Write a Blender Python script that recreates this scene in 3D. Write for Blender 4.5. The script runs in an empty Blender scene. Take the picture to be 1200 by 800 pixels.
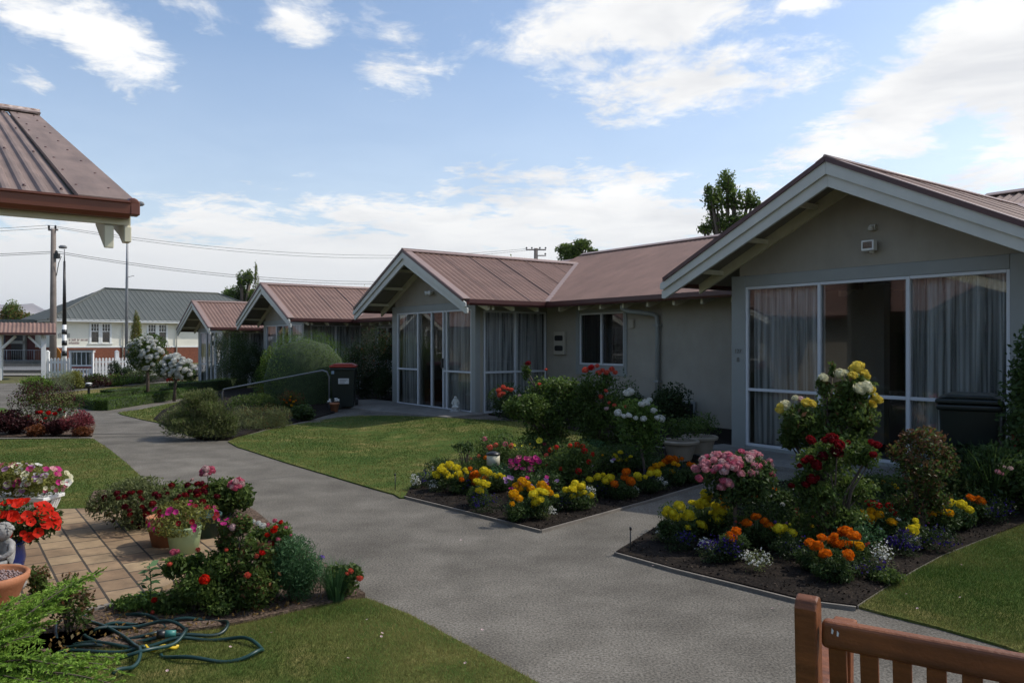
import bpy, math, random
import numpy as np
from mathutils import Vector, Matrix
random.seed(7); rng = np.random.default_rng(11)
scn = bpy.context.scene
col = scn.collection
R = math.radians
# ------------------------------------------------------------------ camera
F, HZ, EYE = 910.0, 402.0, 1.55
cam_d = bpy.data.cameras.new('camera'); cam = bpy.data.objects.new('camera', cam_d); col.objects.link(cam)
cam.location = (0, 0, EYE); cam.rotation_euler = (R(90), 0, 0)
cam_d.sensor_width = 36; cam_d.lens = F / 1200 * 36; cam_d.shift_y = (HZ - 400) / 1200
cam_d.clip_start = 0.05; cam_d.clip_end = 20000
scn.camera = cam
# street grid: U runs away along the row of cottages, V runs from the path into the cottages
U = Vector((-0.5929, 0.8053, 0)); V = Vector((0.8053, 0.5929, 0))
def sm(a, b, x):
    x = min(1, max(0, (x - a) / (b - a))); return x * x * (3 - 2 * x)
def gz(x, y):
    s = x * U.x + y * U.y; t = x * V.x + y * V.y
    return 0.13 * sm(5.6, 8.3, t) * (1 - sm(20, 26, s)) - 0.12 * sm(22, 36, s)
def G(px, py, z=0.0):
    """ground point seen at a photo position"""
    h = z + 0.0
    for k in range(6):
        Y = (EYE - h) * F / max(1.0, (py - HZ)); X = (px - 600) / F * Y
        h = z + gz(X, Y)
    return Vector((X, Y, h))
def Z(py, Y): return EYE + (HZ - py) / F * Y
def W(s, t, z=0.0):
    p = U * s + V * t; return Vector((p.x, p.y, z))
# ------------------------------------------------------------------ tagging
def tag(o, label=None, cat=None, group=None, kind=None):
    if label: o['label'] = label
    if cat: o['category'] = cat
    if group: o['group'] = group
    if kind: o['kind'] = kind
    return o
def empty(name, loc=(0, 0, 0), rz=0, label=None, cat=None, group=None):
    o = bpy.data.objects.new(name, None); col.objects.link(o)
    o.location = loc; o.rotation_euler = (0, 0, rz); o.empty_display_size = .1
    return tag(o, label, cat, group)
def obj(name, me, parent=None, loc=None, rot=None, scale=None):
    o = bpy.data.objects.new(name, me); col.objects.link(o)
    if parent: o.parent = parent
    if loc is not None: o.location = loc
    if rot is not None: o.rotation_euler = rot
    if scale is not None: o.scale = scale if hasattr(scale, '__len__') else (scale,) * 3
    return o
# ------------------------------------------------------------------ mesh collector
class MB:
    def __init__(s): s.v = []; s.f = []; s.sm = []
    def add(s, vs, fs, smooth=False):
        n = len(s.v); s.v += [tuple(v) for v in vs]; s.f += [tuple(i + n for i in f) for f in fs]; s.sm += [smooth] * len(fs); return s
    def box(s, x0, x1, y0, y1, z0, z1, M=None):
        vs = [Vector((x, y, z)) for z in (z0, z1) for y in (y0, y1) for x in (x0, x1)]
        if M is not None: vs = [M @ v for v in vs]
        return s.add(vs, [(0, 2, 3, 1), (4, 5, 7, 6), (0, 1, 5, 4), (2, 6, 7, 3), (0, 4, 6, 2), (1, 3, 7, 5)])
    def bar(s, a, b, w, h, up=(0, 0, 1)):
        a = Vector(a); b = Vector(b); d = (b - a); L = d.length; d.normalize(); up = Vector(up)
        r = d.cross(up).normalized(); u = r.cross(d).normalized()
        vs = []
        for p in (a, b):
            for i, j in ((-1, -1), (1, -1), (1, 1), (-1, 1)): vs.append(p + r * (w / 2 * i) + u * (h / 2 * j))
        return s.add(vs, [(3, 2, 1, 0), (4, 5, 6, 7), (0, 1, 5, 4), (1, 2, 6, 5), (2, 3, 7, 6), (3, 0, 4, 7)])
    def tube(s, pts, rad, n=8, cap=True):
        pts = [Vector(p) for p in pts]; rad = rad if hasattr(rad, '__len__') else [rad] * len(pts)
        rings = []; prev = None
        for i, p in enumerate(pts):
            d = (pts[min(i + 1, len(pts) - 1)] - pts[max(i - 1, 0)])
            if d.length < 1e-9: d = Vector((0, 0, 1))
            d.normalize()
            a = prev if prev is not None else (Vector((1, 0, 0)) if abs(d.x) < .9 else Vector((0, 1, 0)))
            a = (a - d * a.dot(d)).normalized(); prev = a; b = d.cross(a)
            rings.append([p + (a * math.cos(k * 2 * math.pi / n) + b * math.sin(k * 2 * math.pi / n)) * rad[i] for k in range(n)])
        vs = [v for r in rings for v in r]; fs = []
        for i in range(len(pts) - 1):
            for k in range(n): fs.append((i * n + k, i * n + (k + 1) % n, (i + 1) * n + (k + 1) % n, (i + 1) * n + k))
        if cap: fs.append(tuple(range(n - 1, -1, -1))); fs.append(tuple((len(pts) - 1) * n + k for k in range(n)))
        return s.add(vs, fs, True)
    def lathe(s, prof, n=20, c=(0, 0, 0), sx=1, sy=1, cap=False):
        vs = []; fs = []
        for r, z in prof:
            for k in range(n):
                a = k * 2 * math.pi / n; vs.append((c[0] + r * math.cos(a) * sx, c[1] + r * math.sin(a) * sy, c[2] + z))
        for i in range(len(prof) - 1):
            for k in range(n): fs.append((i * n + k, i * n + (k + 1) % n, (i + 1) * n + (k + 1) % n, (i + 1) * n + k))
        if cap: fs.append(tuple(range(n - 1, -1, -1))); fs.append(tuple((len(prof) - 1) * n + k for k in range(n)))
        return s.add(vs, fs, True)
    def prism(s, poly, y0, y1, M=None):
        """poly in x,z extruded along y"""
        n = len(poly); vs = [Vector((x, y0, z)) for x, z in poly] + [Vector((x, y1, z)) for x, z in poly]
        if M is not None: vs = [M @ v for v in vs]
        return s.add(vs, [tuple(range(n)), tuple(range(2 * n - 1, n - 1, -1))] + [((i + 1) % n, i, n + i, n + (i + 1) % n) for i in range(n)])
    def mesh(s, name, mat):
        me = bpy.data.meshes.new(name); me.from_pydata(s.v, [], s.f)
        if mat: me.materials.append(mat)
        me.polygons.foreach_set('use_smooth', s.sm); me.update(); return me
    def build(s, name, mat, parent=None, **k):
        return obj(name, s.mesh(name, mat), parent, **k)
def bevel(o, w=.004, seg=2):
    m = o.modifiers.new('bevel', 'BEVEL'); m.width = w; m.segments = seg; m.limit_method = 'ANGLE'; m.angle_limit = R(40); return o
# ------------------------------------------------------------------ materials
MATS = {}
def nodes(name):
    m = bpy.data.materials.new(name); m.use_nodes = True; nt = m.node_tree
    return m, nt, nt.nodes['Principled BSDF'], nt.links
def mat(name, c, rough=.7, var=.15, scale=6, c2=None, bump=.0, bscale=60, metal=0, spec=.5, dirt=0, coat=0, streak=0, sdir=(7, 7, .35)):
    if name in MATS: return MATS[name]
    m, nt, b, L = nodes(name); N = nt.nodes
    tc = N.new('ShaderNodeTexCoord')
    n1 = N.new('ShaderNodeTexNoise'); n1.inputs['Scale'].default_value = scale; n1.inputs['Detail'].default_value = 6; n1.inputs['Roughness'].default_value = .6
    L.new(tc.outputs['Object'], n1.inputs['Vector'])
    rp = N.new('ShaderNodeValToRGB'); rp.color_ramp.elements[0].position = .3; rp.color_ramp.elements[1].position = .7
    c2 = c2 or [min(1, x * (1 + var)) for x in c]; c1 = [x * (1 - var) for x in c] if c2 is None or var else c
    rp.color_ramp.elements[0].color = (*c1, 1); rp.color_ramp.elements[1].color = (*c2, 1)
    L.new(n1.outputs['Fac'], rp.inputs['Fac']); L.new(rp.outputs['Color'], b.inputs['Base Color'])
    if streak:      # weather streaks / grain along one direction
        mp = N.new('ShaderNodeMapping'); mp.inputs['Scale'].default_value = sdir; L.new(tc.outputs['Object'], mp.inputs['Vector'])
        n3 = N.new('ShaderNodeTexNoise'); n3.inputs['Scale'].default_value = 1; n3.inputs['Detail'].default_value = 7; n3.inputs['Roughness'].default_value = .65; L.new(mp.outputs[0], n3.inputs['Vector'])
        r3 = N.new('ShaderNodeMapRange'); r3.inputs['From Min'].default_value = .3; r3.inputs['From Max'].default_value = .7; r3.inputs['To Min'].default_value = 1 - streak; r3.inputs['To Max'].default_value = 1 + streak * .4; L.new(n3.outputs['Fac'], r3.inputs['Value'])
        m3 = N.new('ShaderNodeMix'); m3.data_type = 'RGBA'; m3.blend_type = 'MULTIPLY'; m3.inputs['Factor'].default_value = 1; L.new(rp.outputs['Color'], m3.inputs['A']); L.new(r3.outputs[0], m3.inputs['B']); L.new(m3.outputs['Result'], b.inputs['Base Color'])
    b.inputs['Roughness'].default_value = rough; b.inputs['Metallic'].default_value = metal
    b.inputs['Specular IOR Level'].default_value = spec
    if bump:
        n2 = N.new('ShaderNodeTexNoise'); n2.inputs['Scale'].default_value = bscale; n2.inputs['Detail'].default_value = 4
        L.new(tc.outputs['Object'], n2.inputs['Vector'])
        bp = N.new('ShaderNodeBump'); bp.inputs['Strength'].default_value = bump; bp.inputs['Distance'].default_value = .01
        L.new(n2.outputs['Fac'], bp.inputs['Height']); L.new(bp.outputs['Normal'], b.inputs['Normal'])
    MATS[name] = m; return m
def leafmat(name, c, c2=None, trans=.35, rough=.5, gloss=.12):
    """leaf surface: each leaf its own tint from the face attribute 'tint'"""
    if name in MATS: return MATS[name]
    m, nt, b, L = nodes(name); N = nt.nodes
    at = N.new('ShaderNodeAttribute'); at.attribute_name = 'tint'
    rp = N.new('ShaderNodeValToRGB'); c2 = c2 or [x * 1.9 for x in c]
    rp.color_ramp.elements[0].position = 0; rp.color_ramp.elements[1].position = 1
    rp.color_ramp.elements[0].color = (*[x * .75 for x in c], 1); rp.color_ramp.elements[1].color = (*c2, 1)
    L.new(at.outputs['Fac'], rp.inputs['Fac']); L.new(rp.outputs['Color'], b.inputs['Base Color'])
    b.inputs['Roughness'].default_value = rough; b.inputs['Specular IOR Level'].default_value = gloss * 1.6
    tr = N.new('ShaderNodeBsdfTranslucent'); L.new(rp.outputs['Color'], tr.inputs['Color'])
    mx = N.new('ShaderNodeMixShader'); mx.inputs['Fac'].default_value = trans
    L.new(b.outputs[0], mx.inputs[1]); L.new(tr.outputs[0], mx.inputs[2]); L.new(mx.outputs[0], N['Material Output'].inputs['Surface'])
    MATS[name] = m; return m
def glassmat(name, tint=(.9, .93, .95), rough=.02):
    if name in MATS: return MATS[name]
    m, nt, b, L = nodes(name); N = nt.nodes; N.remove(b)
    fr = N.new('ShaderNodeFresnel'); fr.inputs['IOR'].default_value = 1.5
    mu = N.new('ShaderNodeMath'); mu.operation = 'MULTIPLY_ADD'; mu.inputs[1].default_value = 1.5; mu.inputs[2].default_value = .04; mu.use_clamp = True
    t = N.new('ShaderNodeBsdfTransparent'); t.inputs['Color'].default_value = (*tint, 1)
    g = N.new('ShaderNodeBsdfGlossy'); g.inputs['Roughness'].default_value = rough
    mx = N.new('ShaderNodeMixShader'); L.new(fr.outputs[0], mu.inputs[0]); L.new(mu.outputs[0], mx.inputs['Fac'])
    L.new(t.outputs[0], mx.inputs[1]); L.new(g.outputs[0], mx.inputs[2]); L.new(mx.outputs[0], N['Material Output'].inputs['Surface'])
    MATS[name] = m; return m
def groundmat(name, stops, s1, s2, fine, bump, rough=.9, speck=None, s3=None):
    """large mottling + fine grain; stops = list of colours"""
    m, nt, b, L = nodes(name); N = nt.nodes
    tc = N.new('ShaderNodeTexCoord')
    def noise(sc, det=5, ro=.6, dis=0):
        n = N.new('ShaderNodeTexNoise'); n.inputs['Scale'].default_value = sc; n.inputs['Detail'].default_value = det; n.inputs['Roughness'].default_value = ro
        n.inputs['Distortion'].default_value = dis; L.new(tc.outputs['Object'], n.inputs['Vector']); return n
    a = noise(s1, 4); c = noise(s2, 5); f = noise(fine, 3, .7)
    ad = N.new('ShaderNodeMath'); ad.operation = 'ADD'; L.new(a.outputs['Fac'], ad.inputs[0]); L.new(c.outputs['Fac'], ad.inputs[1])
    hf = N.new('ShaderNodeMath'); hf.operation = 'MULTIPLY'; hf.inputs[1].default_value = .5; L.new(ad.outputs[0], hf.inputs[0])
    rp = N.new('ShaderNodeValToRGB'); el = rp.color_ramp.elements
    while len(el) < len(stops): el.new(.5)
    for i, cc in enumerate(stops): el[i].position = .34 + .32 * i / (len(stops) - 1); el[i].color = (*cc, 1)
    L.new(hf.outputs[0], rp.inputs['Fac'])
    mx = N.new('ShaderNodeMix'); mx.data_type = 'RGBA'; mx.blend_type = 'MULTIPLY'; mx.inputs['Factor'].default_value = 1
    r2 = N.new('ShaderNodeValToRGB'); r2.color_ramp.elements[0].position = .32; r2.color_ramp.elements[1].position = .68
    lo, hi = speck or (.6, 1.35)
    r2.color_ramp.elements[0].color = (lo, lo, lo, 1); r2.color_ramp.elements[1].color = (hi, hi, hi, 1)
    L.new(f.outputs['Fac'], r2.inputs['Fac']); L.new(rp.outputs['Color'], mx.inputs['A']); L.new(r2.outputs['Color'], mx.inputs['B'])
    L.new(mx.outputs['Result'], b.inputs['Base Color']); b.inputs['Roughness'].default_value = rough; b.inputs['Specular IOR Level'].default_value = .12
    bp = N.new('ShaderNodeBump'); bp.inputs['Strength'].default_value = bump; bp.inputs['Distance'].default_value = .01
    L.new(f.outputs['Fac'], bp.inputs['Height']); L.new(bp.outputs['Normal'], b.inputs['Normal'])
    MATS[name] = m; return m
M_path = groundmat('exposed_aggregate', [(.088, .079, .065), (.142, .129, .107), (.205, .187, .156)], .38, 2.2, 75, .22, .9, (.42, 1.6))
M_lawn = groundmat('mown_lawn', [(.042, .082, .014), (.062, .102, .019), (.115, .128, .032), (.25, .205, .075)], .7, 3.5, 60, .6, .95, (.7, 1.3))
M_dry = groundmat('dry_lawn', [(.10, .10, .03), (.17, .145, .05), (.22, .18, .07)], .8, 4.5, 90, .8, .95, (.6, 1.4))
M_far = groundmat('far_turf', [(.08, .09, .035), (.13, .12, .05), (.18, .16, .08)], .05, .3, 8, .3, .95)
M_soil = groundmat('garden_soil', [(.007, .0055, .0045), (.014, .0105, .008), (.028, .021, .015)], 2, 9, 55, 1.0, .98, (.35, 2.0))
M_mulch = groundmat('bark_mulch', [(.05, .035, .025), (.10, .07, .05), (.17, .12, .09)], 6, 30, 60, 1.0, .95, (.4, 1.8))
M_road = groundmat('street_asphalt', [(.12, .12, .12), (.15, .15, .148), (.18, .178, .172)], .1, 1, 60, .3, .9)
M_conc = groundmat('weathered_concrete', [(.16, .145, .125), (.21, .195, .17), (.27, .25, .22)], 1.2, 6, 80, .3, .9, (.75, 1.2))
M_stucco = mat('beige_stucco', (.345, .312, .252), .9, .13, 1.1, bump=.5, bscale=120, streak=.13, sdir=(1.6, 1.6, .5))
M_trimblue = mat('blue_grey_paint', (.265, .275, .255), .55, .06, 3)
M_fascia = mat('pale_grey_fascia_paint', (.54, .53, .47), .5, .07, 4)
M_cream = mat('cream_paint', (.62, .58, .42), .55, .09, 5)
M_alu = mat('white_aluminium', (.60, .61, .62), .4, .04, 5)
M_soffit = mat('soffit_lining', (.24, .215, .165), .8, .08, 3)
M_roof = mat('red_brown_roofing', (.232, .138, .102), .55, .12, 1.6, bump=.05, bscale=90, spec=.4, streak=.22, sdir=(2.2, .5, 2))
M_roofold = mat('weathered_brown_roofing', (.235, .165, .132), .7, .16, 2.5, bump=.1, bscale=120, streak=.3, sdir=(9, .8, 2))
M_flash = mat('pink_roof_flashing', (.28, .19, .155), .45, .08, 3)
M_gutter = mat('oxide_red_gutter', (.15, .044, .022), .38, .12, 3)
M_gutterd = mat('dark_red_gutter', (.07, .022, .018), .4, .12, 3)
M_greenroof = mat('green_grey_roofing', (.088, .094, .080), .55, .10, .6)
M_hall = mat('cream_weatherboard', (.76, .73, .62), .7, .04, 1.5)
M_white = mat('white_paint', (.76, .76, .73), .5, .05, 4)
M_black = mat('black_paint', (.012, .012, .012), .4, .1, 4)
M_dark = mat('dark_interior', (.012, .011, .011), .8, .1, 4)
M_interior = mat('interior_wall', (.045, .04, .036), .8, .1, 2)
M_carpet = mat('interior_carpet', (.06, .055, .05), .9, .1, 8)
M_gal = mat('galvanised_steel', (.24, .245, .25), .45, .15, 12, metal=.5)
M_glass = glassmat('window_glass')
M_glassdk = glassmat('hall_glass', (.5, .55, .55))
M_plastic = mat('dark_green_plastic', (.012, .018, .016), .35, .1, 6)
M_redlid = mat('red_bin_lid', (.38, .035, .015), .4, .08, 6)
M_paper = mat('white_paper_sticker', (.6, .6, .58), .6, .04, 20)
M_terra = mat('terracotta', (.40, .16, .075), .75, .15, 9, bump=.15, bscale=80)
M_stone = mat('old_stone', (.30, .29, .27), .9, .35, 22, bump=.5, bscale=60)
M_potcream = mat('buff_glazed_pot', (.33, .27, .20), .5, .12, 10)
M_potgreen = mat('pale_green_pot', (.36, .47, .24), .4, .05, 6)
M_potdark = mat('dark_green_pot', (.02, .05, .035), .4, .1, 6)
M_potblue = mat('cobalt_blue_glaze', (.02, .05, .26), .2, .15, 9)
M_timber = mat('oiled_red_timber', (.21, .066, .018), .5, .22, 7, bump=.2, bscale=90, streak=.5, sdir=(2.5, 30, 30))
M_bark = mat('bark', (.10, .075, .055), .9, .3, 14, bump=.6, bscale=40)
M_stem = mat('green_stem', (.06, .09, .03), .7, .3, 14)
M_woodpole = mat('grey_pole_timber', (.20, .165, .14), .85, .2, 3, bump=.3, bscale=30)
def curtainmat():
    m, nt, b, L = nodes('sheer_curtain'); N = nt.nodes
    b.inputs['Base Color'].default_value = (.74, .74, .70, 1); b.inputs['Roughness'].default_value = .9
    tr = N.new('ShaderNodeBsdfTransparent'); mx = N.new('ShaderNodeMixShader')
    # the sheer cloth lets more through where it hangs in a single layer between pleats
    tc = N.new('ShaderNodeTexCoord'); mp = N.new('ShaderNodeMapping'); mp.inputs['Scale'].default_value = (1, 1, .03); L.new(tc.outputs['Object'], mp.inputs['Vector'])
    nz = N.new('ShaderNodeTexNoise'); nz.inputs['Scale'].default_value = 17; nz.inputs['Detail'].default_value = 3; L.new(mp.outputs[0], nz.inputs['Vector'])
    mr = N.new('ShaderNodeMapRange'); mr.inputs['From Min'].default_value = .35; mr.inputs['From Max'].default_value = .65; mr.inputs['To Min'].default_value = .05; mr.inputs['To Max'].default_value = .75
    L.new(nz.outputs['Fac'], mr.inputs['Value']); L.new(mr.outputs[0], mx.inputs['Fac'])
    L.new(b.outputs[0], mx.inputs[1]); L.new(tr.outputs[0], mx.inputs[2]); L.new(mx.outputs[0], N['Material Output'].inputs['Surface'])
    return m
M_curtain = curtainmat()
def brickmat(name, c1, c2, mortar, sc, w=.5, h=.25, msize=.02, bump=.4):
    m, nt, b, L = nodes(name); N = nt.nodes; tc = N.new('ShaderNodeTexCoord')
    br = N.new('ShaderNodeTexBrick'); br.inputs['Scale'].default_value = sc; br.inputs['Color1'].default_value = (*c1, 1); br.inputs['Color2'].default_value = (*c2, 1)
    br.inputs['Mortar'].default_value = (*mortar, 1); br.inputs['Mortar Size'].default_value = msize; br.inputs['Brick Width'].default_value = w; br.inputs['Row Height'].default_value = h
    br.inputs['Mortar Smooth'].default_value = .15
    L.new(tc.outputs['UV' if name != 'patio_pavers' else 'Object'], br.inputs['Vector'])
    n = N.new('ShaderNodeTexNoise'); n.inputs['Scale'].default_value = 5; n.inputs['Detail'].default_value = 7; n.inputs['Roughness'].default_value = .7; L.new(tc.outputs['Object'], n.inputs['Vector'])
    r2 = N.new('ShaderNodeValToRGB'); r2.color_ramp.elements[0].position = .3; r2.color_ramp.elements[1].position = .7
    r2.color_ramp.elements[0].color = (.62, .6, .58, 1); r2.color_ramp.elements[1].color = (1.25, 1.22, 1.2, 1)
    L.new(n.outputs['Fac'], r2.inputs['Fac'])
    mx = N.new('ShaderNodeMix'); mx.data_type = 'RGBA'; mx.blend_type = 'MULTIPLY'; mx.inputs['Factor'].default_value = 1
    L.new(br.outputs['Color'], mx.inputs['A']); L.new(r2.outputs['Color'], mx.inputs['B']); L.new(mx.outputs['Result'], b.inputs['Base Color'])
    bp = N.new('ShaderNodeBump'); bp.inputs['Strength'].default_value = bump; bp.inputs['Distance'].default_value = .006; bp.invert = True
    L.new(br.outputs['Fac'], bp.inputs['Height']); L.new(bp.outputs['Normal'], b.inputs['Normal']); b.inputs['Roughness'].default_value = .85
    MATS[name] = m; return m
M_paver = brickmat('patio_pavers', (.23, .15, .085), (.36, .265, .155), (.05, .04, .028), 1, .24, .20, .008)
M_brick = mat('red_brick', (.19, .06, .03), .85, .25, 9, bump=.3, bscale=40)
# ------------------------------------------------------------------ ground sheets
def sheet(name, poly, zoff, material, res=.6, skirt=0, label=None, kind='structure', smooth_pts=0, frame=None):
    """a ground patch from an outline, following the terrain"""
    import bmesh
    pts = [Vector((p[0], p[1], 0)) for p in poly]
    bm = bmesh.new(); vs = [bm.verts.new(p) for p in pts]
    f = bm.faces.new(vs)
    if f.normal.z < 0: f.normal_flip()
    bm.normal_update()
    if f.normal.z < 0: bmesh.ops.reverse_faces(bm, faces=[f])
    xs = [p.x for p in pts]; ys = [p.y for p in pts]
    bmesh.ops.triangulate(bm, faces=bm.faces[:])
    for ax, lo, hi in ((0, min(xs), max(xs)), (1, min(ys), max(ys))):
        k = max(1, int((hi - lo) / res)); k = min(k, 60)
        for i in range(1, k):
            c = lo + (hi - lo) * i / k
            no = (1, 0, 0) if ax == 0 else (0, 1, 0); co = (c, 0, 0) if ax == 0 else (0, c, 0)
            bmesh.ops.bisect_plane(bm, geom=bm.verts[:] + bm.edges[:] + bm.faces[:], plane_co=co, plane_no=no)
    if skirt:
        ed = [e for e in bm.edges if len(e.link_faces) == 1]
        r = bmesh.ops.extrude_edge_only(bm, edges=ed)
        low = set(v for v in r['geom'] if isinstance(v, bmesh.types.BMVert))
    else: low = set()
    for v in bm.verts: v.co.z = gz(v.co.x, v.co.y) + zoff - (skirt if v in low else 0)
    bmesh.ops.recalc_face_normals(bm, faces=bm.faces[:])
    up = [f for f in bm.faces if abs(f.normal.z) > .5]
    if up and up[0].normal.z < 0: bmesh.ops.reverse_faces(bm, faces=bm.faces[:])
    me = bpy.data.meshes.new(name); bm.to_mesh(me); bm.free(); me.materials.append(material)
    o = obj(name, me); tag(o, label, None, None, kind); return o
def smooth_poly(pts, n=3):
    out = []; m = len(pts)
    for i in range(m):
        p0, p1, p2, p3 = (Vector(pts[(i + k) % m][:2]) for k in (-1, 0, 1, 2))
        for j in range(n):
            t = j / n; out.append(tuple(.5 * ((2 * p1) + (p2 - p0) * t + (2 * p0 - 5 * p1 + 4 * p2 - p3) * t * t + (3 * p1 - p0 - 3 * p2 + p3) * t ** 3)))
    return out
def P2(lst): return [tuple(G(a, b)[:2]) for a, b in lst]
# base ground to the horizon
bm_ = MB(); 
def basegrid():
    xs = sorted(set([-6000, -2000, -600, -200, -100] + [x * 1.0 for x in range(-60, 41)] + [100, 300, 1000, 6000]))
    ys = sorted(set([-3000, -600, -100] + [y * 1.0 for y in range(-30, 91)] + [120, 200, 500, 1500, 9000]))
    vs = [(x, y, gz(x, y) - .03) for y in ys for x in xs]; n = len(xs)
    fs = [(j * n + i, j * n + i + 1, (j + 1) * n + i + 1, (j + 1) * n + i) for j in range(len(ys) - 1) for i in range(n - 1)]
    return MB().add(vs, fs)
tag(basegrid().build('ground', M_far), None, None, None, 'structure')
# garden path: one sheet, the lawns and beds lie above it
path_poly = [tuple(W(s, t)[:2]) for s, t in ((-6, -6), (-6, 9), (22, 9), (38.5, 8), (38.5, .5), (22, -3), (10, -6))]
sheet('path', path_poly, 0.0, M_path, 1.0)
LAWNS = {}
def lawn(name, poly, m=M_lawn, z=.014, n=2, sk=.02):
    pl = smooth_poly(poly, n) if n > 1 else poly
    LAWNS[name + str(len(LAWNS))] = pl
    return sheet(name, pl, z, m, .7, sk)
lawn_centre = P2([(267, 518), (300, 508), (345, 498), (400, 489), (440, 487.5), (480, 488), (520, 490), (560, 492), (640, 497), (720, 507), (640, 545), (560, 562), (482, 584), (462, 580), (430, 571), (380, 556), (340, 544), (300, 531)])
lawn('lawn', lawn_centre)
lawn_left = P2([(-140, 516), (-60, 516), (20, 515.5), (108, 514), (128, 527), (148, 543), (166, 560), (184, 577), (193, 596), (120, 599), (55, 602), (-60, 607), (-200, 612)])
lawn('lawn', lawn_left, n=1)
lawn_near = [tuple(p) for p in P2([(633, 804), (600, 786), (560, 765), (520, 744), (480, 722), (430, 703), (395, 706), (350, 716), (300, 728), (250, 738), (200, 748), (140, 758), (60, 770)])] + [(-3.2, 3.6), (-3.2, 1.2), (.9, 1.2), (.55, 2.4)]
lawn('lawn', lawn_near, n=1)
lawn_right = P2([(1004, 712), (1040, 688), (1075, 668), (1105, 652), (1150, 634), (1200, 615), (1300, 592), (1420, 600), (1420, 860), (1260, 795), (1180, 760), (1100, 737), (1040, 722)])
lawn('lawn', lawn_right, n=1)
lawn_hedge = P2([(138, 484), (160, 481), (200, 473), (240, 466), (262, 462), (262, 480), (225, 500), (182, 495), (155, 489)])
lawn('lawn', lawn_hedge)
lawn_far = P2([(30, 467), (60, 462), (110, 456.5), (180, 449), (260, 445), (330, 444), (330, 452), (240, 460), (150, 472), (100, 478), (60, 474)])
lawn('dry_lawn', lawn_far, M_dry)
lawn_tip = P2([(-160, 480), (-60, 479), (5, 478.5), (14, 483), (10, 490), (-60, 493), (-160, 495)])
lawn('lawn', lawn_tip, n=1)
# planting beds
def bed(poly, m=M_soil, z=.03, n=1): return sheet('garden_bed_soil', smooth_poly(poly, n) if n > 1 else poly, z, m, .5, .045)
bedL = P2([(476, 583), (634, 623), (700, 605), (760, 588), (832, 566), (850, 548), (800, 530), (720, 520), (640, 530), (560, 545), (505, 562), (482, 572)])
bed(bedL)
bedR = P2([(722, 650), (790, 669), (860, 686), (935, 705), (1003, 714), (1040, 690), (1075, 669), (1105, 653), (1150, 635), (1210, 612), (1320, 585), (1320, 548), (1150, 545), (980, 560), (870, 572), (820, 592), (770, 620)])
bed(bedR)
bed(P2([(168, 704), (215, 690), (120, 640), (100, 600), (110, 578), (190, 572), (262, 580), (300, 602), (345, 640), (392, 672), (428, 700), (395, 708), (350, 718), (300, 730), (250, 740), (195, 746), (160, 736)]), M_mulch)
bed([tuple(p) for p in P2([(60, 775), (50, 742), (100, 722), (168, 706), (175, 735), (210, 748), (150, 762)])] + [(-3.4, 3.7), (-3.4, 4.6)], M_mulch, .034)
bed(P2([(-160, 515), (-60, 514), (20, 513), (108, 512), (112, 498), (85, 489), (20, 486), (-60, 485), (-160, 488)]), M_mulch)
bed(P2([(180, 492), (205, 505), (240, 516), (268, 516), (310, 503), (360, 493), (392, 484), (392, 474), (430, 472), (465, 472), (465, 455), (330, 452), (262, 458), (215, 470), (190, 482)]), M_soil)
bed(P2([(26, 461), (90, 456), (200, 446), (200, 441), (100, 442), (52, 444)]), M_soil)
# planting strip against the cottages
strip = [W(12.7, 8.75)[:2], W(12.7, 10.3)[:2], W(6.8, 10.3)[:2], W(6.8, 8.2)[:2], W(8.0, 7.9)[:2], W(11.5, 8.6)[:2]]
bed([tuple(p) for p in strip], M_soil, .03)
# concrete apron before the left cottage, and patio pavers
sheet('patio_slab', [tuple(W(s, t)[:2]) for s, t in ((12.6, 7.75), (12.6, 8.7), (17.6, 8.7), (17.6, 7.4), (15.0, 7.35))], .034, M_conc, .5, .04)
sheet('patio_slab', [tuple(W(s, t)[:2]) for s, t in ((2.4, 7.7), (2.4, 8.7), (6.9, 8.7), (6.9, 7.7))], .034, M_conc, .5, .04)
pv = MB()
pave = [Vector((*p, 0)) for p in P2([(104, 722), (170, 706), (232, 672), (262, 640), (200, 597), (52, 601)])] + [W(8.2, -1.2), W(3.4, -1.2)]
me_ = bpy.data.meshes.new('patio_pavers')
import bmesh
def pavers():
    rz = math.atan2(U.y, U.x)
    o = empty('x'); bpy.data.objects.remove(o)
    Mi = Matrix.Rotation(-rz, 4, 'Z'); loc = [Mi @ p for p in pave]
    bm = bmesh.new(); f = bm.faces.new([bm.verts.new((p.x, p.y, .036)) for p in loc]); bm.normal_update()
    if f.normal.z < 0: bmesh.ops.reverse_faces(bm, faces=[f])
    r = bmesh.ops.extrude_face_region(bm, geom=bm.faces[:]); 
    for v in r['geom']:
        if isinstance(v, bmesh.types.BMVert): v.co.z -= .04
    bmesh.ops.recalc_face_normals(bm, faces=bm.faces[:])
    bm.to_mesh(me_); bm.free(); me_.materials.append(M_paver)
    o = obj('patio_pavers', me_, rot=(0, 0, rz)); tag(o, kind='structure')
pavers()
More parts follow.
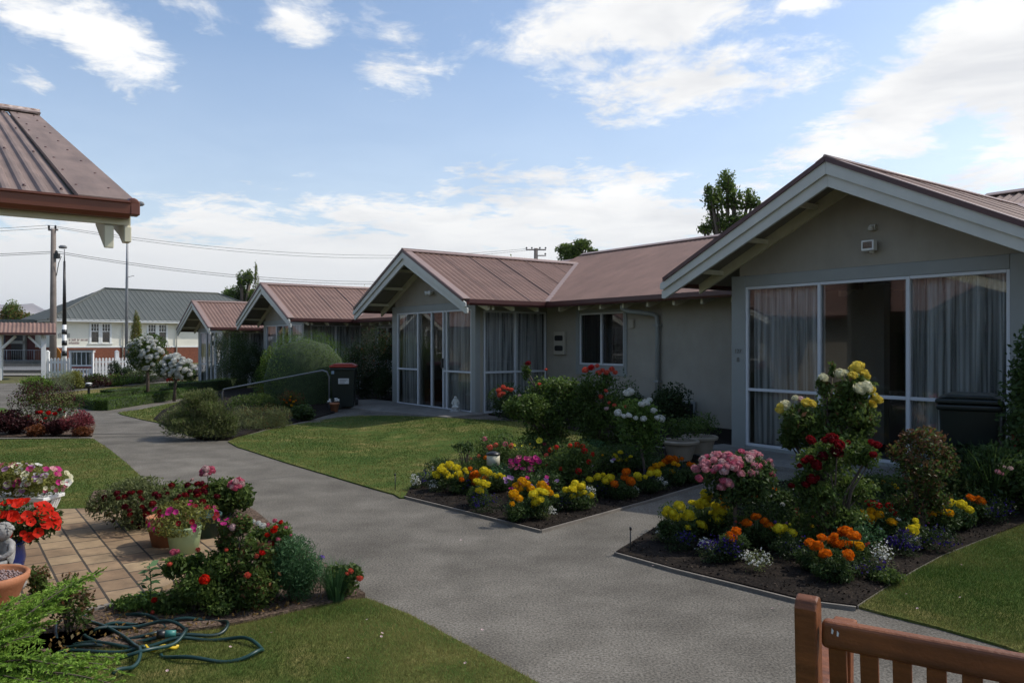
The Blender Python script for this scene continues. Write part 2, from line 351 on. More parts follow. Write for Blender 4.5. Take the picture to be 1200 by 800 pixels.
# edging strips and path joints
def strip_line(pts, w, h, m, name='bed_edging', z=0):
    mb = MB()
    for a, b in zip(pts[:-1], pts[1:]):
        a = Vector(a); b = Vector(b); a.z = gz(a.x, a.y) + z + h / 2 - .01; b.z = gz(b.x, b.y) + z + h / 2 - .01
        mb.bar(a, b, w, h + .02)
    return mb.build(name, m)
M_edge = mat('concrete_edging', (.20, .175, .145), .9, .2, 8, bump=.2, bscale=60)
for e in ([(640, 582), (0, 0)],): pass
tag(strip_line([G(474, 583.5), G(550, 602.5), G(634, 624), G(700, 605.5), G(760, 588.5), G(834, 566)], .018, .024, M_edge), kind='structure')
tag(strip_line([G(770, 621), G(721, 650.5), G(790, 670), G(860, 687.5), G(935, 706.5), G(1003, 715)], .018, .024, M_edge), kind='structure')
tag(strip_line([G(1004, 713), G(1040, 689), G(1075, 668.5), G(1105, 652.5), G(1150, 634.5), G(1210, 611)], .014, .022, M_edge), kind='structure')
tag(strip_line([G(100, 723), G(170, 707)], .05, .045, M_edge), kind='structure')
tag(strip_line([G(-160, 516), G(108, 514.5)], .1, .03, M_edge), kind='structure')
M_joint = mat('dark_joint', (.03, .03, .028), .9, .1, 9)
def joint(a, b, w=.014):
    mb = MB(); a = G(*a); b = G(*b); d = (b - a).normalized().cross(Vector((0, 0, 1))) * w / 2
    mb.add([a + d + Vector((0, 0, .004)), a - d + Vector((0, 0, .004)), b - d + Vector((0, 0, .004)), b + d + Vector((0, 0, .004))], [(0, 1, 2, 3)])
    tag(mb.build('path_joint', M_joint), kind='structure')
joint((238, 569), (362, 556), .010); joint((395, 612), (640, 583), .006) if 0 else None; joint((108, 508.5), (208, 507.5), .05); joint((112, 513), (200, 510), .02)
# street beyond the gate
sheet('road', [(-75, 44.5), (-75, 56), (40, 56), (40, 44.5)], .0, M_road, 12)
sheet('footpath', [(-75, 39.5), (-75, 42.5), (40, 42.5), (40, 39.5)], .03, M_conc, 12)
sheet('footpath', [(-75, 57), (-75, 59.6), (40, 59.6), (40, 57)], .05, M_conc, 12)
for y, w in ((44.4, .25), (56.3, .25)):
    k = MB(); k.box(-75, 40, y - w / 2, y + w / 2, -.2, .02); tag(k.build('kerb', M_edge), kind='structure')
k = MB(); k.box(-75, 40, 50.2, 50.35, -.119, -.112); tag(k.build('road_marking', M_white), kind='structure')
# far hills
def hills():
    n = 160; vs = []; fs = []
    for j in range(8):
        for i in range(n):
            x = -6500 + 9500 * i / (n - 1); q = j / 7
            ridge = 250 * math.exp(-((x + 2150) / 330) ** 2) * 1.05 + 150 * math.exp(-((x + 1650) / 420) ** 2) + 120 + 55 * math.sin(x * .0041) + 25 * math.sin(x * .011 + 1) + 14 * math.sin(x * .031)
            ridge = 62 + 120 / (1 + math.exp(min(50, max(-50, (x + 2030) / 55)))) + 12 * math.sin(x * .004 + 2) + 8 * math.sin(x * .013) + 6 * math.sin(x * .037)
            z = ridge * math.sin(min(1, q * 1.3) * math.pi / 2) + 14 * math.sin(x * .02 + j * 2.1) * q
            vs.append((x, 2700 + 900 * q + 60 * math.sin(x * .01 + j), z - 3))
    for j in range(7):
        for i in range(n - 1): fs.append((j * n + i, j * n + i + 1, (j + 1) * n + i + 1, (j + 1) * n + i))
    mb = MB(); mb.add(vs, fs, True)
    tag(mb.build('hills', mat('dry_tussock_hills', (.21, .19, .19), .95, .25, .006, c2=(.36, .32, .31))), kind='structure')
hills()
# ================================================================== cottages
RZ = math.atan2(-U.y, -U.x)
HW, ZE, PW, PM = 2.35, 2.40, .494, .405      # half roof width, eave height, wing and main pitch
def axis_mat(side):
    """plane frames: local a runs along the wall, d goes inward, z up"""
    if side == 'front': return Matrix.Identity(4)
    if side == 'right': return Matrix(((0, -1, 0, 0), (1, 0, 0, 0), (0, 0, 1, 0), (0, 0, 0, 1)))   # a->y, d->-x
def window(parent, side, off, x0, x1, z0, z1, mull, transom=None, curtains=(), name='window', fw=.035, open_panel=None):
    """framed window: off = position of the wall face; mull = inner upright positions"""
    A = axis_mat(side); 
    T = Matrix.Translation((0, off, 0)) if side == 'front' else Matrix.Translation((off, 0, 0))
    M = T @ A
    fr = MB(); ud = (-.012, .045)
    fr.box(x0, x0 + fw, *ud, z0, z1, M); fr.box(x1 - fw, x1, *ud, z0, z1, M)
    xs = [x0] + list(mull) + [x1]
    for m in mull: fr.box(m - fw * .6, m + fw * .6, ud[0] - .006, ud[1] + .006, z0 + .002, z1 - .002, M)
    edges = [x0 + fw] + [q for m in mull for q in (m - fw * .6, m + fw * .6)] + [x1 - fw]
    for i in range(0, len(edges), 2):
        a, b = edges[i], edges[i + 1]
        fr.box(a, b, *ud, z0, z0 + fw, M); fr.box(a, b, *ud, z1 - fw, z1, M)
        if transom and i // 2 in transom: fr.box(a, b, ud[0] + .004, ud[1] - .004, transom[i // 2] - fw * .55, transom[i // 2] + fw * .55, M)
    w = bevel(fr.build(name, M_alu, parent), .004, 1)
    for i in range(len(xs) - 1):
        g = MB(); a, b = edges[2 * i], edges[2 * i + 1]
        vs = [M @ Vector(p) for p in ((a, .018, z0 + fw), (b, .018, z0 + fw), (b, .018, z1 - fw), (a, .018, z1 - fw))]
        g.add(vs, [(0, 1, 2, 3)]); g.build('pane', M_glass, w)
    for (a, b) in curtains:
        c = MB(); n = int((b - a) / .012); vs = []; fs = []
        r = random.Random(int(a * 100) + 3); ph = 0; prof = []
        for i in range(n + 1):
            ph += .55 + .5 * r.random() * (1 + math.sin(i * .17)); prof.append(.032 * math.sin(ph) + .012 * math.sin(i * .09))
        for z, k in ((z0 + .03, 1.0), ((z0 + z1) / 2, .9), (z1 - .02, .6)):
            for i in range(n + 1): vs.append(M @ Vector((a + (b - a) * i / n, .13 + prof[i] * k, z)))
        for j in range(2):
            for i in range(n): fs.append((j * (n + 1) + i, j * (n + 1) + i + 1, (j + 1) * (n + 1) + i + 1, (j + 1) * (n + 1) + i))
        c.add(vs, fs, True); c.build('curtain', M_curtain, w)
    return w
def ribs(n): return [.006 * (1 if k % 2 else -1) for k in range(n)]
def cottage(s0, label, dz=0.0, right=8.2, left=.7, kind='plain', apex=1.16, rz=None, loc=None, lite=False):
    root = empty('cottage', loc if loc else W(s0, 8.6, dz), RZ if rz is None else rz, label, 'house')
    zr = ZE + apex; pw = apex / HW; FL = .2
    yend = lambda z: 1.3 + (z - ZE) / PM
    # ---- walls
    w = MB(); H = 2.42
    w.box(-1.7, 1.7, .002, .15, -.5, FL - .03)                         # plinth
    w.prism([(-1.7, 2.44), (1.7, 2.44), (1.7, 2.62), (0, 2.62 + 1.7 * pw), (-1.7, 2.62)], .0, .12)
    w.box(-1.82, -1.70, .0, 1.82, -.5, 2.42)                           # blind side wall
    w.box(1.58, 1.70, .16, 1.82, -.5, FL - .02); w.box(1.58, 1.7, .16, 1.82, 2.27, 2.5)
    w.box(1.58, 1.7, .004, .17, FL - .02, 2.5)
    y0, y1 = 1.82, 1.97                                                # main wall with its window openings
    def wallrun(x0, x1, holes):
        x = x0
        for a, b, c, d in holes:
            w.box(x, a, y0, y1, -.5, H); w.box(a, b, y0, y1, -.5, c); w.box(a, b, y0, y1, d, H); x = b
        w.box(x, x1, y0, y1, -.5, H)
    wins = [(2.74, 4.02, 1.17, 2.2)] if right > 5 else []
    if kind == 'left': wins.append((6.62, 7.8, 1.17, 2.2))
    wallrun(1.70, right, wins); w.box(-left, -1.70, y0, y1, -.5, H) if left > 1.7 else None
    w.box(-left, right, 8.05, 8.2, -.5, H)
    if kind == 'end': w.box(-left - .0, -left + .12, y1, 8.05, -.5, H)
    w.build('wall', M_stucco, root)
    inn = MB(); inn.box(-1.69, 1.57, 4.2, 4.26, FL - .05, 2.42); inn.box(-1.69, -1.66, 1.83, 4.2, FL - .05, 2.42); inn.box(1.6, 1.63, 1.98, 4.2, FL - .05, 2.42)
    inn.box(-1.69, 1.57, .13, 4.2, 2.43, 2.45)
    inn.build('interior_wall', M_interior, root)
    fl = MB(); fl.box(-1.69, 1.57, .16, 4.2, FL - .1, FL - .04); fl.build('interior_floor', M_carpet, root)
    # ---- painted surround: posts and header of the window front
    t = MB(); wl, wr = (-1.60, 1.56)
    t.box(-1.82, wl, -.02, .10, -.02, 2.44); t.box(wr, 1.712, -.02, .10, -.02, 2.44)
    t.box(wl, wr, -.018, .10, 2.29, 2.438); t.box(wl, wr, -.022, .12, FL - .08, FL - .002)
    bevel(t.build('window_surround', M_trimblue, root), .006, 1)
    for a, b, c, d in wins:
        t = MB(); t.box(a - .09, a, y0 - .02, y0 + .04, c - .2, d + .07); t.box(b, b + .09, y0 - .02, y0 + .04, c - .2, d + .07)
        t.box(a, b, y0 - .018, y0 + .04, c - .2, c); t.box(a, b, y0 - .018, y0 + .04, d, d + .07)
        bevel(t.build('window_surround', M_trimblue, root), .006, 1)
    # ---- windows
    zt = 1.16
    if kind == 'right':
        window(root, 'front', 0, wl, wr, FL, 2.29, (-.53, .545), {0: zt - .22, 1: zt - .22, 2: zt - .22}, ((-1.58, -.53), (.43, .56), (.54, 1.54)))
    else:
        window(root, 'front', 0, wl, wr, FL, 2.29, (-.62, -.02, .47, .60), {0: zt - .15, 3: zt - .15, 4: zt - .15} if kind == 'left' else {0: zt - .15, 4: zt - .15}, ((-1.58, -.66), (.3, 1.54)))
    window(root, 'right', 1.70, .19, 1.80, FL - .01, 2.26, (.98,), {0: zt - .15, 1: zt - .15}, ((.2, 1.78),), fw=.04)
    for i, (a, b, c, d) in enumerate(wins):
        window(root, 'front', y0 + .02, a, b, c, d, ((a + b) / 2,), None, ())
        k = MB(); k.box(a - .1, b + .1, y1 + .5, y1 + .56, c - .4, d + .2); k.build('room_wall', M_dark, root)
    # ---- roof: corrugated sheets
    pit = .066
    rf = MB()
    for sg in (-1, 1):
        vs = []; fs = []
        n = int((.7 + yend(zr)) / pit * 2); ys = [-.7 + (yend(zr) + .7) * i / n for i in range(n + 1)]
        for i, y in enumerate(ys):
            off = .014 * math.cos(i * math.pi / 2)
            zin = zr; xv = HW if y <= 1.3 else max(0.02, (zr - (ZE + PM * (y - 1.3))) / pw)
            for q in (0.0, .5, 1.0):
                x = xv * q; vs.append((sg * x, y, zr - pw * x + .03 + off))
        for i in range(n):
            for q in range(2):
                a = i * 3 + q; f = (a, a + 1, a + 4, a + 3); fs.append(f if sg < 0 else f[::-1])
        rf.add(vs, fs, False)
    x0, x1 = -left, right
    if kind == 'end': x0 -= .5
    n = int((x1 - x0) / pit * 2); vs = []; fs = []
    YR = 5.0; ZR = ZE + PM * (YR - 1.3)
    for i in range(n + 1):
        x = x0 + (x1 - x0) * i / n; off = .014 * math.cos(i * math.pi / 2)
        ys = 1.3 if abs(x) > HW else 1.3 + (zr - pw * abs(x) - ZE) / PM
        for y in (ys, (ys + YR) / 2, YR): vs.append((x, y, ZE + PM * (y - 1.3) + .028 + off))
    for i in range(n):
        for q in range(2): a = i * 3 + q; fs.append((a, a + 3, a + 4, a + 1))
    rf.add(vs, fs); n0 = len(rf.v)
    rf.add([(x0, YR, ZR + .03), (x1, YR, ZR + .03), (x1, 8.75, ZR - PM * 3.75), (x0, 8.75, ZR - PM * 3.75)], [(0, 1, 2, 3)])
    rf.build('roof', M_roof, root)
    lp = MB()
    if not lite:
        for sg in (-1, 1):
            y = .1
            while y < yend(zr) - .3:
                xv = HW if y <= 1.3 else (zr - (ZE + PM * (y - 1.3))) / pw
                if xv > .15: lp.bar((sg * .05, y, zr + .043 - pw * .05), (sg * (xv - .01), y, zr - pw * xv + .046), .009, .010, up=(sg * pw, 0, 1))
                y += .78
        x = x0 + .5
        while False:
            ys = 1.3 if abs(x) > HW else 1.3 + (zr - pw * abs(x) - ZE) / PM
            lp.bar((x, ys + .02, ZE + PM * (ys - 1.28) + .042), (x, YR - .05, ZR + .020), .009, .008); x += .78
        tag(lp.build('sheet_lap_shadow', mat('lap_shadow_line', (.165, .105, .09), .55), root))  # thin bars in darker roof colour draw the shadow line along each lap
    # underside (soffit boards)
    so = MB()
    for sg in (-1, 1):
        so.prism([(sg * 0.0, zr - .005), (sg * HW, ZE - .005), (sg * HW, ZE - .03), (0, zr - .035)], -.66, 1.3)
    so.box(0, 1, 0, 1, 0, 0) if False else None
    q = [(x0, 1.3), (x1, 1.3)]
    so.add([(2.0, 1.32, ZE - .03), (x1, 1.32, ZE - .03), (x1, 1.9, ZE + PM * .6 - .03), (2.0, 1.9, ZE + PM * .6 - .03)], [(0, 1, 2, 3)])
    if left > 2: so.add([(x0, 1.32, ZE - .03), (-2, 1.32, ZE - .03), (-2, 1.9, ZE + PM * .6 - .03), (x0, 1.9, ZE + PM * .6 - .03)], [(0, 1, 2, 3)])
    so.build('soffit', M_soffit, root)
    # barge boards (two steps), flashing, ridge
    bg = MB()
    for sg in (-1, 1):
        for (ya, yb, top, bot) in ((-.735, -.70, .0, -.13), (-.70, -.66, -.10, -.25)):
            bg.prism([(0, zr + top), (sg * (HW + .10), ZE + top - .045), (sg * (HW + .10), ZE + bot + .01), (sg * (HW + .05), ZE + bot), (0, zr + bot * 1.12)], ya, yb)
    bevel(bg.build('barge_board', M_fascia, root), .004, 1)
    rk = MB()
    for sg in (-1, 1):
        rk.bar((sg * .0, -.65, zr + .045), (sg * (HW + .03), -.65, ZE + .03), .16, .02, up=(sg * pw, 0, 1))
    rk.build('rake_flashing', M_flash, root)
    dk = MB()
    for sg in (-1, 1): dk.bar((0, -.745, zr + .022), (sg * (HW + .03), -.745, ZE + .008), .022, .05, up=(sg * pw, 0, 1))
    dk.build('rake_trim', M_gutterd, root)
    rg = MB(); ye = yend(zr) + .05
    for sg in (-1, 1): rg.bar((sg * .06, -.74, zr + .028), (sg * .06, ye, zr + .028), .13, .016, up=(sg * pw, 0, 1))
    rg.tube([(0, -.75, zr + .05), (0, ye, zr + .05)], .022, 8)
    rg.build('ridge_cap', M_flash, root)
    r2 = MB()
    for sg in (-1, 1): r2.bar((x0, YR + sg * .07, ZR + .03), (x1, YR + sg * .07, ZR + .03), .16, .016, up=(0, sg * PM, 1))
    r2.build('main_ridge_cap', M_flash, root)
    vf = MB()
    if right > 3:
        xe, xi = HW, 0.0
        vf.bar((xe, 1.3, ZE + .045), (.05, yend(zr), zr + .045), .1, .012, up=(.3, -.3, 1))
        vf.build('valley_flashing', M_flash, root)
    # gutters
    gt = MB()
    def gut(a, b):
        nonlocal gt
        a = Vector(a); b = Vector(b); d = (b - a).normalized(); o_ = d.cross(Vector((0, 0, 1)))
        prof = [(0, .03), (0, -.085), (.11, -.085), (.125, -.05), (.125, .025), (.115, .025), (.11, -.04), (.1, -.07), (.012, -.07), (.012, .03)]
        n = len(prof); vs = [p + o_ * u_ + Vector((0, 0, z_)) for p in (a, b) for u_, z_ in prof]
        gt.add(vs, [(i, (i + 1) % n, n + (i + 1) % n, n + i) for i in range(n)] + [tuple(range(n))[::-1], tuple(range(n, 2 * n))])
    for a_, b_ in [((HW, -.655, ZE), (HW, 1.3 - .13, ZE)), ((HW, 1.3, ZE), (right, 1.3, ZE)), ((-HW, 1.3, ZE), (-HW, -.655, ZE))] + ([((x0, 1.3, ZE), (-HW - .13, 1.3, ZE))] if left > HW else []):
        gt = MB(); gut(a_, b_); gt.build('gutter', M_gutterd, root)
    # rafter tails
    def tail(x, y, dx, dy):
        mb = MB(); p = Vector((x, y, ZE)); d = Vector((dx, dy, 0)); r = d.cross(Vector((0, 0, 1))) * .022
        A_ = [p + Vector((0, 0, -.03)), p + Vector((0, 0, -.16)), p - d * .06 + Vector((0, 0, -.17)), p - d * .48 + Vector((0, 0, -.02 + .0)), p - d * .48 + Vector((0, 0, .12))]
        vs = [a + r for a in A_] + [a - r for a in A_]
        mb.add(vs, [(0, 1, 2, 3, 4), (9, 8, 7, 6, 5)] + [((i + 1) % 5, i, 5 + i, 5 + (i + 1) % 5) for i in range(5)])
        mb.build('rafter_tail', M_cream, root)
    if not lite:
        for y in (-.12, .48, 1.08): tail(HW - .02, y, 1, 0)
        x = HW + .35
        while x < right - .1: tail(x, 1.32, 0, -1); x += .6
    # gable trim: wall plane rafters and lookouts under the overhang
    tr = MB()
    for sg in (-1, 1):
        tr.prism([(0, zr - .03), (sg * HW * 1.0, ZE - .03), (sg * HW, ZE - .16), (0, zr - .19)], -.05, -.005)
        for q in (.22, .52, .82):
            x = sg * HW * q; z = zr - pw * HW * q - .08
            tr.box(min(x, x + sg * .05), max(x, x + sg * .05), -.66, -.051, z - .06, z)
    tr.build('gable_rafter', M_cream, root)
    if kind == 'right':
        # square flood light and little sensor
        f = MB(); f.box(.07, .22, -.13, -.05, 2.60, 2.72); f.box(.12, .16, -.052, 0, 2.58, 2.70); lt = bevel(f.build('flood_light', M_white, root), .008)
        g = MB(); g.box(.09, .20, -.134, -.131, 2.625, 2.70); g.build('lens', M_glassdk, lt)
        f = MB(); f.lathe([(0, -.03), (.03, -.025), (.035, .0), (.02, .03), (0, .035)], 10, (.15, -.06, 2.86)); f.box(.13, .19, -.05, 0, 2.84, 2.90); f.build('motion_sensor', M_fascia, root)
    if kind in ('left', 'far'):
        f = MB()
        for dx in (-.09, .09): f.tube([(dx * .6, -.02, 2.70), (dx, -.13, 2.68)], [.03, .05], 10)
        f.lathe([(.06, -.02), (.06, .02), (0, .025)], 10, (0, -.02, 2.68)); f.build('twin_spotlight', M_white, root)
    if kind == 'left':
        mt = MB(); mt.box(2.02, 2.36, 1.74, 1.815, 1.36, 1.84); mbx = bevel(mt.build('meter_box', mat('buff_meter_box', (.42, .38, .30), .6, .05, 5), root), .012)
        for z in (1.49, 1.70):
            k = MB(); k.prism([(2.09, z - .05), (2.29, z - .05), (2.32, z - .03), (2.32, z + .04), (2.29, z + .06), (2.09, z + .06), (2.06, z + .04), (2.06, z - .03)], 1.734, 1.739); k.build('meter_window', M_black, mbx)
        k = MB(); k.box(4.18, 4.31, 1.78, 1.815, 1.88, 2.04)
        for i in range(5): k.box(4.185, 4.305, 1.765, 1.78, 1.89 + i * .03, 1.905 + i * .03)
        k.build('wall_vent', mat('buff_meter_box', (.42, .38, .30)), root)
        k = MB(); k.tube([(4.38, 1.40, 2.36), (4.38, 1.42, 2.24), (4.44, 1.46, 2.19), (4.88, 1.70, 2.12), (4.93, 1.74, 2.08), (4.93, 1.76, 1.95), (4.93, 1.76, .0)], .042, 12); k.build('downpipe', M_trimblue, root)
        for z in (1.9, .9): k = MB(); k.box(4.87, 4.99, 1.71, 1.815, z, z + .03); k.build('pipe_bracket', M_trimblue, root)
        k = MB(); k.box(5.18, 5.78, 1.77, 1.815, .27, .31); k.box(5.18, 5.78, 1.77, 1.815, .56, .60); k.box(5.18, 5.22, 1.77, 1.815, .31, .56); k.box(5.74, 5.78, 1.77, 1.815, .31, .56)
        sv = k.build('subfloor_vent', M_trimblue, root); k = MB(); k.box(5.22, 5.74, 1.80, 1.816, .31, .56); k.build('grille', M_black, sv)
        # door furniture
        k = MB(); k.box(.44, .50, -.05, -.018, 1.08, 1.28); k.build('door_handle', M_black, root)
    return root
hR = cottage(4.85, 'nearest grey cottage with a wide three pane window and yellow roses before it', 0, 11.5, .7, 'right')
hL = cottage(14.60, 'grey cottage whose glazed porch stands behind the centre lawn, sliding door ajar', -.05, 9.05, .7, 'left', apex=1.14)
h3 = cottage(23.65, 'third cottage along the row, half hidden by the clipped round bush', -.17, 8.35, .7, 'far', apex=1.11)
h4 = cottage(31.70, 'farthest and smallest cottage of the row, next to the white roses', -.30, 7.35, 3.0, 'far', apex=1.06)
# cottages across the path, mirrored in the big panes
for i, (s, t) in enumerate(((-2.3, -4.4), (7.5, -4.4), (17.3, -4.4), (27.1, -4.4), (36.9, -4.4))):
    cottage(0, ('cottage across the path behind the camera, nearest the bench', 'cottage across the path behind the verandah roof', 'cottage across the path, second beyond the verandah roof', 'cottage across the path, third beyond the verandah roof', 'cottage across the path, nearest the gate on the far left')[i], 0, 9.1, .7, 'far', rz=RZ + math.pi, loc=W(s, t, 0), lite=True)
# house numbers on the post
def text(body, size, M, m, parent, name='number', ext=.002):
    cu = bpy.data.curves.new(name, 'FONT'); cu.body = body; cu.size = size; cu.extrude = ext; cu.align_x = 'CENTER'
    tmp = bpy.data.objects.new(name, cu); col.objects.link(tmp)
    dg = bpy.context.evaluated_depsgraph_get(); me = bpy.data.meshes.new_from_object(tmp.evaluated_get(dg)); bpy.data.objects.remove(tmp)
    me.materials.clear(); me.materials.append(m); o = obj(name, me, parent); o.matrix_local = M; return o
M_num = mat('tarnished_numerals', (.13, .12, .10), .5)
FRONT = Matrix.Rotation(R(90), 4, 'X')
text('127', .075, Matrix.Translation((-1.71, -.024, 1.42)) @ FRONT, M_num, hR, 'house_number')
text('8', .09, Matrix.Translation((-1.71, -.024, 1.30)) @ FRONT, M_num, hR, 'house_number')
# room things behind the dark centre pane
k = MB(); k.box(-.2, .38, 1.0, 1.6, .2, .95); k.box(-.2, .38, 1.55, 1.7, .95, 1.35)
k.build('armchair', mat('dark_upholstery', (.05, .035, .03)), hR)
k = MB(); k.box(-1.2, -.75, .5, .9, .2, .75); k.build('side_table', M_timber, hL)

# ================================================================== verandah roof, upper left
def verandah():
    s1, t1 = 5.30, .955           # right hand end of the gutter
    root = empty('verandah_roof', W(s1, t1, 0), math.atan2(V.y, V.x), 'brown ribbed verandah roof with a red gutter and cream rafter ends, top left', 'roof')
    # local: x along V (roof runs to -x), y along U (uphill)
    z0, run, pit = 2.41, 5.9, .328; z1 = z0 + run * pit; L = 4.75; t0 = math.atan2(V.y, V.x)
    # U in local frame is +y
    rf = MB(); vs = []; fs = []; xs = []; x = -.30
    prof = [(0, 0), (.022, .002), (.036, .020), (.056, .024), (.074, .020), (.088, .002)]
    pts = []
    while x > -L:
        for dx, dz in prof: pts.append((x - dx, dz))
        x -= .0975
    skew = .0
    for px_, dz in pts:
        for q in (0, .5, 1): vs.append((px_ - .35 * q * skew, run * q, z0 + run * q * pit + .0 + dz))
    for i in range(len(pts) - 1):
        for q in range(2): a = i * 3 + q; fs.append((a, a + 1, a + 4, a + 3))
    rf.add(vs, fs); rf.build('roof_sheet', M_roofold, root)
    fl = MB(); fl.add([(-.29, -.02, z0 + .03), (.02, -.02, z0 + .03), (.02, run, z1 + .03), (-.29, run, z1 + .03), (-.29, -.02, z0 + .0), (.02, -.02, z0 - .02), (.02, run, z1 - .02), (-.29, run, z1 + .0)], [(0, 1, 2, 3), (1, 5, 6, 2), (3, 2, 6, 7), (0, 3, 7, 4), (0, 4, 5, 1)])
    fl.build('barge_flashing', M_roofold, root)
    sc = MB()
    for q in np.linspace(.06, .94, 9):
        for x in (-.06, -.24): sc.lathe([(.012, 0), (.010, .010), (0, .012)], 8, (x + random.uniform(-.02, .02), run * q, z0 + run * q * pit + .03))
    for q in (.03, .33, .63, .93):
        for j in range(8): sc.lathe([(.010, 0), (.008, .010), (0, .012)], 8, (-.30 - .056 - j * .195, run * q, z0 + run * q * pit + .024))
    sc.build('roofing_screw', M_gutterd, root)
    rc = MB(); rc.bar((-L, run - .06, z1 + .04), (.03, run - .06, z1 + .04), .26, .02, up=(0, -pit, 1)); rc.tube([(-L, run + .04, z1 + .06), (.04, run + .04, z1 + .06)], .045, 8)
    rc.build('ridge_cap', mat('rusty_flaking_cap', (.22, .09, .06), .8, .5, 16, c2=(.55, .47, .42), bump=.4), root)
    g = MB(); prof = [(0, .02), (0, -.095), (-.07, -.095), (-.095, -.07), (-.10, -.01), (-.112, -.004), (-.112, .008), (-.092, .01), (-.082, -.06), (-.012, -.08), (-.012, .02)]
    n = len(prof); vs = [(x, y, z0 + z) for x in (-L, -.02) for y, z in prof]
    g.add(vs, [(i, (i + 1) % n, n + (i + 1) % n, n + i) for i in range(n)] + [tuple(range(n)), tuple(range(2 * n - 1, n - 1, -1))])
    gt = g.build('gutter', M_gutter, root)
    k = MB(); k.box(-.02, .035, -.10, -.01, z0 - .075, z0 + .01); k.tube([(.0, -.10, z0 - .005), (.0, .06, z0 + .02)], .032, 12); bevel(k.build('gutter_end_cap', M_gutter, gt), .006)
    fa = MB(); fa.box(-L, -.0, .005, .035, z0 - .128, z0 - .0); fa.build('fascia', M_cream, root)
    so = MB(); so.add([(-L, .04, z0 - .03), (0, .04, z0 - .03), (0, run, z1 - .03), (-L, run, z1 - .03)], [(0, 3, 2, 1)]); so.build('soffit', M_cream, root)
    bb = MB(); bb.add([(x, y, z) for x in (-.035, .0) for y, z in ((.035, z0 - .02), (.035, z0 - .2), (.10, z0 - .2), (run, z1 - .22), (run, z1 - .02))], [(0, 1, 2, 3, 4), (9, 8, 7, 6, 5)] + [((i + 1) % 5, i, 5 + i, 5 + (i + 1) % 5) for i in range(5)])
    bb.build('barge_board', M_cream, root)
    for x in (-.02, -.095, -1.0, -1.9, -2.8, -3.7):
        t = MB(); w = .04 if x > -.05 else .052; dy = .0
        A = [(.0, -.14), (.0, -.275), (.02, -.275), (.34, -.10), (.42, .05)] if x < -.05 else [(-.02, -.14), (-.02, -.235), (.06, -.235), (.3, -.1), (.3, .0)]
        vs = [(xx, y, z0 + z) for xx in (x - w, x) for y, z in A]
        if x > -.05: vs = [(xx + .02, y, z) for xx, y, z in vs]
        t.add(vs, [(0, 1, 2, 3, 4), (9, 8, 7, 6, 5)] + [((i + 1) % 5, i, 5 + i, 5 + (i + 1) % 5) for i in range(5)])
        bevel(t.build('rafter_end', M_cream, root), .004, 1)
    wl = MB(); wl.box(-L, -2.75, run - .2, run - .08, -.2, z1 - .05); wl.box(-L, -L + .12, .6, run - .2, -.2, z0); wl.box(-4.6, -4.5, .3, .4, -.2, z0 - .02)
    wl.build('rear_wall', M_stucco, root)
verandah()
def skin(name, pts, edges, rad, m, parent=None, sub=2, root=0, loc=(0, 0, 0)):
    me = bpy.data.meshes.new(name); me.from_pydata([Vector(p) for p in pts], edges, []); o = obj(name, me, parent)
    md = o.modifiers.new('skin', 'SKIN'); md.use_smooth_shade = True
    sv = me.skin_vertices[0].data
    for i, r in enumerate(rad): sv[i].radius = (r, r); sv[i].use_root = (i == root)
    sb = o.modifiers.new('sub', 'SUBSURF'); sb.levels = sub; sb.render_levels = sub
    o.location = loc; me.materials.append(m); return o
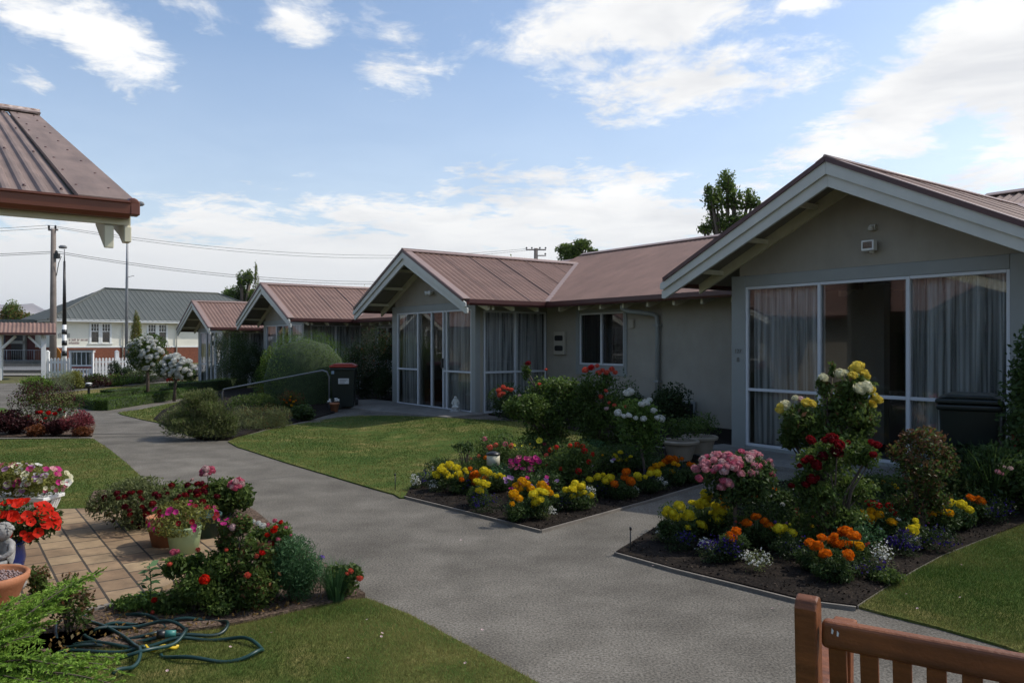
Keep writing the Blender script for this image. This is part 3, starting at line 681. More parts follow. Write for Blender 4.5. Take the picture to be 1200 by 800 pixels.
# ================================================================== hall across the street
def hall():
    A = Vector((-35.3, 60, 0)); ang = math.atan2(.70, .72)
    root = empty('community_hall', A, ang, 'cream hall with brick base and hipped green grey roof across the street', 'hall')
    # local x along the front, y into the building (left-hand normal), z up
    L, D, E0, Rg = 20.0, 10.0, 3.25, 6.25
    zb = 1.22
    w = MB()
    wins = [(6.0, 7.6), (7.6 + .5, 9.5)]
    def px2x(px):   # wall position seen at a photo column
        k = (px - 600) / F; c, s_ = math.cos(ang), math.sin(ang)
        return (k * A.y - A.x) / (c - k * s_)
    W_ = [(px2x(106.5), px2x(116.0)), (px2x(119.5), px2x(129.0)), (px2x(173.5), px2x(182.5)), (px2x(186), px2x(195))]
    x = 0
    for a, b in W_:
        w.box(x, a, 0, .2, zb, E0); w.box(a, b, 0, .2, zb, 1.62); w.box(a, b, 0, .2, 3.1, E0); x = b
    w.box(x, L, 0, .2, zb, E0); w.box(L - .2, L, .2, D, zb, E0); w.box(0, .2, .2, D, zb, E0); w.box(.2, L - .2, D - .2, D, zb, E0)
    for i in range(9):
        z = zb + .2 + i * .22; 
    w.build('wall', M_hall, root)
    b = MB(); b.box(-.03, L + .03, -.03, D + .03, -.5, zb); b.build('brick_base', M_brick, root)
    b = MB(); b.box(-.05, L + .05, -.05, -.005, zb - .02, zb + .09); b.box(-.06, .06, -.04, .0, zb, E0); b.box(-.3, L + .3, -.34, -.0, E0 - .02, E0 + .08); b.box(-.45, L + .45, -.62, -.58, E0 - .02, E0 + .16); b.box(-.45, -.41, -.58, D + .5, E0 - .02, E0 + .16)
    b.build('trim', M_white, root)
    rf = MB(); o = .65; h0 = E0 + .1
    e = [(-o, -o, h0), (L + o, -o, h0), (L + o, D + o, h0), (-o, D + o, h0)]; r = [(5, D / 2, Rg), (L - 5, D / 2, Rg)]
    # standing ribs on the front face
    def face(p, q, a, b_, n):
        p, q, a, b_ = map(Vector, (p, q, a, b_)); vs = []; nrm = (q - p).cross(b_ - p).normalized()
        if nrm.z < 0: nrm = -nrm
        cols = 0
        for i in range(n + 1):
            f = i / n; lo = p.lerp(q, f); top_x = None
            # columns run straight up the slope
            d = (q - p).normalized(); up = (a - p) - d * ((a - p).dot(d)); Lq = (q - p).length; s_ = f * Lq; sa = (a - p).dot(d); sb = (b_ - p).dot(d)
            m = 1 if sa <= s_ <= sb else (s_ / sa if s_ < sa else (Lq - s_) / (Lq - sb)); m = max(0, m)
            for off in (0,): 
                k = nrm * (.035 if i % 4 == 0 else 0); vs += [lo + k, lo + up * m + k]; cols += 1
        rf.add(vs, [(2 * i, 2 * i + 2, 2 * i + 3, 2 * i + 1) for i in range(cols - 1)])
    face(e[0], e[1], r[0], r[1], 210); face(e[3], e[0], r[0], r[0], 110); face(e[1], e[2], r[1], r[1], 60); face(e[2], e[3], r[1], r[0], 60)
    rf.build('roof', M_greenroof, root)
    rc = MB(); rc.tube([(5, D / 2, Rg + .03), (L - 5, D / 2, Rg + .03)], .1, 6); 
    for a, b_ in ((e[0], r[0]), (e[1], r[1])): rc.tube([Vector(a) + Vector((0, 0, .03)), Vector(b_) + Vector((0, 0, .03))], .07, 6)
    rc.build('ridge_cap', M_greenroof, root)
    for a, b_ in W_:
        f = MB(); fw = .09; z0, z1 = 1.62, 3.1; zm = 2.5
        f.box(a - .12, a + .03, -.05, .1, z0 - .06, z1 + .08); f.box(b_ - .03, b_ + .12, -.05, .1, z0 - .06, z1 + .08)
        f.box(a - .2, b_ + .2, -.09, .05, z0 - .14, z0 - .061); f.box(a + .03, b_ - .03, -.03, .08, zm - .03, zm + .03); f.box(a + .03, b_ - .03, -.03, .08, z1 - .02, z1 + .06)
        for i in (1, 2): xx = a + (b_ - a) * i / 3; f.box(xx - .02, xx + .02, -.028, .05, zm + .03, z1 - .02)
        f.box(a + .03, b_ - .03, -.028, .05, 2.78, 2.81)
        wn = f.build('window', M_white, root)
        g = MB(); g.add([(a, .09, z0), (b_, .09, z0), (b_, .09, z1), (a, .09, z1)], [(0, 1, 2, 3)]); g.build('pane', M_glassdk, wn)
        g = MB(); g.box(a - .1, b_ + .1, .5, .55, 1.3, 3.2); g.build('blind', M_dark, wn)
    for px in (143.5, 206.5):
        x = px2x(px); d = MB(); d.tube([(x, -.1, .1), (x, -.1, 3.1), (x, -.5, 3.2)], .05, 8); d.build('downpipe', M_white, root)
    # rows of small dark lettering on the wall: too worn and small to read, so they stay worn marks
    def marks(px0, px1, z, hgt, words, m, name='worn_lettering'):
        mb = MB(); x0, x1 = px2x(px0), px2x(px1); n = sum(words) + len(words) - 1; st = (x1 - x0) / n; i = 0; r = random.Random(int(px0))
        for w_ in words:
            for j in range(w_):
                x = x0 + (i + .5) * st; i += 1; q = hgt * (.75 + .25 * r.random())
                mb.box(x - st * .36, x - st * .14, -.012, -.002, z, z + q); 
                if r.random() < .7: mb.box(x + st * .14, x + st * .34, -.012, -.002, z, z + hgt)
                if r.random() < .8: mb.box(x - st * .14, x + st * .14, -.012, -.002, z + hgt * r.choice((0, .4, .8)), z + hgt * r.choice((.2, .55, .98)) + .03)
            i += 1
        mb.build(name, m, root)
    M_let = mat('dark_lettering', (.20, .19, .17), .6, .05, 5); M_l2 = mat('faded_red_lettering', (.34, .24, .22), .6, .05, 5)
    marks(68, 82, 1.98, .36, (5, 4), M_let); marks(80.5, 103, 1.72, .17, (2, 5, 3, 8), M_l2); marks(80.5, 93, 1.48, .17, (9,), M_l2)
hall()
# dark porch building beside the hall, seen through the gate
k0 = empty('porch_building', (-42.5, 62, 0), R(6), 'dark maroon porch building with a blue grey pillar, seen through the gate', 'building')
M_mar = mat('maroon_wall', (.10, .025, .022), .7, .15, 1)
k = MB(); k.box(1.7, 5.0, 2.0, 2.3, -.3, 3.2); k.box(-9, 1.7, 4.0, 4.2, -.3, 3.2); k.box(5.0, 5.3, 1, 8, -.3, 3.2); k.build('wall', M_mar, k0)
k = MB(); k.box(-9.3, 5.6, -.3, 8, 3.2, 3.45); k.build('roof', M_greenroof, k0)
k = MB(); k.box(.0, .95, 1.2, 1.9, -.3, 3.2); k.build('pillar', mat('blue_grey_pillar', (.22, .23, .30)), k0)
k = MB(); k.box(1.15, 1.4, .6, .8, -.3, 3.2); k.box(1.4, 2.6, 1.7, 1.99, 1.5, 1.75); k.box(2.4, 2.6, 1.7, 1.99, -.2, 3.2); k.build('door_frame', mat('stone_frame', (.30, .29, .25)), k0)
k = MB(); k.box(1.4, 2.4, 1.9, 1.95, -.2, 1.5); k.box(1.4, 2.4, 1.9, 1.95, 1.75, 3.2); k.build('door', M_black, k0)
k = MB(); k.box(-3, 5.2, -.6, 1.0, -.12, .12); k.build('step', M_conc, k0)
rl = empty('street_railing', (-42, 60.6, 0), 0, 'low grey metal railing before the dark porch, through the gate', 'railing')
k = MB(); k.tube([(-6, 0, 1.0), (6.5, 0, 1.0)], .03, 6); k.tube([(-6, 0, .2), (6.5, 0, .2)], .03, 6); k.build('rail', M_gal, rl)
for i in range(36):
    if i % 6 == 0: k = MB(); k.tube([(-6 + i * .357, 0, -.15), (-6 + i * .357, 0, 1.0)], .03, 6); k.build('post', M_gal, rl)
k = MB()
for i in range(72): k.tube([(-6 + i * .175, 0, .2), (-6 + i * .175, 0, 1.0)], .01, 4)
k.build('bars', M_gal, rl)
# orange bollard sign beside the gate
ob = empty('marker_post', (-25.6, 43.5, -.08), 0, 'orange yellow marker board on a post beside the gate', 'marker')
k = MB(); k.box(-.06, .34, -.05, .0, .0, 1.15); k.prism([(-.06, 1.15), (.34, 1.15), (.14, 1.4)], -.05, 0); k.build('board', mat('orange_paint', (.62, .24, .03), .6), ob)
k = MB(); k.box(.36, .52, -.04, .02, .0, 1.1); k.build('post', M_fascia, ob)
# ================================================================== gate, fence, notice board
def gate():
    Y = 36.5; x0, x1 = (2 - 600) / F * Y, (51 - 600) / F * Y; zg = -.12
    root = empty('lych_gate', (x1, Y, zg), R(31),  'white lych gate with a small red corrugated roof at the end of the path', 'gate')
    H = 2.06; D = 1.5; x0 = x1 - 1.75
    for x in (0, x0 - x1):
        for y in (0, D):
            p = MB(); p.box(x - .1, x + .1, y, y + .2, -.1, H); bevel(p.build('post', M_white, root), .01)
            b = MB()
            for sg in (-1, 1):
                if x == 0 and sg > 0: continue
                b.bar((x + sg * .1, y + .1, H - .62), (x + sg * .62, y + .1, H - .06), .09, .09)
            b.build('brace', M_white, root)
    b = MB(); b.box(x0 - x1 - 1.2, .45, .0, .14, H, H + .12); b.box(x0 - x1 - 1.2, .45, D + .05, D + .19, H, H + .12); b.build('beam', M_white, root)
    r = MB(); n = 90; xa, xb = x0 - x1 - 1.4, .5; vs = []
    for i in range(n + 1):
        x = xa + (xb - xa) * i / n; o = .02 * math.cos(i * math.pi / 2)
        vs += [(x, -.35, H + .08 + o), (x, D / 2 + .1, H + .58 + o), (x, D + .55, H + .08 + o)]
    r.add(vs, [(i * 3 + q, i * 3 + q + 3, i * 3 + q + 4, i * 3 + q + 1) for i in range(n) for q in (0, 1)])
    r.build('roof', M_roof, root)
    g = MB(); g.box(xa, xb, -.42, -.34, H - .0, H + .1); g.build('gutter', M_gutterd, root)
    e = MB(); e.prism([(-.32, H + .02), (D + .5, H + .02), (D / 2 + .1, H + .56)], 0, .04, Matrix(((0, 1, 0, xb - .06), (1, 0, 0, 0), (0, 0, 1, 0), (0, 0, 0, 1)))); e.build('gable_end', M_white, root)
    k = MB(); k.tube([(.02, -.14, 1.95), (.02, -.16, 2.0), (.02, -.14, 2.12)], .07, 8); k.build('gate_lamp', M_white, root)
gate()
def fence(a, b, label, n, h=.98, z=-.12):
    a = Vector((a[0], a[1], z)); b = Vector((b[0], b[1], z)); L = (b - a).length
    root = empty('picket_fence', a, math.atan2((b - a).y, (b - a).x), label, 'fence', 'white picket fence along the street')
    r = MB(); r.box(0, L, .03, .08, .25, .35); r.box(0, L, .03, .08, .72, .82); r.build('rail', M_white, root)
    k = MB(); m = int(L / .14)
    for i in range(m):
        x = (i + .5) * L / m; k.prism([(x - .045, .06), (x + .045, .06), (x + .045, h - .05), (x, h), (x - .045, h - .05)], 0, .029)
    k.build('pickets', M_white, root)
    for i in range(n):
        x = L * i / max(1, n - 1); p = MB(); p.box(x - .08, x + .08, .081, .24, -.1, h + .27); p.prism([(x - .1, h + .27), (x + .1, h + .27), (x, h + .35)], .07, .25); p.build('post', M_white, root)
fx = lambda px, Y: ((px - 600) / F * Y, Y)
fence(fx(54, 36.6), fx(82, 36.8), 'white picket fence panel between the gate and the notice case', 2)
fence(fx(107, 36.9), fx(168, 38.5), 'white picket fence run to the right of the notice case', 3)
nb = empty('notice_case', (*fx(82, 36.2), -.12), R(2), 'white framed notice case with glass doors in the picket fence', 'notice board')
k = MB(); wn = 1.05
k.box(0, .06, 0, .12, 0, 1.25); k.box(wn - .06, wn, 0, .12, 0, 1.25); k.box(-.03, wn + .03, -.05, .17, 1.25, 1.33); k.box(.06, wn - .06, .0, .12, .58, .66)
for x in (.3, .52, .74): k.box(x - .015, x + .015, 0, .05, .66, 1.25)
k.build('frame', M_white, nb)
k = MB(); k.box(.06, wn - .06, .08, .12, .66, 1.25); k.build('board', mat('grey_green_felt', (.22, .25, .22)), nb)
k = MB(); k.box(.06, wn - .06, .02, .025, .66, 1.25); k.build('pane', M_glass, nb)
k = MB(); k.box(-.06, wn + .06, -.08, .2, 1.33, 1.37); k.build('cover', M_roof, nb)
k = MB(); k.box(.06, wn - .06, .04, .09, .5, .58); k.build('lower_rail', M_redlid, nb)
for i in range(7):
    pass
k = MB()
for i in range(6): k.box(.1 + i * .15, .16 + i * .15, .05, .08, .02, .5)
k.build('pickets', M_white, nb)
# ================================================================== poles and wires
pY = 43.2; pX = (62 - 600) / F * pY
pr = empty('power_pole', (pX, pY, -.1), 0, 'grey wooden power pole behind the gate, insulators at its top', 'power pole')
k = MB(); k.tube([(0, 0, -.3), (.02, 0, 4), (0.03, 0, 8.0)], [.19, .16, .125], 12); k.build('pole', M_woodpole, pr)
for x in (-.22, .14):
    k = MB(); k.lathe([(.0, -.12), (.05, -.1), (.05, .02), (.07, .05), (.03, .1), (0, .12)], 10, (x, 0, 8.1)); k.build('insulator', M_black, pr)
k = MB(); k.box(-.25, .28, -.04, .04, 7.9, 8.0); k.build('crossarm', M_woodpole, pr)
k = MB(); k.box(.1, .34, -.12, .12, 6.35, 6.62); k.tube([(.1, 0, 6.5), (.5, -.05, 6.45), (.35, -.05, 6.1), (.2, 0, 5.4)], .02, 6); k.lathe([(.06, 0), (.08, .1), (.04, .2)], 8, (.2, 0, 6.6)); k.build('cable_bracket', M_black, pr)
# zebra pole
sY = 39.0; sX = (75.5 - 600) / F * sY
zp = empty('striped_lamp_post', (sX, sY, -.1), 0, 'slim lamp post with black and white bands, beside the power pole', 'lamp post')
zt = lambda py: Z(py, sY) + .1
k = MB(); k.tube([(0, 0, 0), (0, 0, zt(380))], [.115, .09], 12); k.build('white_shaft', M_white, zp)
for a, b in ((417, 411), (404.5, 399), (391.5, 386)):
    k = MB(); k.tube([(0, 0, zt(a)), (0, 0, zt(b))], [.122, .118], 12); k.build('black_band', M_black, zp)
k = MB(); k.tube([(0, 0, zt(380.2)), (0, 0, zt(306))], [.098, .05], 12); k.build('upper_shaft', M_black, zp)
k = MB(); k.tube([(0, 0, zt(306)), (0, 0, zt(292))], [.03, .02], 8); k.lathe([(0, .0), (.13, .02), (.15, .1), (.09, .17), (0, .18)], 12, (-.08, 0, zt(291.5)), 1.4, 1); k.build('lamp_head', mat('lamp_grey', (.2, .2, .2)), zp)
# tall mast with a street light
mY = 47.0; mX = (149 - 600) / F * mY
mp = empty('street_light', (mX, mY, -.1), 0, 'tall grey steel street light before the hall, its head just above the verandah gutter', 'street light')
k = MB(); k.tube([(-.05, 0, 0), (-.02, 0, 5), (.04, 0, Z(245, mY))], [.10, .08, .04], 10); k.build('pole', M_gal, mp)
k = MB(); k.tube([(.04, 0, Z(245, mY)), (.2, -.1, Z(240, mY)), (.6, -.2, Z(238.5, mY))], .03, 8); k.build('arm', M_gal, mp)
k = MB(); k.lathe([(0, -.12), (.14, -.08), (.2, 0), (.16, .14), (.04, .2), (0, .2)], 12, (.85, -.2, Z(238.5, mY)), 1.5, .8); k.build('lamp_head', mat('lamp_grey', (.1, .1, .1)), mp)
k = MB(); k.tube([(0, 0, Z(323, mY)), (.2, 0, Z(322, mY)), (.42, 0, Z(321, mY))], .018, 6); k.build('spur', M_gal, mp)
# far pole behind the centre roof
qY = 58.0; qX = (628 - 600) / F * qY
fp = empty('power_pole', (qX, qY, 0), 0, 'distant power pole with crossarms poking above the centre roof', 'power pole')
k = MB(); k.tube([(0, 0, 0), (0, 0, Z(291, qY))], [.2, .14], 10); k.build('pole', M_woodpole, fp)
k = MB(); k.box(-.75, .75, -.06, .06, Z(293.3, qY), Z(292, qY)); k.box(-.1, .75, -.06, .06, Z(300, qY), Z(299, qY)); k.build('crossarm', M_woodpole, fp)
for x, y in ((-.7, 291.5), (-.3, 291.5), (.3, 291.5), (.72, 291.5), (.7, 298.5)):
    k = MB(); k.lathe([(.05, 0), (.07, .1), (0, .14)], 8, (x, 0, Z(y, qY))); k.build('insulator', M_black, fp)
def wire(name, a, b, sag, label, r=.012):
    pts = []
    for i in range(25):
        f = i / 24; p = Vector(a).lerp(Vector(b), f); p.z -= sag * 4 * f * (1 - f); pts.append(p)
    k = MB(); k.tube(pts, r, 5); tag(k.build(name, M_black), label, 'power line', 'overhead power lines')
for i, (dx, py, far, sag) in enumerate(((-.22, 264, 8.3, 1.0), (.14, 266.8, 8.15, 1.15))):
    zt_ = Z(py, pY); wire('power_line', (pX + dx, pY, zt_), (qX - .7 + i, qY, Z(291.5, qY)), sag, ('upper wire from the wooden pole to the far crossarms, the topmost', 'second wire down from the wooden pole to the far crossarms')[i], .011)
    wire('power_line', (pX + dx, pY, zt_), (pX - 34, pY - 2, zt_ + .1), .7, ('topmost wire running left out of view from the wooden pole', 'second wire running left out of view from the wooden pole')[i], .011)
for i, py in enumerate((294.5, 296.5)):
    zt_ = Z(py, pY); wire('power_line', (pX + .2, pY, zt_), (4, 66, 8.1 - i * .25), 1.5, ('upper of the two low wires crossing above the hall roof', 'lowest thick wire crossing above the hall roof')[i], .014)
    wire('power_line', (pX + .1, pY, zt_), (pX - 34, pY - 2, zt_ - .1), .5, ('upper of the two low wires leaving left from the pole', 'lowest of the wires leaving left from the pole')[i], .014)
# ================================================================== bins, rail, pots and small things
def bin_(loc, rz, lid, label, sticker=False, s=1.0):
    root = empty('wheelie_bin', loc, rz, label, 'bin')
    k = MB(); a, b = .23 * s, .27 * s; c, d = .24 * s, .31 * s; h = .92 * s
    vs = [(-a, -c, .04), (a, -c, .04), (a, c, .08), (-a, c, .08), (-b, -d, h), (b, -d, h), (b, d, h), (-b, d, h)]
    k.add(vs, [(3, 2, 1, 0), (0, 1, 5, 4), (1, 2, 6, 5), (2, 3, 7, 6), (3, 0, 4, 7), (4, 5, 6, 7)]); k.box(-b - .02, b + .02, -d - .02, d + .02, h - .07 * s, h)
    bevel(k.build('body', M_plastic, root), .025, 3)
    k = MB(); k.box(-b - .025, b + .025, -d - .05, d + .03, h + .004, h + .045); k.prism([(-b - .01, h + .045), (b + .01, h + .045), (b - .08, h + .085), (-b + .08, h + .085)], -d, d); bevel(k.build('lid', lid, root), .012, 2)
    k = MB(); k.tube([(-b * .8, d + .08, h - .02), (b * .8, d + .08, h - .02)], .015, 8); k.build('handle', M_plastic, root)
    for x in (-b, b): k = MB(); k.tube([(x - .03, d - .04, .1), (x + .03, d - .04, .1)], .1, 14); k.build('wheel', M_black, root)
    if sticker:
        k = MB(); k.box(-.10, .13, -.300, -.293, .56, .68); k.build('sticker', M_paper, root)
        for q in range(3):
            k = MB(); k.box(-.07, .10 - .03 * q, -.303, -.3005, .645 - q * .032, .655 - q * .032); k.build('printed_line', mat('printed_grey', (.12, .12, .12)), root)
        k = MB(); k.box(-.25, -.19, -.305, -.30, .78, .85); k.build('sticker', mat('pale_blue_label', (.3, .4, .5)), root)
    return root
bin_(G(403, 478), R(8), M_redlid, 'black wheelie bin with a red lid beside the round bush', True, 1.0)
bp_ = W(3.40, 7.98); bp_.z = gz(bp_.x, bp_.y); bin_(bp_, R(-33), M_plastic, 'dark wheelie bin standing before the right cottage window', False, .93)
# red bag hanging beside the right bin
b2 = W(2.85, 7.9); b2.z = .55
k = MB()
pr_ = []
for i in range(9):
    a = i / 8; pr_.append((.26 * math.sin(a * math.pi) ** .6 + .01, .62 * a))
k.lathe(pr_, 16, (0, 0, 0), 1, .6); rb = tag(k.build('garden_bag', mat('dark_red_canvas', (.10, .012, .01), .8), loc=b2 + Vector((0, 0, -.42))), 'dark red garden bag standing right of the dark bin', 'bag')
k = MB(); k.tube([(-.2, -.1, .1), (-.21, -.12, .4), (-.2, -.05, .62)], .02, 6); k.build('strap', mat('bright_red_strap', (.32, .02, .01)), rb)
# handrail
a = G(259, 470); e = G(385, 480)
hr = empty('handrail', e, 0, 'bent galvanised handrail rising between the bushes to the bin', 'handrail')
Ya, Ye = a.y * .93, e.y
top = Vector(((378 - 600) / F * Ye, Ye, Z(434, Ye))); lo = Vector(((262 - 600) / F * Ya, Ya, Z(456, Ya)))
k = MB()
pts = [Vector((lo.x - .03, lo.y, lo.z - .45)), Vector((lo.x - .03, lo.y, lo.z - .08)), lo, lo.lerp(top, .5), top, top + Vector((.10, 0, -.03)), Vector((top.x + .15, top.y, top.z - .14)), Vector((top.x + .15, top.y, 0.0))]
k.tube([p - e for p in pts], .019, 10); k.build('rail', M_gal, hr)
# statuette on the apron and small pot near the bin
def figure(mb, s, c=(0, 0, 0)):
    c = Vector(c)
    mb.lathe([(.11 * s, 0), (.12 * s, .03 * s), (.10 * s, .06 * s)], 14, c)
st = empty('garden_statuette', G(534, 484) + Vector((0, 0, .02)), 0, 'small white statuette on the apron beside the sliding door', 'statuette')
k = MB(); k.lathe([(.12, 0), (.125, .03), (.10, .05), (.09, .09), (.0, .10)], 14); k.build('base', M_stone, st)
skin('figure', [(0, 0, .12), (0, -.01, .18), (0, -.01, .24), (0, -.015, .285), (0, -.02, .33), (-.05, -.01, .235), (-.075, -.03, .18), (-.04, -.07, .15), (.05, -.01, .235), (.075, -.03, .18), (.04, -.07, .16), (-.04, -.06, .10), (-.06, -.11, .11), (.04, -.06, .10), (.06, -.11, .11)],
     [(0, 1), (1, 2), (2, 3), (3, 4), (2, 5), (5, 6), (6, 7), (2, 8), (8, 9), (9, 10), (0, 11), (11, 12), (0, 13), (13, 14)], [.05, .045, .038, .022, .04, .02, .018, .014, .02, .018, .014, .035, .025, .035, .025], M_fascia, st)
sp = empty('flower_pot', G(392, 482.5), 0, 'tiny terracotta pot with white flowers at the foot of the bin', 'flower pot')
k = MB(); k.lathe([(0, 0), (.07, 0), (.1, .16), (.11, .16), (.11, .2), (.08, .2), (.07, .15)], 14); k.build('pot', M_terra, sp)
k = MB()
for i in range(16): k.lathe([(0, -.02), (.03, 0), (0, .02)], 6, (random.uniform(-.13, .13), random.uniform(-.1, .1), .25 + random.uniform(-.03, .04)))
k.build('flowers', M_white, sp)
# path lights
def pathlight(px, py, topy, cap, body, label, r=.06):
    g = G(px, py); h = Z(topy, g.y) - g.z
    root = empty('path_light', g, 0, label, 'path light')
    k = MB(); k.lathe([(.035, 0), (.035, h * .55), (.03, h * .62)], 12); k.build('post', M_black, root)
    k = MB(); k.lathe([(r * .8, h * .60), (r, h * .62), (r, h - .012)], 16, cap=True); k.build('shade', body, root)
    k = MB(); k.lathe([(r * 1.12, h - .012), (r * 1.12, h), (r * .5, h + .02), (0, h + .022)], 16, cap=True); k.build('cap', cap, root)
pathlight(578, 566, 531, M_black, M_cream, 'path light with a cream drum and black cap among the pink flowers', .072)
pathlight(104, 463, 449, M_white, M_black, 'little black path light at the corner of the box hedge', .085)
pathlight(73, 503, 482, M_white, M_fascia, 'pale capped path light in the burgundy shrub bed', .06)
def stake(px, py, top, lab):
    g = G(px, py); h = Z(top, g.y) - g.z; k = MB(); k.tube([(0, 0, -.05), (.0, .01, h)], .005, 6); k.lathe([(.009, h - .01), (.009, h + .012)], 8, cap=True)
    tag(k.build('irrigation_stake', M_black, loc=g), lab, 'stake', 'thin black irrigation stakes')
stake(739, 650, 619, 'thin black irrigation stake at the corner of the right bed'); stake(463, 575, 556, 'thin black irrigation stake at the edge of the centre lawn')
# stone pots by the wall
def rimpot(g, s, label, m=M_potcream):
    root = empty('garden_pot', g, 0, label, 'garden pot')
    k = MB(); k.lathe([(0, 0), (.17 * s, 0), (.19 * s, .04 * s), (.25 * s, .26 * s), (.27 * s, .30 * s), (.31 * s, .31 * s), (.32 * s, .35 * s), (.30 * s, .37 * s), (.27 * s, .36 * s), (.25 * s, .3 * s), (0, .3 * s)], 28); bevel(k.build('pot', m, root), .003)
    k = MB(); k.lathe([(.25 * s, .31 * s), (0, .325 * s)], 20); k.build('potting_soil', M_soil, root)
    return root
g1 = G(797, 541); g2 = g1 + Vector((.34, .42, 0))
pot1 = rimpot(g1, .74, 'buff stone pot with a leafy plant behind the marigolds')
pot2 = rimpot(g2, .74, 'second buff stone pot tucked behind the first')
# ================================================================== left foreground pots
def ribplanter(c, ang, label):
    root = empty('planter_trough', c, ang, label, 'planter')
    k = MB(); L, D, H = .37, .115, .185; tp = .06
    def ring(z, gx, gy): return [(-L - gx, -D - gy, z), (L + gx, -D - gy, z), (L + gx, D + gy, z), (-L - gx, D + gy, z)]
    vs = ring(0, -tp, -tp * .6) + ring(H, 0, 0)
    k.add(vs, [(3, 2, 1, 0), (0, 1, 5, 4), (1, 2, 6, 5), (2, 3, 7, 6), (3, 0, 4, 7)])
    n = 22
    for i in range(n):
        f = (i + .5) / n * 2 - 1
        k.bar(((L - tp) * f, -D + tp * .6, .01), (L * f, -D, H - .01), .016, .012, up=(0, 1, 0))
    for i in range(7):
        f = (i + .5) / 7 * 2 - 1
        for sg in (1,): k.bar((sg * (L - tp), (D - tp * .6) * f, .01), (sg * L, D * f, H - .01), .016, .012, up=(1, 0, 0))
    k.box(-L - .02, L + .02, -D - .02, D + .02, H, H + .03)
    bevel(k.build('trough', M_white, root), .004)
    return root
c = G(30, 611); planter = ribplanter(Vector((-4.30, 6.68, .036)), R(-6), 'white ribbed planter trough full of pink and cream petunias')
bl = empty('flower_pot', Vector((-3.30, 5.06, .036)), 0, 'cobalt blue glazed pot of bright red petunias', 'flower pot')
k = MB(); k.lathe([(0, 0), (.07, 0), (.10, .04), (.115, .12), (.105, .2), (.115, .22), (.105, .22), (.09, .16), (0, .16)], 24); k.build('pot', M_potblue, bl)
gp = G(216, 652) + Vector((0, 0, .01))
gpot = empty('flower_pot', gp, 0, 'pale green pot of magenta petunias on the patio corner', 'flower pot')
k = MB(); k.lathe([(0, 0), (.092, 0), (.12, .20), (.124, .218), (.114, .218), (.105, .18), (0, .18)], 28); k.build('pot', M_potgreen, gpot)
tp_ = G(196, 643); tpot = empty('flower_pot', tp_, 0, 'terracotta pot half hidden left of the pale green pot', 'flower pot')
k = MB(); k.lathe([(0, 0), (.1, 0), (.14, .2), (.15, .2), (.15, .25), (.13, .25), (.12, .2), (0, .2)], 24); k.build('pot', M_terra, tpot)
dp_ = G(240, 633); dpot = empty('flower_pot', dp_, 0, 'dark green pot in shade right of the pale green pot', 'flower pot')
k = MB(); k.lathe([(0, 0), (.10, 0), (.12, .19), (.13, .19), (.13, .21), (.115, .21), (.12, .2), (0, .2)], 24); k.build('pot', M_potdark, dpot)
tb = Vector((-3.0, 4.42, .036))
tbr = empty('terracotta_bowl', tb, 0, 'wide terracotta bowl topped with pink grey gravel, in front of the cherub', 'bowl')
k = MB(); k.lathe([(0, 0), (.12, 0), (.155, .035), (.20, .14), (.218, .16), (.222, .19), (.21, .20), (.195, .19), (.185, .16), (0, .16)], 32); k.build('bowl', M_terra, tbr)
k = MB()
for i in range(900):
    r = .183 * math.sqrt(random.random()); a_ = random.random() * 6.283; s_ = random.uniform(.004, .009)
    k.lathe([(0, -s_ * .6), (s_, 0), (0, s_ * .7)], 5, (r * math.cos(a_), r * math.sin(a_), .167 + random.uniform(0, .008)))
k.build('gravel', mat('pink_grey_gravel', (.30, .22, .21), .9, .3, 90), tbr)
# cherub statue: one continuous skinned figure seated on a stump
ch = empty('cherub_statue', Vector((-3.10, 4.78, .036)), R(-25), 'weathered grey stone cherub sitting with its head bowed', 'statue')
k = MB(); k.lathe([(0, 0), (.09, 0), (.10, .03), (.08, .06), (.085, .12), (.07, .14), (0, .145)], 18); k.build('pedestal', M_stone, ch)
pts = [(0, 0, .18), (0, -.005, .235), (0, -.01, .285), (0, -.02, .315), (-.045, -.01, .29), (-.075, -.03, .245), (-.05, -.075, .225), (-.02, -.09, .25),
       (.045, -.01, .29), (.075, -.03, .245), (.05, -.07, .215), (.02, -.085, .23), (-.035, -.03, .17), (-.055, -.09, .18), (-.05, -.095, .12), (-.045, -.12, .10),
       (.035, -.03, .17), (.055, -.09, .175), (.05, -.09, .115), (.045, -.12, .095)]
ed = [(0, 1), (1, 2), (2, 3), (2, 4), (4, 5), (5, 6), (6, 7), (2, 8), (8, 9), (9, 10), (10, 11), (0, 12), (12, 13), (13, 14), (14, 15), (0, 16), (16, 17), (17, 18), (18, 19)]
rd = [.045, .042, .04, .022, .022, .019, .016, .013, .022, .019, .016, .013, .032, .026, .02, .014, .032, .026, .02, .014]
skin('body', pts, ed, rd, M_stone, ch)
k = MB(); k.lathe([(0, -.052), (.026, -.045), (.043, -.02), (.048, .005), (.043, .03), (.025, .048), (0, .052)], 20, (0, -.03, .36), 1, 1.05)
k.lathe([(0, -.01), (.009, 0), (0, .012)], 8, (0, -.082, .352)); 
for sg in (-1, 1): k.lathe([(0, -.012), (.008, 0), (0, .012)], 8, (sg * .048, -.03, .355)); k.lathe([(0, -.006), (.006, 0), (0, .006)], 6, (sg * .016, -.077, .362))
k.build('head', M_stone, ch)
k = MB()
for i in range(70):
    a_ = random.random() * 6.283; e_ = random.uniform(.1, 1.5); r = .048
    p = (r * math.cos(a_) * math.cos(e_), -.026 + r * math.sin(a_) * math.cos(e_), .365 + r * math.sin(e_))
    if p[1] < -.06 and p[2] < .385: continue
    k.lathe([(0, -.009), (.011, 0), (0, .009)], 6, p)
k.build('hair', M_stone, ch)
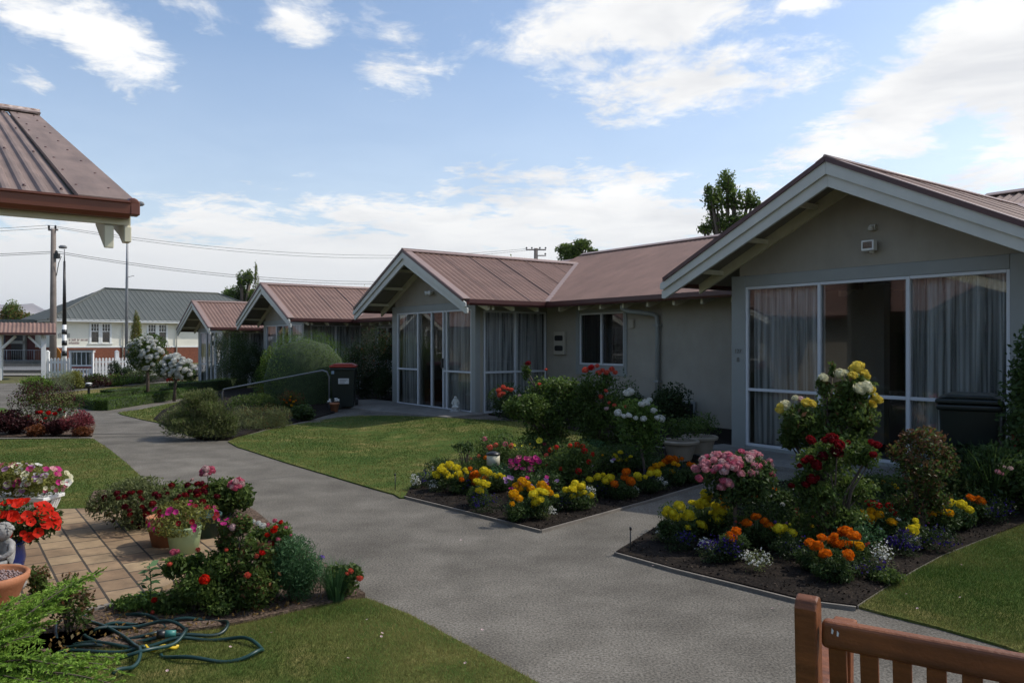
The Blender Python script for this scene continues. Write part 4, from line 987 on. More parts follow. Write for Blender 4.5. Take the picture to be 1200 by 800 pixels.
# ================================================================== bench
def bench():
    d = Vector((.84, -.54, 0)).normalized(); ang = math.atan2(d.y, d.x)   # local x along the rail, y = forward (away)
    p0 = Vector(((950 - 600) / F * 2.08, 2.08, 0))
    root = empty('garden_bench', p0, ang, 'red brown slatted garden bench seen from behind, bottom right', 'bench')
    L = 1.5; hb = EYE - (692 - HZ) * 2.08 / F
    def curved(x0, x1, prof, name, m=M_timber, bw=.006):
        k = MB(); vs = []
        for x in (x0, x1): vs += [(x, y, z) for y, z in prof]
        n = len(prof); k.add(vs, [tuple(range(n))[::-1], tuple(range(n, 2 * n))] + [(i, (i + 1) % n, n + (i + 1) % n, n + i) for i in range(n)]); return bevel(k.build(name, m, root), bw, 3)
    for x in (0, L):
        lean = .0
        prof = [(-.035, 0), (.035, 0), (.035, .4), (-.0, hb - .03), (-.012, hb - .008), (-.035, hb), (-.058, hb - .008), (-.07, hb - .03), (-.035, .4)]
        curved(x - .028, x + .028, prof, 'back_post')
        curved(x - .03, x + .03, [(.43, 0), (.49, 0), (.49, .62), (.43, .62)], 'front_leg')
        k = MB(); pp = [(.0, .595), (.15, .60), (.3, .622), (.42, .645), (.53, .64)]
        vs = []
        for y, z in pp: vs += [(x - .035, y, z - .02), (x + .035, y, z - .02), (x + .035, y, z + .02), (x - .035, y, z + .02)]
        fs = []
        for i in range(len(pp) - 1):
            for q in range(4): fs.append((i * 4 + q, i * 4 + (q + 1) % 4, i * 4 + 4 + (q + 1) % 4, i * 4 + 4 + q))
        fs += [(3, 2, 1, 0), (16, 17, 18, 19)]; k.add(vs, fs); bevel(k.build('armrest', M_timber, root), .008, 3)
    zt = hb - .055
    k = MB(); k.box(.036, L - .036, -.055, -.015, zt - .072, zt); bevel(k.build('top_rail', M_timber, root), .014, 4)
    k = MB(); k.box(.036, L - .036, .0, .035, .44, .50); bevel(k.build('lower_rail', M_timber, root), .006)
    n = 19
    for i in range(n):
        x = .036 + (L - .072) * (i + .5) / n
        curved(x - .0215, x + .0215, [(.006, .495), (.022, .495), (-.025, zt - .068), (-.043, zt - .068)], 'back_slat', bw=.003)
    for i in range(6):
        y = .05 + i * .08; k = MB(); k.box(.0, L, y, y + .06, .40, .422); bevel(k.build('seat_slat', M_timber, root), .005)
    k = MB(); k.box(.03, L - .03, .44, .48, .33, .40); bevel(k.build('front_rail', M_timber, root), .005)
    k = MB()
    for (x, z) in ((.062, zt - .028), (.075, zt - .032)):
        k.add([(x, -.0562, z), (x + .004, -.0562, z - .002), (x + .006, -.0562, z + .008), (x + .001, -.0562, z + .014)], [(0, 1, 2, 3)])
    k.build('bird_dropping', M_white, root)
bench()
# ================================================================== hose
def hose():
    M_hose = mat('green_black_hose', (.008, .022, .022), .4, .4, 2.5, c2=(.014, .055, .048))
    root = empty('garden_hose', G(190, 752), 0, 'tangled dark green garden hose lying on the near lawn', 'hose')
    o = root.location
    def loop(ctrl, z0=.03):
        P = [G(a, b) for a, b in ctrl]; out = []
        for i in range(len(P) - 1):
            p0, p1, p2, p3 = P[max(0, i - 1)], P[i], P[i + 1], P[min(len(P) - 1, i + 2)]
            for j in range(8):
                t = j / 8; q = .5 * ((2 * p1) + (p2 - p0) * t + (2 * p0 - 5 * p1 + 4 * p2 - p3) * t * t + (3 * p1 - p0 - 3 * p2 + p3) * t ** 3)
                q = q - o; q.z = z0 + .012 * math.sin(len(out) * .35 + z0 * 90); out.append(q)
        out.append(P[-1] - o + Vector((0, 0, z0))); return out
    ctrl = [(95, 728), (140, 727), (178, 731), (194, 741), (180, 752), (130, 757), (103, 757), (100, 750), (120, 742), (150, 738), (190, 736), (225, 733), (255, 733), (267, 740), (255, 748), (215, 753), (160, 758), (110, 764), (80, 766), (66, 752), (68, 738), (80, 728)]
    k = MB(); k.tube(loop(ctrl, .034), .0092, 10); k.build('hose_coil', M_hose, root)
    ctrl = [(92, 732), (115, 744), (150, 759), (163, 771), (163, 784), (150, 794), (132, 803)]
    k = MB(); k.tube(loop(ctrl, .05), .0092, 10); k.build('hose_coil', M_hose, root)
    ctrl = [(76, 775), (82, 762), (120, 762), (165, 763), (205, 757), (240, 754), (280, 755), (303, 762), (307, 768), (292, 776), (255, 780), (215, 779), (188, 773)]
    k = MB(); k.tube(loop(ctrl, .03), .0092, 10); k.build('hose_coil', M_hose, root)
    ctrl = [(140, 782), (170, 778), (200, 766), (216, 756), (218, 748), (208, 743), (180, 742), (140, 746), (110, 752)]
    k = MB(); k.tube(loop(ctrl, .056), .0092, 10); k.build('hose_coil', M_hose, root)
    ctrl = [(45, 782), (60, 775), (85, 771), (140, 768), (170, 766)]
    k = MB(); k.tube(loop(ctrl, .03), .0092, 10); k.build('hose_coil', M_hose, root)
    a, b = G(184, 757) - o, G(206, 755) - o; a.z = b.z = .06
    k = MB(); k.tube([a, a.lerp(b, .45)], .021, 12); k.build('connector', M_black, root)
    k = MB(); k.tube([a.lerp(b, .45), b], [.02, .016], 12); k.build('coupling', mat('teal_plastic', (.05, .2, .17), .4), root)
    ctrl = [(170, 764), (182, 768), (196, 767), (208, 763)]
    k = MB(); k.tube(loop(ctrl, .035), .009, 8); k.build('yellow_hose_end', mat('yellow_hose', (.6, .42, .02), .4), root)
hose()
# ================================================================== planting
def npmesh(name, verts, faces_n, m, tint=None, k=4):
    """mesh from a flat array of separate k-gons"""
    nv = len(verts); nf = nv // k
    me = bpy.data.meshes.new(name); me.vertices.add(nv); me.vertices.foreach_set('co', verts.astype(np.float32).ravel())
    me.loops.add(nv); me.loops.foreach_set('vertex_index', np.arange(nv, dtype=np.int32))
    me.polygons.add(nf); me.polygons.foreach_set('loop_start', np.arange(0, nv, k, dtype=np.int32)); me.polygons.foreach_set('loop_total', np.full(nf, k, dtype=np.int32))
    if tint is not None:
        at = me.attributes.new('tint', 'FLOAT', 'FACE'); at.data.foreach_set('value', np.clip(tint, 0, 1).astype(np.float32))
    me.materials.append(m); me.update(calc_edges=True); return me
def unit(a): return a / np.maximum(1e-9, np.linalg.norm(a, axis=1, keepdims=True))
def leafmesh(name, C, L, asp, m, tint, dirs=None, up=.35, seed=0):
    r = np.random.default_rng(seed); n = len(C)
    a = r.normal(size=(n, 3)); 
    if dirs is not None: a = a * .8 + dirs * 1.2
    a = unit(a); nn = r.normal(size=(n, 3)); nn[:, 2] += up * 2; nn = unit(nn - a * np.sum(nn * a, 1, keepdims=True)); b = np.cross(nn, a)
    L = (L * r.uniform(.6, 1.25, n))[:, None]; w = L * asp / 2
    V_ = np.stack([C - a * L / 2, C + b * w + nn * L * .06, C + a * L / 2 - nn * L * .08, C - b * w + nn * L * .06], 1).reshape(-1, 3)
    return npmesh(name, V_, 4, m, tint)
def cloud(n, rad, K=14, seed=0, cl=.30, inner=.25, flatbase=True, kmin=.45):
    """points of a clumpy crown in a unit-ish ellipsoid centred on the origin; returns points, outward dirs, clump tint"""
    r = np.random.default_rng(seed)
    d = unit(r.normal(size=(K, 3))); kc = d * r.uniform(kmin, .88, (K, 1)); kt = r.uniform(-.22, .22, K); ks = r.uniform(.7, 1.3, K)
    idx = r.integers(0, K, n); p = kc[idx] + r.normal(size=(n, 3)) * (cl * ks[idx])[:, None] * .75
    m_ = r.random(n) < inner; p[m_] = unit(r.normal(size=(m_.sum(), 3))) * r.uniform(.3, .9, (m_.sum(), 1))
    l = np.linalg.norm(p, axis=1); over = l > 1.08; p[over] *= (1.0 + .12 * r.random(over.sum()) ** 2)[:, None] / l[over][:, None]
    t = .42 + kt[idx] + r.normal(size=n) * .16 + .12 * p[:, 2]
    dirs = unit(p); return p * np.array(rad), dirs, t, kc * np.array(rad)
def twotone(me, m2, mask):
    """young leaves of another colour scattered through the same crown"""
    if mask is not None: me.materials.append(FM[m2]); me.polygons.foreach_set('material_index', mask.astype(np.int32))
    return me
# ---------------------------------------------------------------- foliage colours
FM = {
 'rose': leafmat('rose_leaves', (.044, .084, .019), (.15, .21, .05), .42),
 'rosered': leafmat('young_rose_leaves', (.05, .06, .02), (.24, .10, .05)),
 'bright': leafmat('bright_leaves', (.06, .12, .02), (.17, .26, .05)),
 'lime': leafmat('lime_conifer_fronds', (.10, .22, .025), (.30, .46, .07), .4),
 'yellowg': leafmat('yellow_green_leaves', (.13, .15, .03), (.32, .32, .08)),
 'grey': leafmat('grey_green_leaves', (.085, .11, .04), (.25, .28, .11), .42),
 'olive': leafmat('olive_clipped_leaves', (.06, .125, .02), (.22, .33, .05), .4),
 'box': leafmat('box_hedge_leaves', (.042, .09, .014), (.16, .25, .04)),
 'dark': leafmat('dark_leaves', (.020, .038, .014), (.055, .09, .028), .3),
 'dark2': leafmat('deep_green_leaves', (.03, .060, .017), (.095, .15, .04), .35),
 'burg': leafmat('burgundy_leaves', (.035, .012, .014), (.10, .03, .03)),
 'redtip': leafmat('red_spiky_leaves', (.12, .025, .03), (.35, .08, .09)),
 'rust': leafmat('rusty_leaves', (.10, .03, .012), (.26, .09, .03)),
 'autumn': leafmat('autumn_leaves', (.10, .09, .03), (.30, .17, .05)),
 'tree': leafmat('tree_leaves', (.06, .11, .025), (.20, .27, .06), .55),
 'gold': leafmat('golden_conifer', (.19, .17, .035), (.38, .32, .08)),
 'feather': leafmat('feathery_leaves', (.04, .10, .035), (.10, .20, .08)),
 'pale': leafmat('pale_strappy_leaves', (.12, .16, .07), (.34, .38, .20)),
 'lawn': leafmat('grass_blades', (.055, .115, .017), (.29, .25, .085), .4, .7),
}
def petal(name, c, c2=None, tr=.35): return leafmat(name, c, c2 or [min(.95, x * 1.25 + .02) for x in c], tr, .6, .08)
PM_ = {
 'lemon': petal('lemon_petals', (.74, .60, .02), (.92, .80, .06)), 'gold': petal('golden_petals', (.72, .36, .008), (.9, .52, .015)),
 'orange': petal('orange_petals', (.70, .15, .006), (.88, .26, .01)), 'red': petal('red_petals', (.42, .008, .008), (.68, .02, .015)),
 'coral': petal('coral_petals', (.66, .09, .055), (.82, .19, .12)), 'pink': petal('pink_petals', (.66, .22, .28), (.82, .46, .48)),
 'magenta': petal('magenta_petals', (.42, .012, .15), (.62, .05, .26)), 'white': petal('white_petals', (.72, .72, .66), (.86, .86, .80)),
 'cream': petal('cream_petals', (.74, .70, .42), (.84, .82, .62)), 'maroon': petal('maroon_petals', (.07, .004, .010), (.16, .01, .02)),
 'violet': petal('violet_petals', (.10, .045, .30), (.22, .12, .50)), 'lobelia': petal('lobelia_petals', (.025, .012, .12), (.06, .03, .24)),
 'scarlet': petal('scarlet_petals', (.60, .012, .006), (.80, .035, .012)), 'rosepink': petal('rose_pink_petals', (.62, .10, .20), (.78, .24, .32)),
 'darkred': petal('dark_red_petals', (.14, .006, .010), (.28, .015, .02)), 'yellow': petal('yellow_rose_petals', (.74, .55, .03), (.88, .76, .20)),
 'lilac': petal('lilac_petals', (.35, .16, .38), (.55, .32, .55)), 'blush': petal('blush_petals', (.70, .45, .45), (.82, .62, .60)),
}
def petals_mesh(kind, colr, var=0):
    r = random.Random(hash(kind) % 99 + len(colr)); r = random.Random(len(kind) * 7 + 3 + var * 31); shp = (.82, .62, 1.0, .72)[var]; opn = (1, 1.25, .8, 1.1)[var]
    Vv, T = [], []
    def quad(a, b, c, d, t): Vv.extend([a, b, c, d]); T.append(t)
    def pet(az, e0, e1, r0, r1, w, z0=0, curl=0.0, t=.5):
        # petal from radius r0 at elevation e0 bending to r1 at elevation e1
        ca, sa = math.cos(az), math.sin(az); bx, by = -sa, ca
        p0 = (ca * r0 * math.cos(e0), sa * r0 * math.cos(e0), z0 + r0 * math.sin(e0)); p1 = (ca * r1 * math.cos(e1), sa * r1 * math.cos(e1), z0 + r1 * math.sin(e1))
        pm = [(p0[i] + p1[i]) / 2 for i in range(3)]; pm[2] += curl
        w0, w1, w2 = w * .45, w, w * .6
        f = lambda p, s: (p[0] + bx * s, p[1] + by * s, p[2])
        quad(f(p0, -w0), f(p0, w0), f(pm, w1), f(pm, -w1), t - .1); quad(f(pm, -w1), f(pm, w1), f(p1, w2), f(p1, -w2), t + .15)
    if kind in ('pom', 'rose'):
        # overlapping petals laid over a rounded head: many small ruffles, or fewer large cupped ones
        n, sz, lo, fl = ((130, .15, -.55, .82) if kind == 'pom' else (46, .27, -.35, .8))
        for i in range(n):
            z = 1 - (1 - lo) * (i + .5) / n; az = i * 2.39996 + r.uniform(-.15, .15); q = math.sqrt(max(0, 1 - z * z)) * r.uniform(.88, 1.1); nrm = Vector((q * math.cos(az), q * math.sin(az), z)).normalized(); tg = Vector((0, 0, 1)) - nrm * z
            tg = tg.normalized() if tg.length > .05 else nrm.orthogonal().normalized(); sd = nrm.cross(tg); rad = r.uniform(.36, .46) * (1.0 if kind == 'pom' else .95); c = Vector((nrm.x, nrm.y, nrm.z * fl * shp / .82)) * rad
            s1 = sz * r.uniform(.8, 1.2); tip = c + tg * s1 * .6 + nrm * s1 * r.uniform(.2, .55) * opn; bs = c - tg * s1 * .5 - nrm * .05
            quad(tuple(bs - sd * s1 * .35), tuple(bs + sd * s1 * .35), tuple(tip + sd * s1 * .6), tuple(tip - sd * s1 * .6), .5 + r.uniform(-.35, .35))
    if kind == 'petunia':
        n = 10
        for i in range(n):
            a0, a1 = i * 6.283 / n, (i + 1) * 6.283 / n; ra = .5 if i % 2 == 0 else .44; rb = .44 if i % 2 == 0 else .5
            quad((.08 * math.cos(a0), .08 * math.sin(a0), -.16), (.08 * math.cos(a1), .08 * math.sin(a1), -.16), (rb * math.cos(a1), rb * math.sin(a1), .0 + .03 * (i % 2)), (ra * math.cos(a0), ra * math.sin(a0), .03 - .03 * (i % 2)), r.uniform(.2, .8))
    if kind == 'head':      # rounded head of many small florets
        for i in range(44):
            z = r.uniform(-.35, 1); a = r.random() * 6.283; q = math.sqrt(1 - z * z); c = Vector((q * math.cos(a), q * math.sin(a), z)) * .40; nrm = c.normalized()
            t1 = nrm.orthogonal().normalized(); t2 = nrm.cross(t1); s = .15; ph = r.random() * 3
            for j in range(3):
                b = ph + j * 2.094; d1 = (t1 * math.cos(b) + t2 * math.sin(b)); d2 = nrm.cross(d1)
                quad(tuple(c), tuple(c + d1 * s * .6 + d2 * s * .5 + nrm * .03), tuple(c + d1 * s + nrm * .01), tuple(c + d1 * s * .6 - d2 * s * .5 + nrm * .03), r.uniform(.1, .9))
    return npmesh('bloom_' + kind, np.array(Vv, dtype=float), 4, PM_[colr], np.array(T))
BLOOM = {}
def bloom_me(kind, c):
    v_ = random.randrange(4)
    if (kind, c, v_) not in BLOOM: BLOOM[(kind, c, v_)] = petals_mesh(kind, c, v_)
    return BLOOM[(kind, c, v_)]
def bloom(root, p, kind, c, size, face=(0, -.8, 1), wob=.5):
    if kind == 'rose': size *= .95
    o = bpy.data.objects.new('bloom', bloom_me(kind, c)); col.objects.link(o); o.parent = root
    d = Vector(face) + Vector((random.uniform(-wob, wob), random.uniform(-wob, wob), 0)); q = d.normalized().to_track_quat('Z', 'Y')
    o.location = Vector(p) - root.location; o.rotation_mode = 'QUATERNION'; o.rotation_quaternion = q @ Matrix.Rotation(random.random() * 6.28, 3, 'Z').to_quaternion()
    s = size * random.choice((.62, .8, .95, 1.0, 1.05, 1.15)) * random.uniform(.94, 1.06); o.scale = (s, s, s * random.uniform(.85, 1)); return o
SEED = [100]
def stems_to(root, ctr, n=8, r0=.008, name='stems', m=None, base=(0, 0, 0), spread=.03):
    k = MB()
    for c in list(ctr)[:n]:
        c = Vector(c); b = Vector(base) + Vector((random.uniform(-spread, spread), random.uniform(-spread, spread), 0)); md = b.lerp(c, .55) + Vector((0, 0, .12 * c.z)); md.x *= .8; md.y *= .8
        k.tube([b, md, c], [r0, r0 * .75, r0 * .4], 5)
    return k.build(name, m or M_stem, root)
def bush(name, label, px, py, wp, hp, m='rose', leaf=.04, n=2000, blooms=(), cat='shrub', K=14, asp=.5, dep=1.0, base_z=None, group=None, cz=.5, cl=.30, up=.35, lift=0, stem=True, m2=None, f2=.2, inner=.25, dirk=0, at=None, kmin=.45):
    """shrub standing at photo ground position px,py, wp x hp pixels large"""
    n = int(n * 2.3); leaf *= 1.08; SEED[0] += 1; g = at if at is not None else G(px, py); Y = g.y; rx = wp * Y / F / 2; H = hp * Y / F; ry = rx * dep
    g = Vector((g.x, g.y + ry * .6, 0)); g.z = gz(g.x, g.y) + .02; kk = g.y / Y; g.x *= kk; rx *= kk; ry *= kk; H = H * kk if at is None else H * kk
    root = empty(name, g, 0, label, cat, group)
    rz = H * (1 - lift) / 2
    p, d, t, kc = cloud(n, (rx, ry, rz), K, SEED[0], cl, inner, kmin=kmin); c0 = H * lift + rz; p[:, 2] += c0; kc[:, 2] += c0
    ok = p[:, 2] > .01; p, d, t = p[ok], d[ok], t[ok]
    if m2:
        top = np.random.default_rng(SEED[0]).random(len(p)) < f2 * (1 + 1.5 * (p[:, 2] - c0) / rz)
    else: top = None
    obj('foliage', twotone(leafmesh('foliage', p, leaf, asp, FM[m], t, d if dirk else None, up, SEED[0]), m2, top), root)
    if stem: stems_to(root, kc, 10, max(.006, rx * .02), m=M_bark)
    for b in blooms:
        bx, by, kind, c, size = b; dx = ((bx - 600) / F * g.y - g.x) / rx; dz = (Z(by, g.y) - g.z - c0) / rz
        q = 1 - dx * dx - dz * dz; yy = g.y - ry * math.sqrt(max(0, q)) * .98
        Zb = Z(by, yy); Xb = (bx - 600) / F * yy
        bloom(root, (Xb, yy, Zb), kind, c, size)
    return root
def lobed(name, label, px, py, lobes, m, leaf, n, blooms=(), cat='rose bush', m2=None, f2=.1, depth=.9, Y=None, group=None, stemr=.010, asp=.5, top_m='foliage', soft=.34, up=.35, dirk=0):
    """plant whose crown is several uneven masses (photo px, py, width, height) carried on stems from one base"""
    SEED[0] += 1; g = G(px, py) if Y is None else Vector(((px - 600) / F * Y, Y, 0)); g.z = gz(g.x, g.y) + .01 if g.y < 45 else 0; Yc = g.y; root = empty(name, g, 0, label, cat, group); r = random.Random(SEED[0])
    A = sum(l[2] * l[3] for l in lobes); PP, DD, TT, CC, LB = [], [], [], [], []
    for i, (lx, ly, lw, lh) in enumerate(lobes):
        y = Yc + r.uniform(-.4, .4) * lw * Yc / F * .8; c = np.array([(lx - 600) / F * y - g.x, y - g.y, Z(ly, y) - g.z]); rad = (lw * y / F / 2, lw * y / F / 2 * depth, lh * y / F / 2)
        p, d, t, kc = cloud(max(60, int(n * lw * lh / A)), rad, 7, SEED[0] * 31 + i, soft, .3, kmin=.3); p = p + c; PP.append(p); DD.append(d); TT.append(t + r.uniform(-.08, .08)); CC += [tuple(k_ + c) for k_ in kc[:3]] + [tuple(c)]; LB.append((lx, ly, lw, lh, y))
    p = np.concatenate(PP); d = np.concatenate(DD); t = np.concatenate(TT); ok = p[:, 2] > .01; p, d, t = p[ok], d[ok], t[ok]
    mask = (np.random.default_rng(SEED[0]).random(len(p)) < f2 * (.4 + 1.2 * (p[:, 2] - p[:, 2].min()) / np.ptp(p[:, 2]))) if m2 else None
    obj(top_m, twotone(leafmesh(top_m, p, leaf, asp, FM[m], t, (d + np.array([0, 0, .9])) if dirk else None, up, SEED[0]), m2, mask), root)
    random.shuffle(CC); stems_to(root, CC, 14 if Y is None else 40, stemr, 'stems' if Y is None else 'trunk', M_bark)
    for bx, by, kind, c, size in blooms:
        best = min(LB, key=lambda l: ((bx - l[0]) / l[2]) ** 2 + ((by - l[1]) / l[3]) ** 2); q = 1 - ((bx - best[0]) / (best[2] / 2)) ** 2 - ((by - best[1]) / (best[3] / 2)) ** 2
        yy = best[4] - best[2] * best[4] / F / 2 * depth * math.sqrt(max(0, q)) * 1.05; bloom(root, ((bx - 600) / F * yy, yy, Z(by, yy)), kind, c, size)
    return root
def rnd_blooms(n, x0, x1, y0, y1, kind, cols, size, seed=1, ell=True):
    r = random.Random(seed); out = []
    while len(out) < n:
        u_, v_ = r.uniform(-1, 1), r.uniform(-1, 1)
        if ell and u_ * u_ + v_ * v_ > 1: continue
        out.append(((x0 + x1) / 2 + u_ * (x1 - x0) / 2, (y0 + y1) / 2 + v_ * (y1 - y0) / 2, kind, r.choice(cols), size * r.uniform(.8, 1.15)))
    return out
def standard(name, label, px, py, cx_, cy_, wp, hp, m, leaf, n, blooms, trunk=.014, cat='rose tree', depth=.9, m2=None, f2=.3, Yb=None, K=12, cl=.3):
    """round crown on a clear stem"""
    n = int(n * 2.0); leaf *= 1.08
    SEED[0] += 1; g = G(px, py) if Yb is None else Vector(((px - 600) / F * Yb, Yb, 0)); g.z = gz(g.x, g.y) + .01; Y = g.y
    root = empty(name, g, 0, label, cat); cxw = (cx_ - 600) / F * Y - g.x; czw = Z(cy_, Y) - g.z; rx = wp * Y / F / 2; rz = hp * Y / F / 2; ry = rx * depth
    p, d, t, kc = cloud(n, (rx, ry, rz), K, SEED[0], cl); p += np.array([cxw, 0, czw]); kc += np.array([cxw, 0, czw])
    if m2:
        top = np.random.default_rng(SEED[0]).random(len(p)) < f2 * (1 + 1.5 * (p[:, 2] - czw) / rz)
    else: top = None
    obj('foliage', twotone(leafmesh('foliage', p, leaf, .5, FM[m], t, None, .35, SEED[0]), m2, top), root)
    k = MB(); tz = czw - rz * .55; k.tube([(0, 0, -.03), (cxw * .3, .01, tz * .5), (cxw * .8, 0, tz)], [trunk * 1.15, trunk, trunk * .9], 8); k.build('trunk', M_bark, root)
    stems_to(root, kc, 10, trunk * .5, 'branches', M_bark, (cxw * .8, 0, tz), .005)
    for bx, by, kind, c, size in blooms:
        dx = ((bx - 600) / F * Y - g.x - cxw) / rx; dz = (Z(by, Y) - g.z - czw) / rz; q = 1 - dx * dx - dz * dz; yy = Y - ry * math.sqrt(max(0, q))
        bloom(root, ((bx - 600) / F * yy, yy, Z(by, yy)), kind, c, size)
    return root
def flowers_mesh(name, pts, size, m, seed=0):
    """countless tiny flowers as one part"""
    r = np.random.default_rng(seed); P_ = np.repeat(pts, 2, 0); return leafmesh(name, P_, size, .9, m, r.random(len(P_)), None, .5, seed)
def mound(name, label, px, py, wp, hp, colr, foli='dark2', n=900, nf=260, cat='bedding plant', fs=.012, group=None, leaf=.02):
    SEED[0] += 1; g = G(px, py, 0.03); Y = g.y; rx = wp * Y / F / 2; H = hp * Y / F
    root = empty(name, g, 0, label, cat, group); p, d, t, kc = cloud(n, (rx, rx * .8, H * .62), 8, SEED[0], .35); p[:, 2] += H * .35; ok = p[:, 2] > 0
    obj('foliage', leafmesh('foliage', p[ok], leaf, .35, FM[foli], t[ok], None, .3, SEED[0]), root)
    p, d, t, kc = cloud(nf * 3, (rx * 1.03, rx * .84, H * .66), 9, SEED[0] + 5, .28, .1); p[:, 2] += H * .38; ok = (d[:, 2] > -.1) & (np.linalg.norm(p / np.array([rx, rx * .8, H * .62]), axis=1) > .55); p = p[ok][:nf]
    o = obj('flowers', flowers_mesh('flowers', p, fs, PM_[colr], SEED[0]), root); tag(o, kind='stuff'); return root
# ---------------------------------------------------------------- marigolds
def marigold(label, heads, hh=.205, size=.084, group='marigolds in the flower beds'):
    """heads: list of (px, py, colour); the plant stands under their mean"""
    mx_ = sum(h[0] for h in heads) / len(heads); my = max(h[1] for h in heads) * .5 + sum(h[1] for h in heads) / len(heads) * .5
    Y = (EYE - hh) * F / (my - HZ)
    for _ in range(3): X = (mx_ - 600) / F * Y; Y = (EYE - hh - gz(X, Y)) * F / (my - HZ)
    X = (mx_ - 600) / F * Y; g = Vector((X, Y + .05, gz(X, Y) + .03)); SEED[0] += 1
    root = empty('marigold', g, 0, label, 'marigold', group)
    if len(heads) > 1:
        for h in list(heads):
            if random.random() < .5: heads = heads + [(h[0] + random.uniform(-9, 9), h[1] + random.uniform(-1, 7), h[2])]
    xs = [(h[0] - 600) / F * Y - g.x for h in heads]; rx = max(.12, (max(xs) - min(xs)) / 2 + .07)
    p, d, t, kc = cloud(int(1300 + 2400 * rx), (rx, .14, hh * .46), 9, SEED[0], .33); p[:, 2] += hh * .44; ok = p[:, 2] > 0
    obj('foliage', leafmesh('foliage', p[ok], .04, .22, FM['dark2'], t[ok], None, .2, SEED[0]), root)
    k = MB()
    for hx, hy, c in heads:
        yy = Y + random.uniform(-.07, .05); P = Vector(((hx - 600) / F * yy, yy, Z(hy, yy))); bloom(root, P, 'pom', c, size, (0, -.55, 1), .35)
        q = P - g; k.tube([(q.x * .3, q.y * .3, .02), (q.x * .75, q.y * .7, q.z * .6), (q.x, q.y, q.z - .01)], [.005, .004, .003], 5)
    k.build('stems', M_stem, root); return root
L_, O_, D_ = 'lemon', 'orange', 'gold'
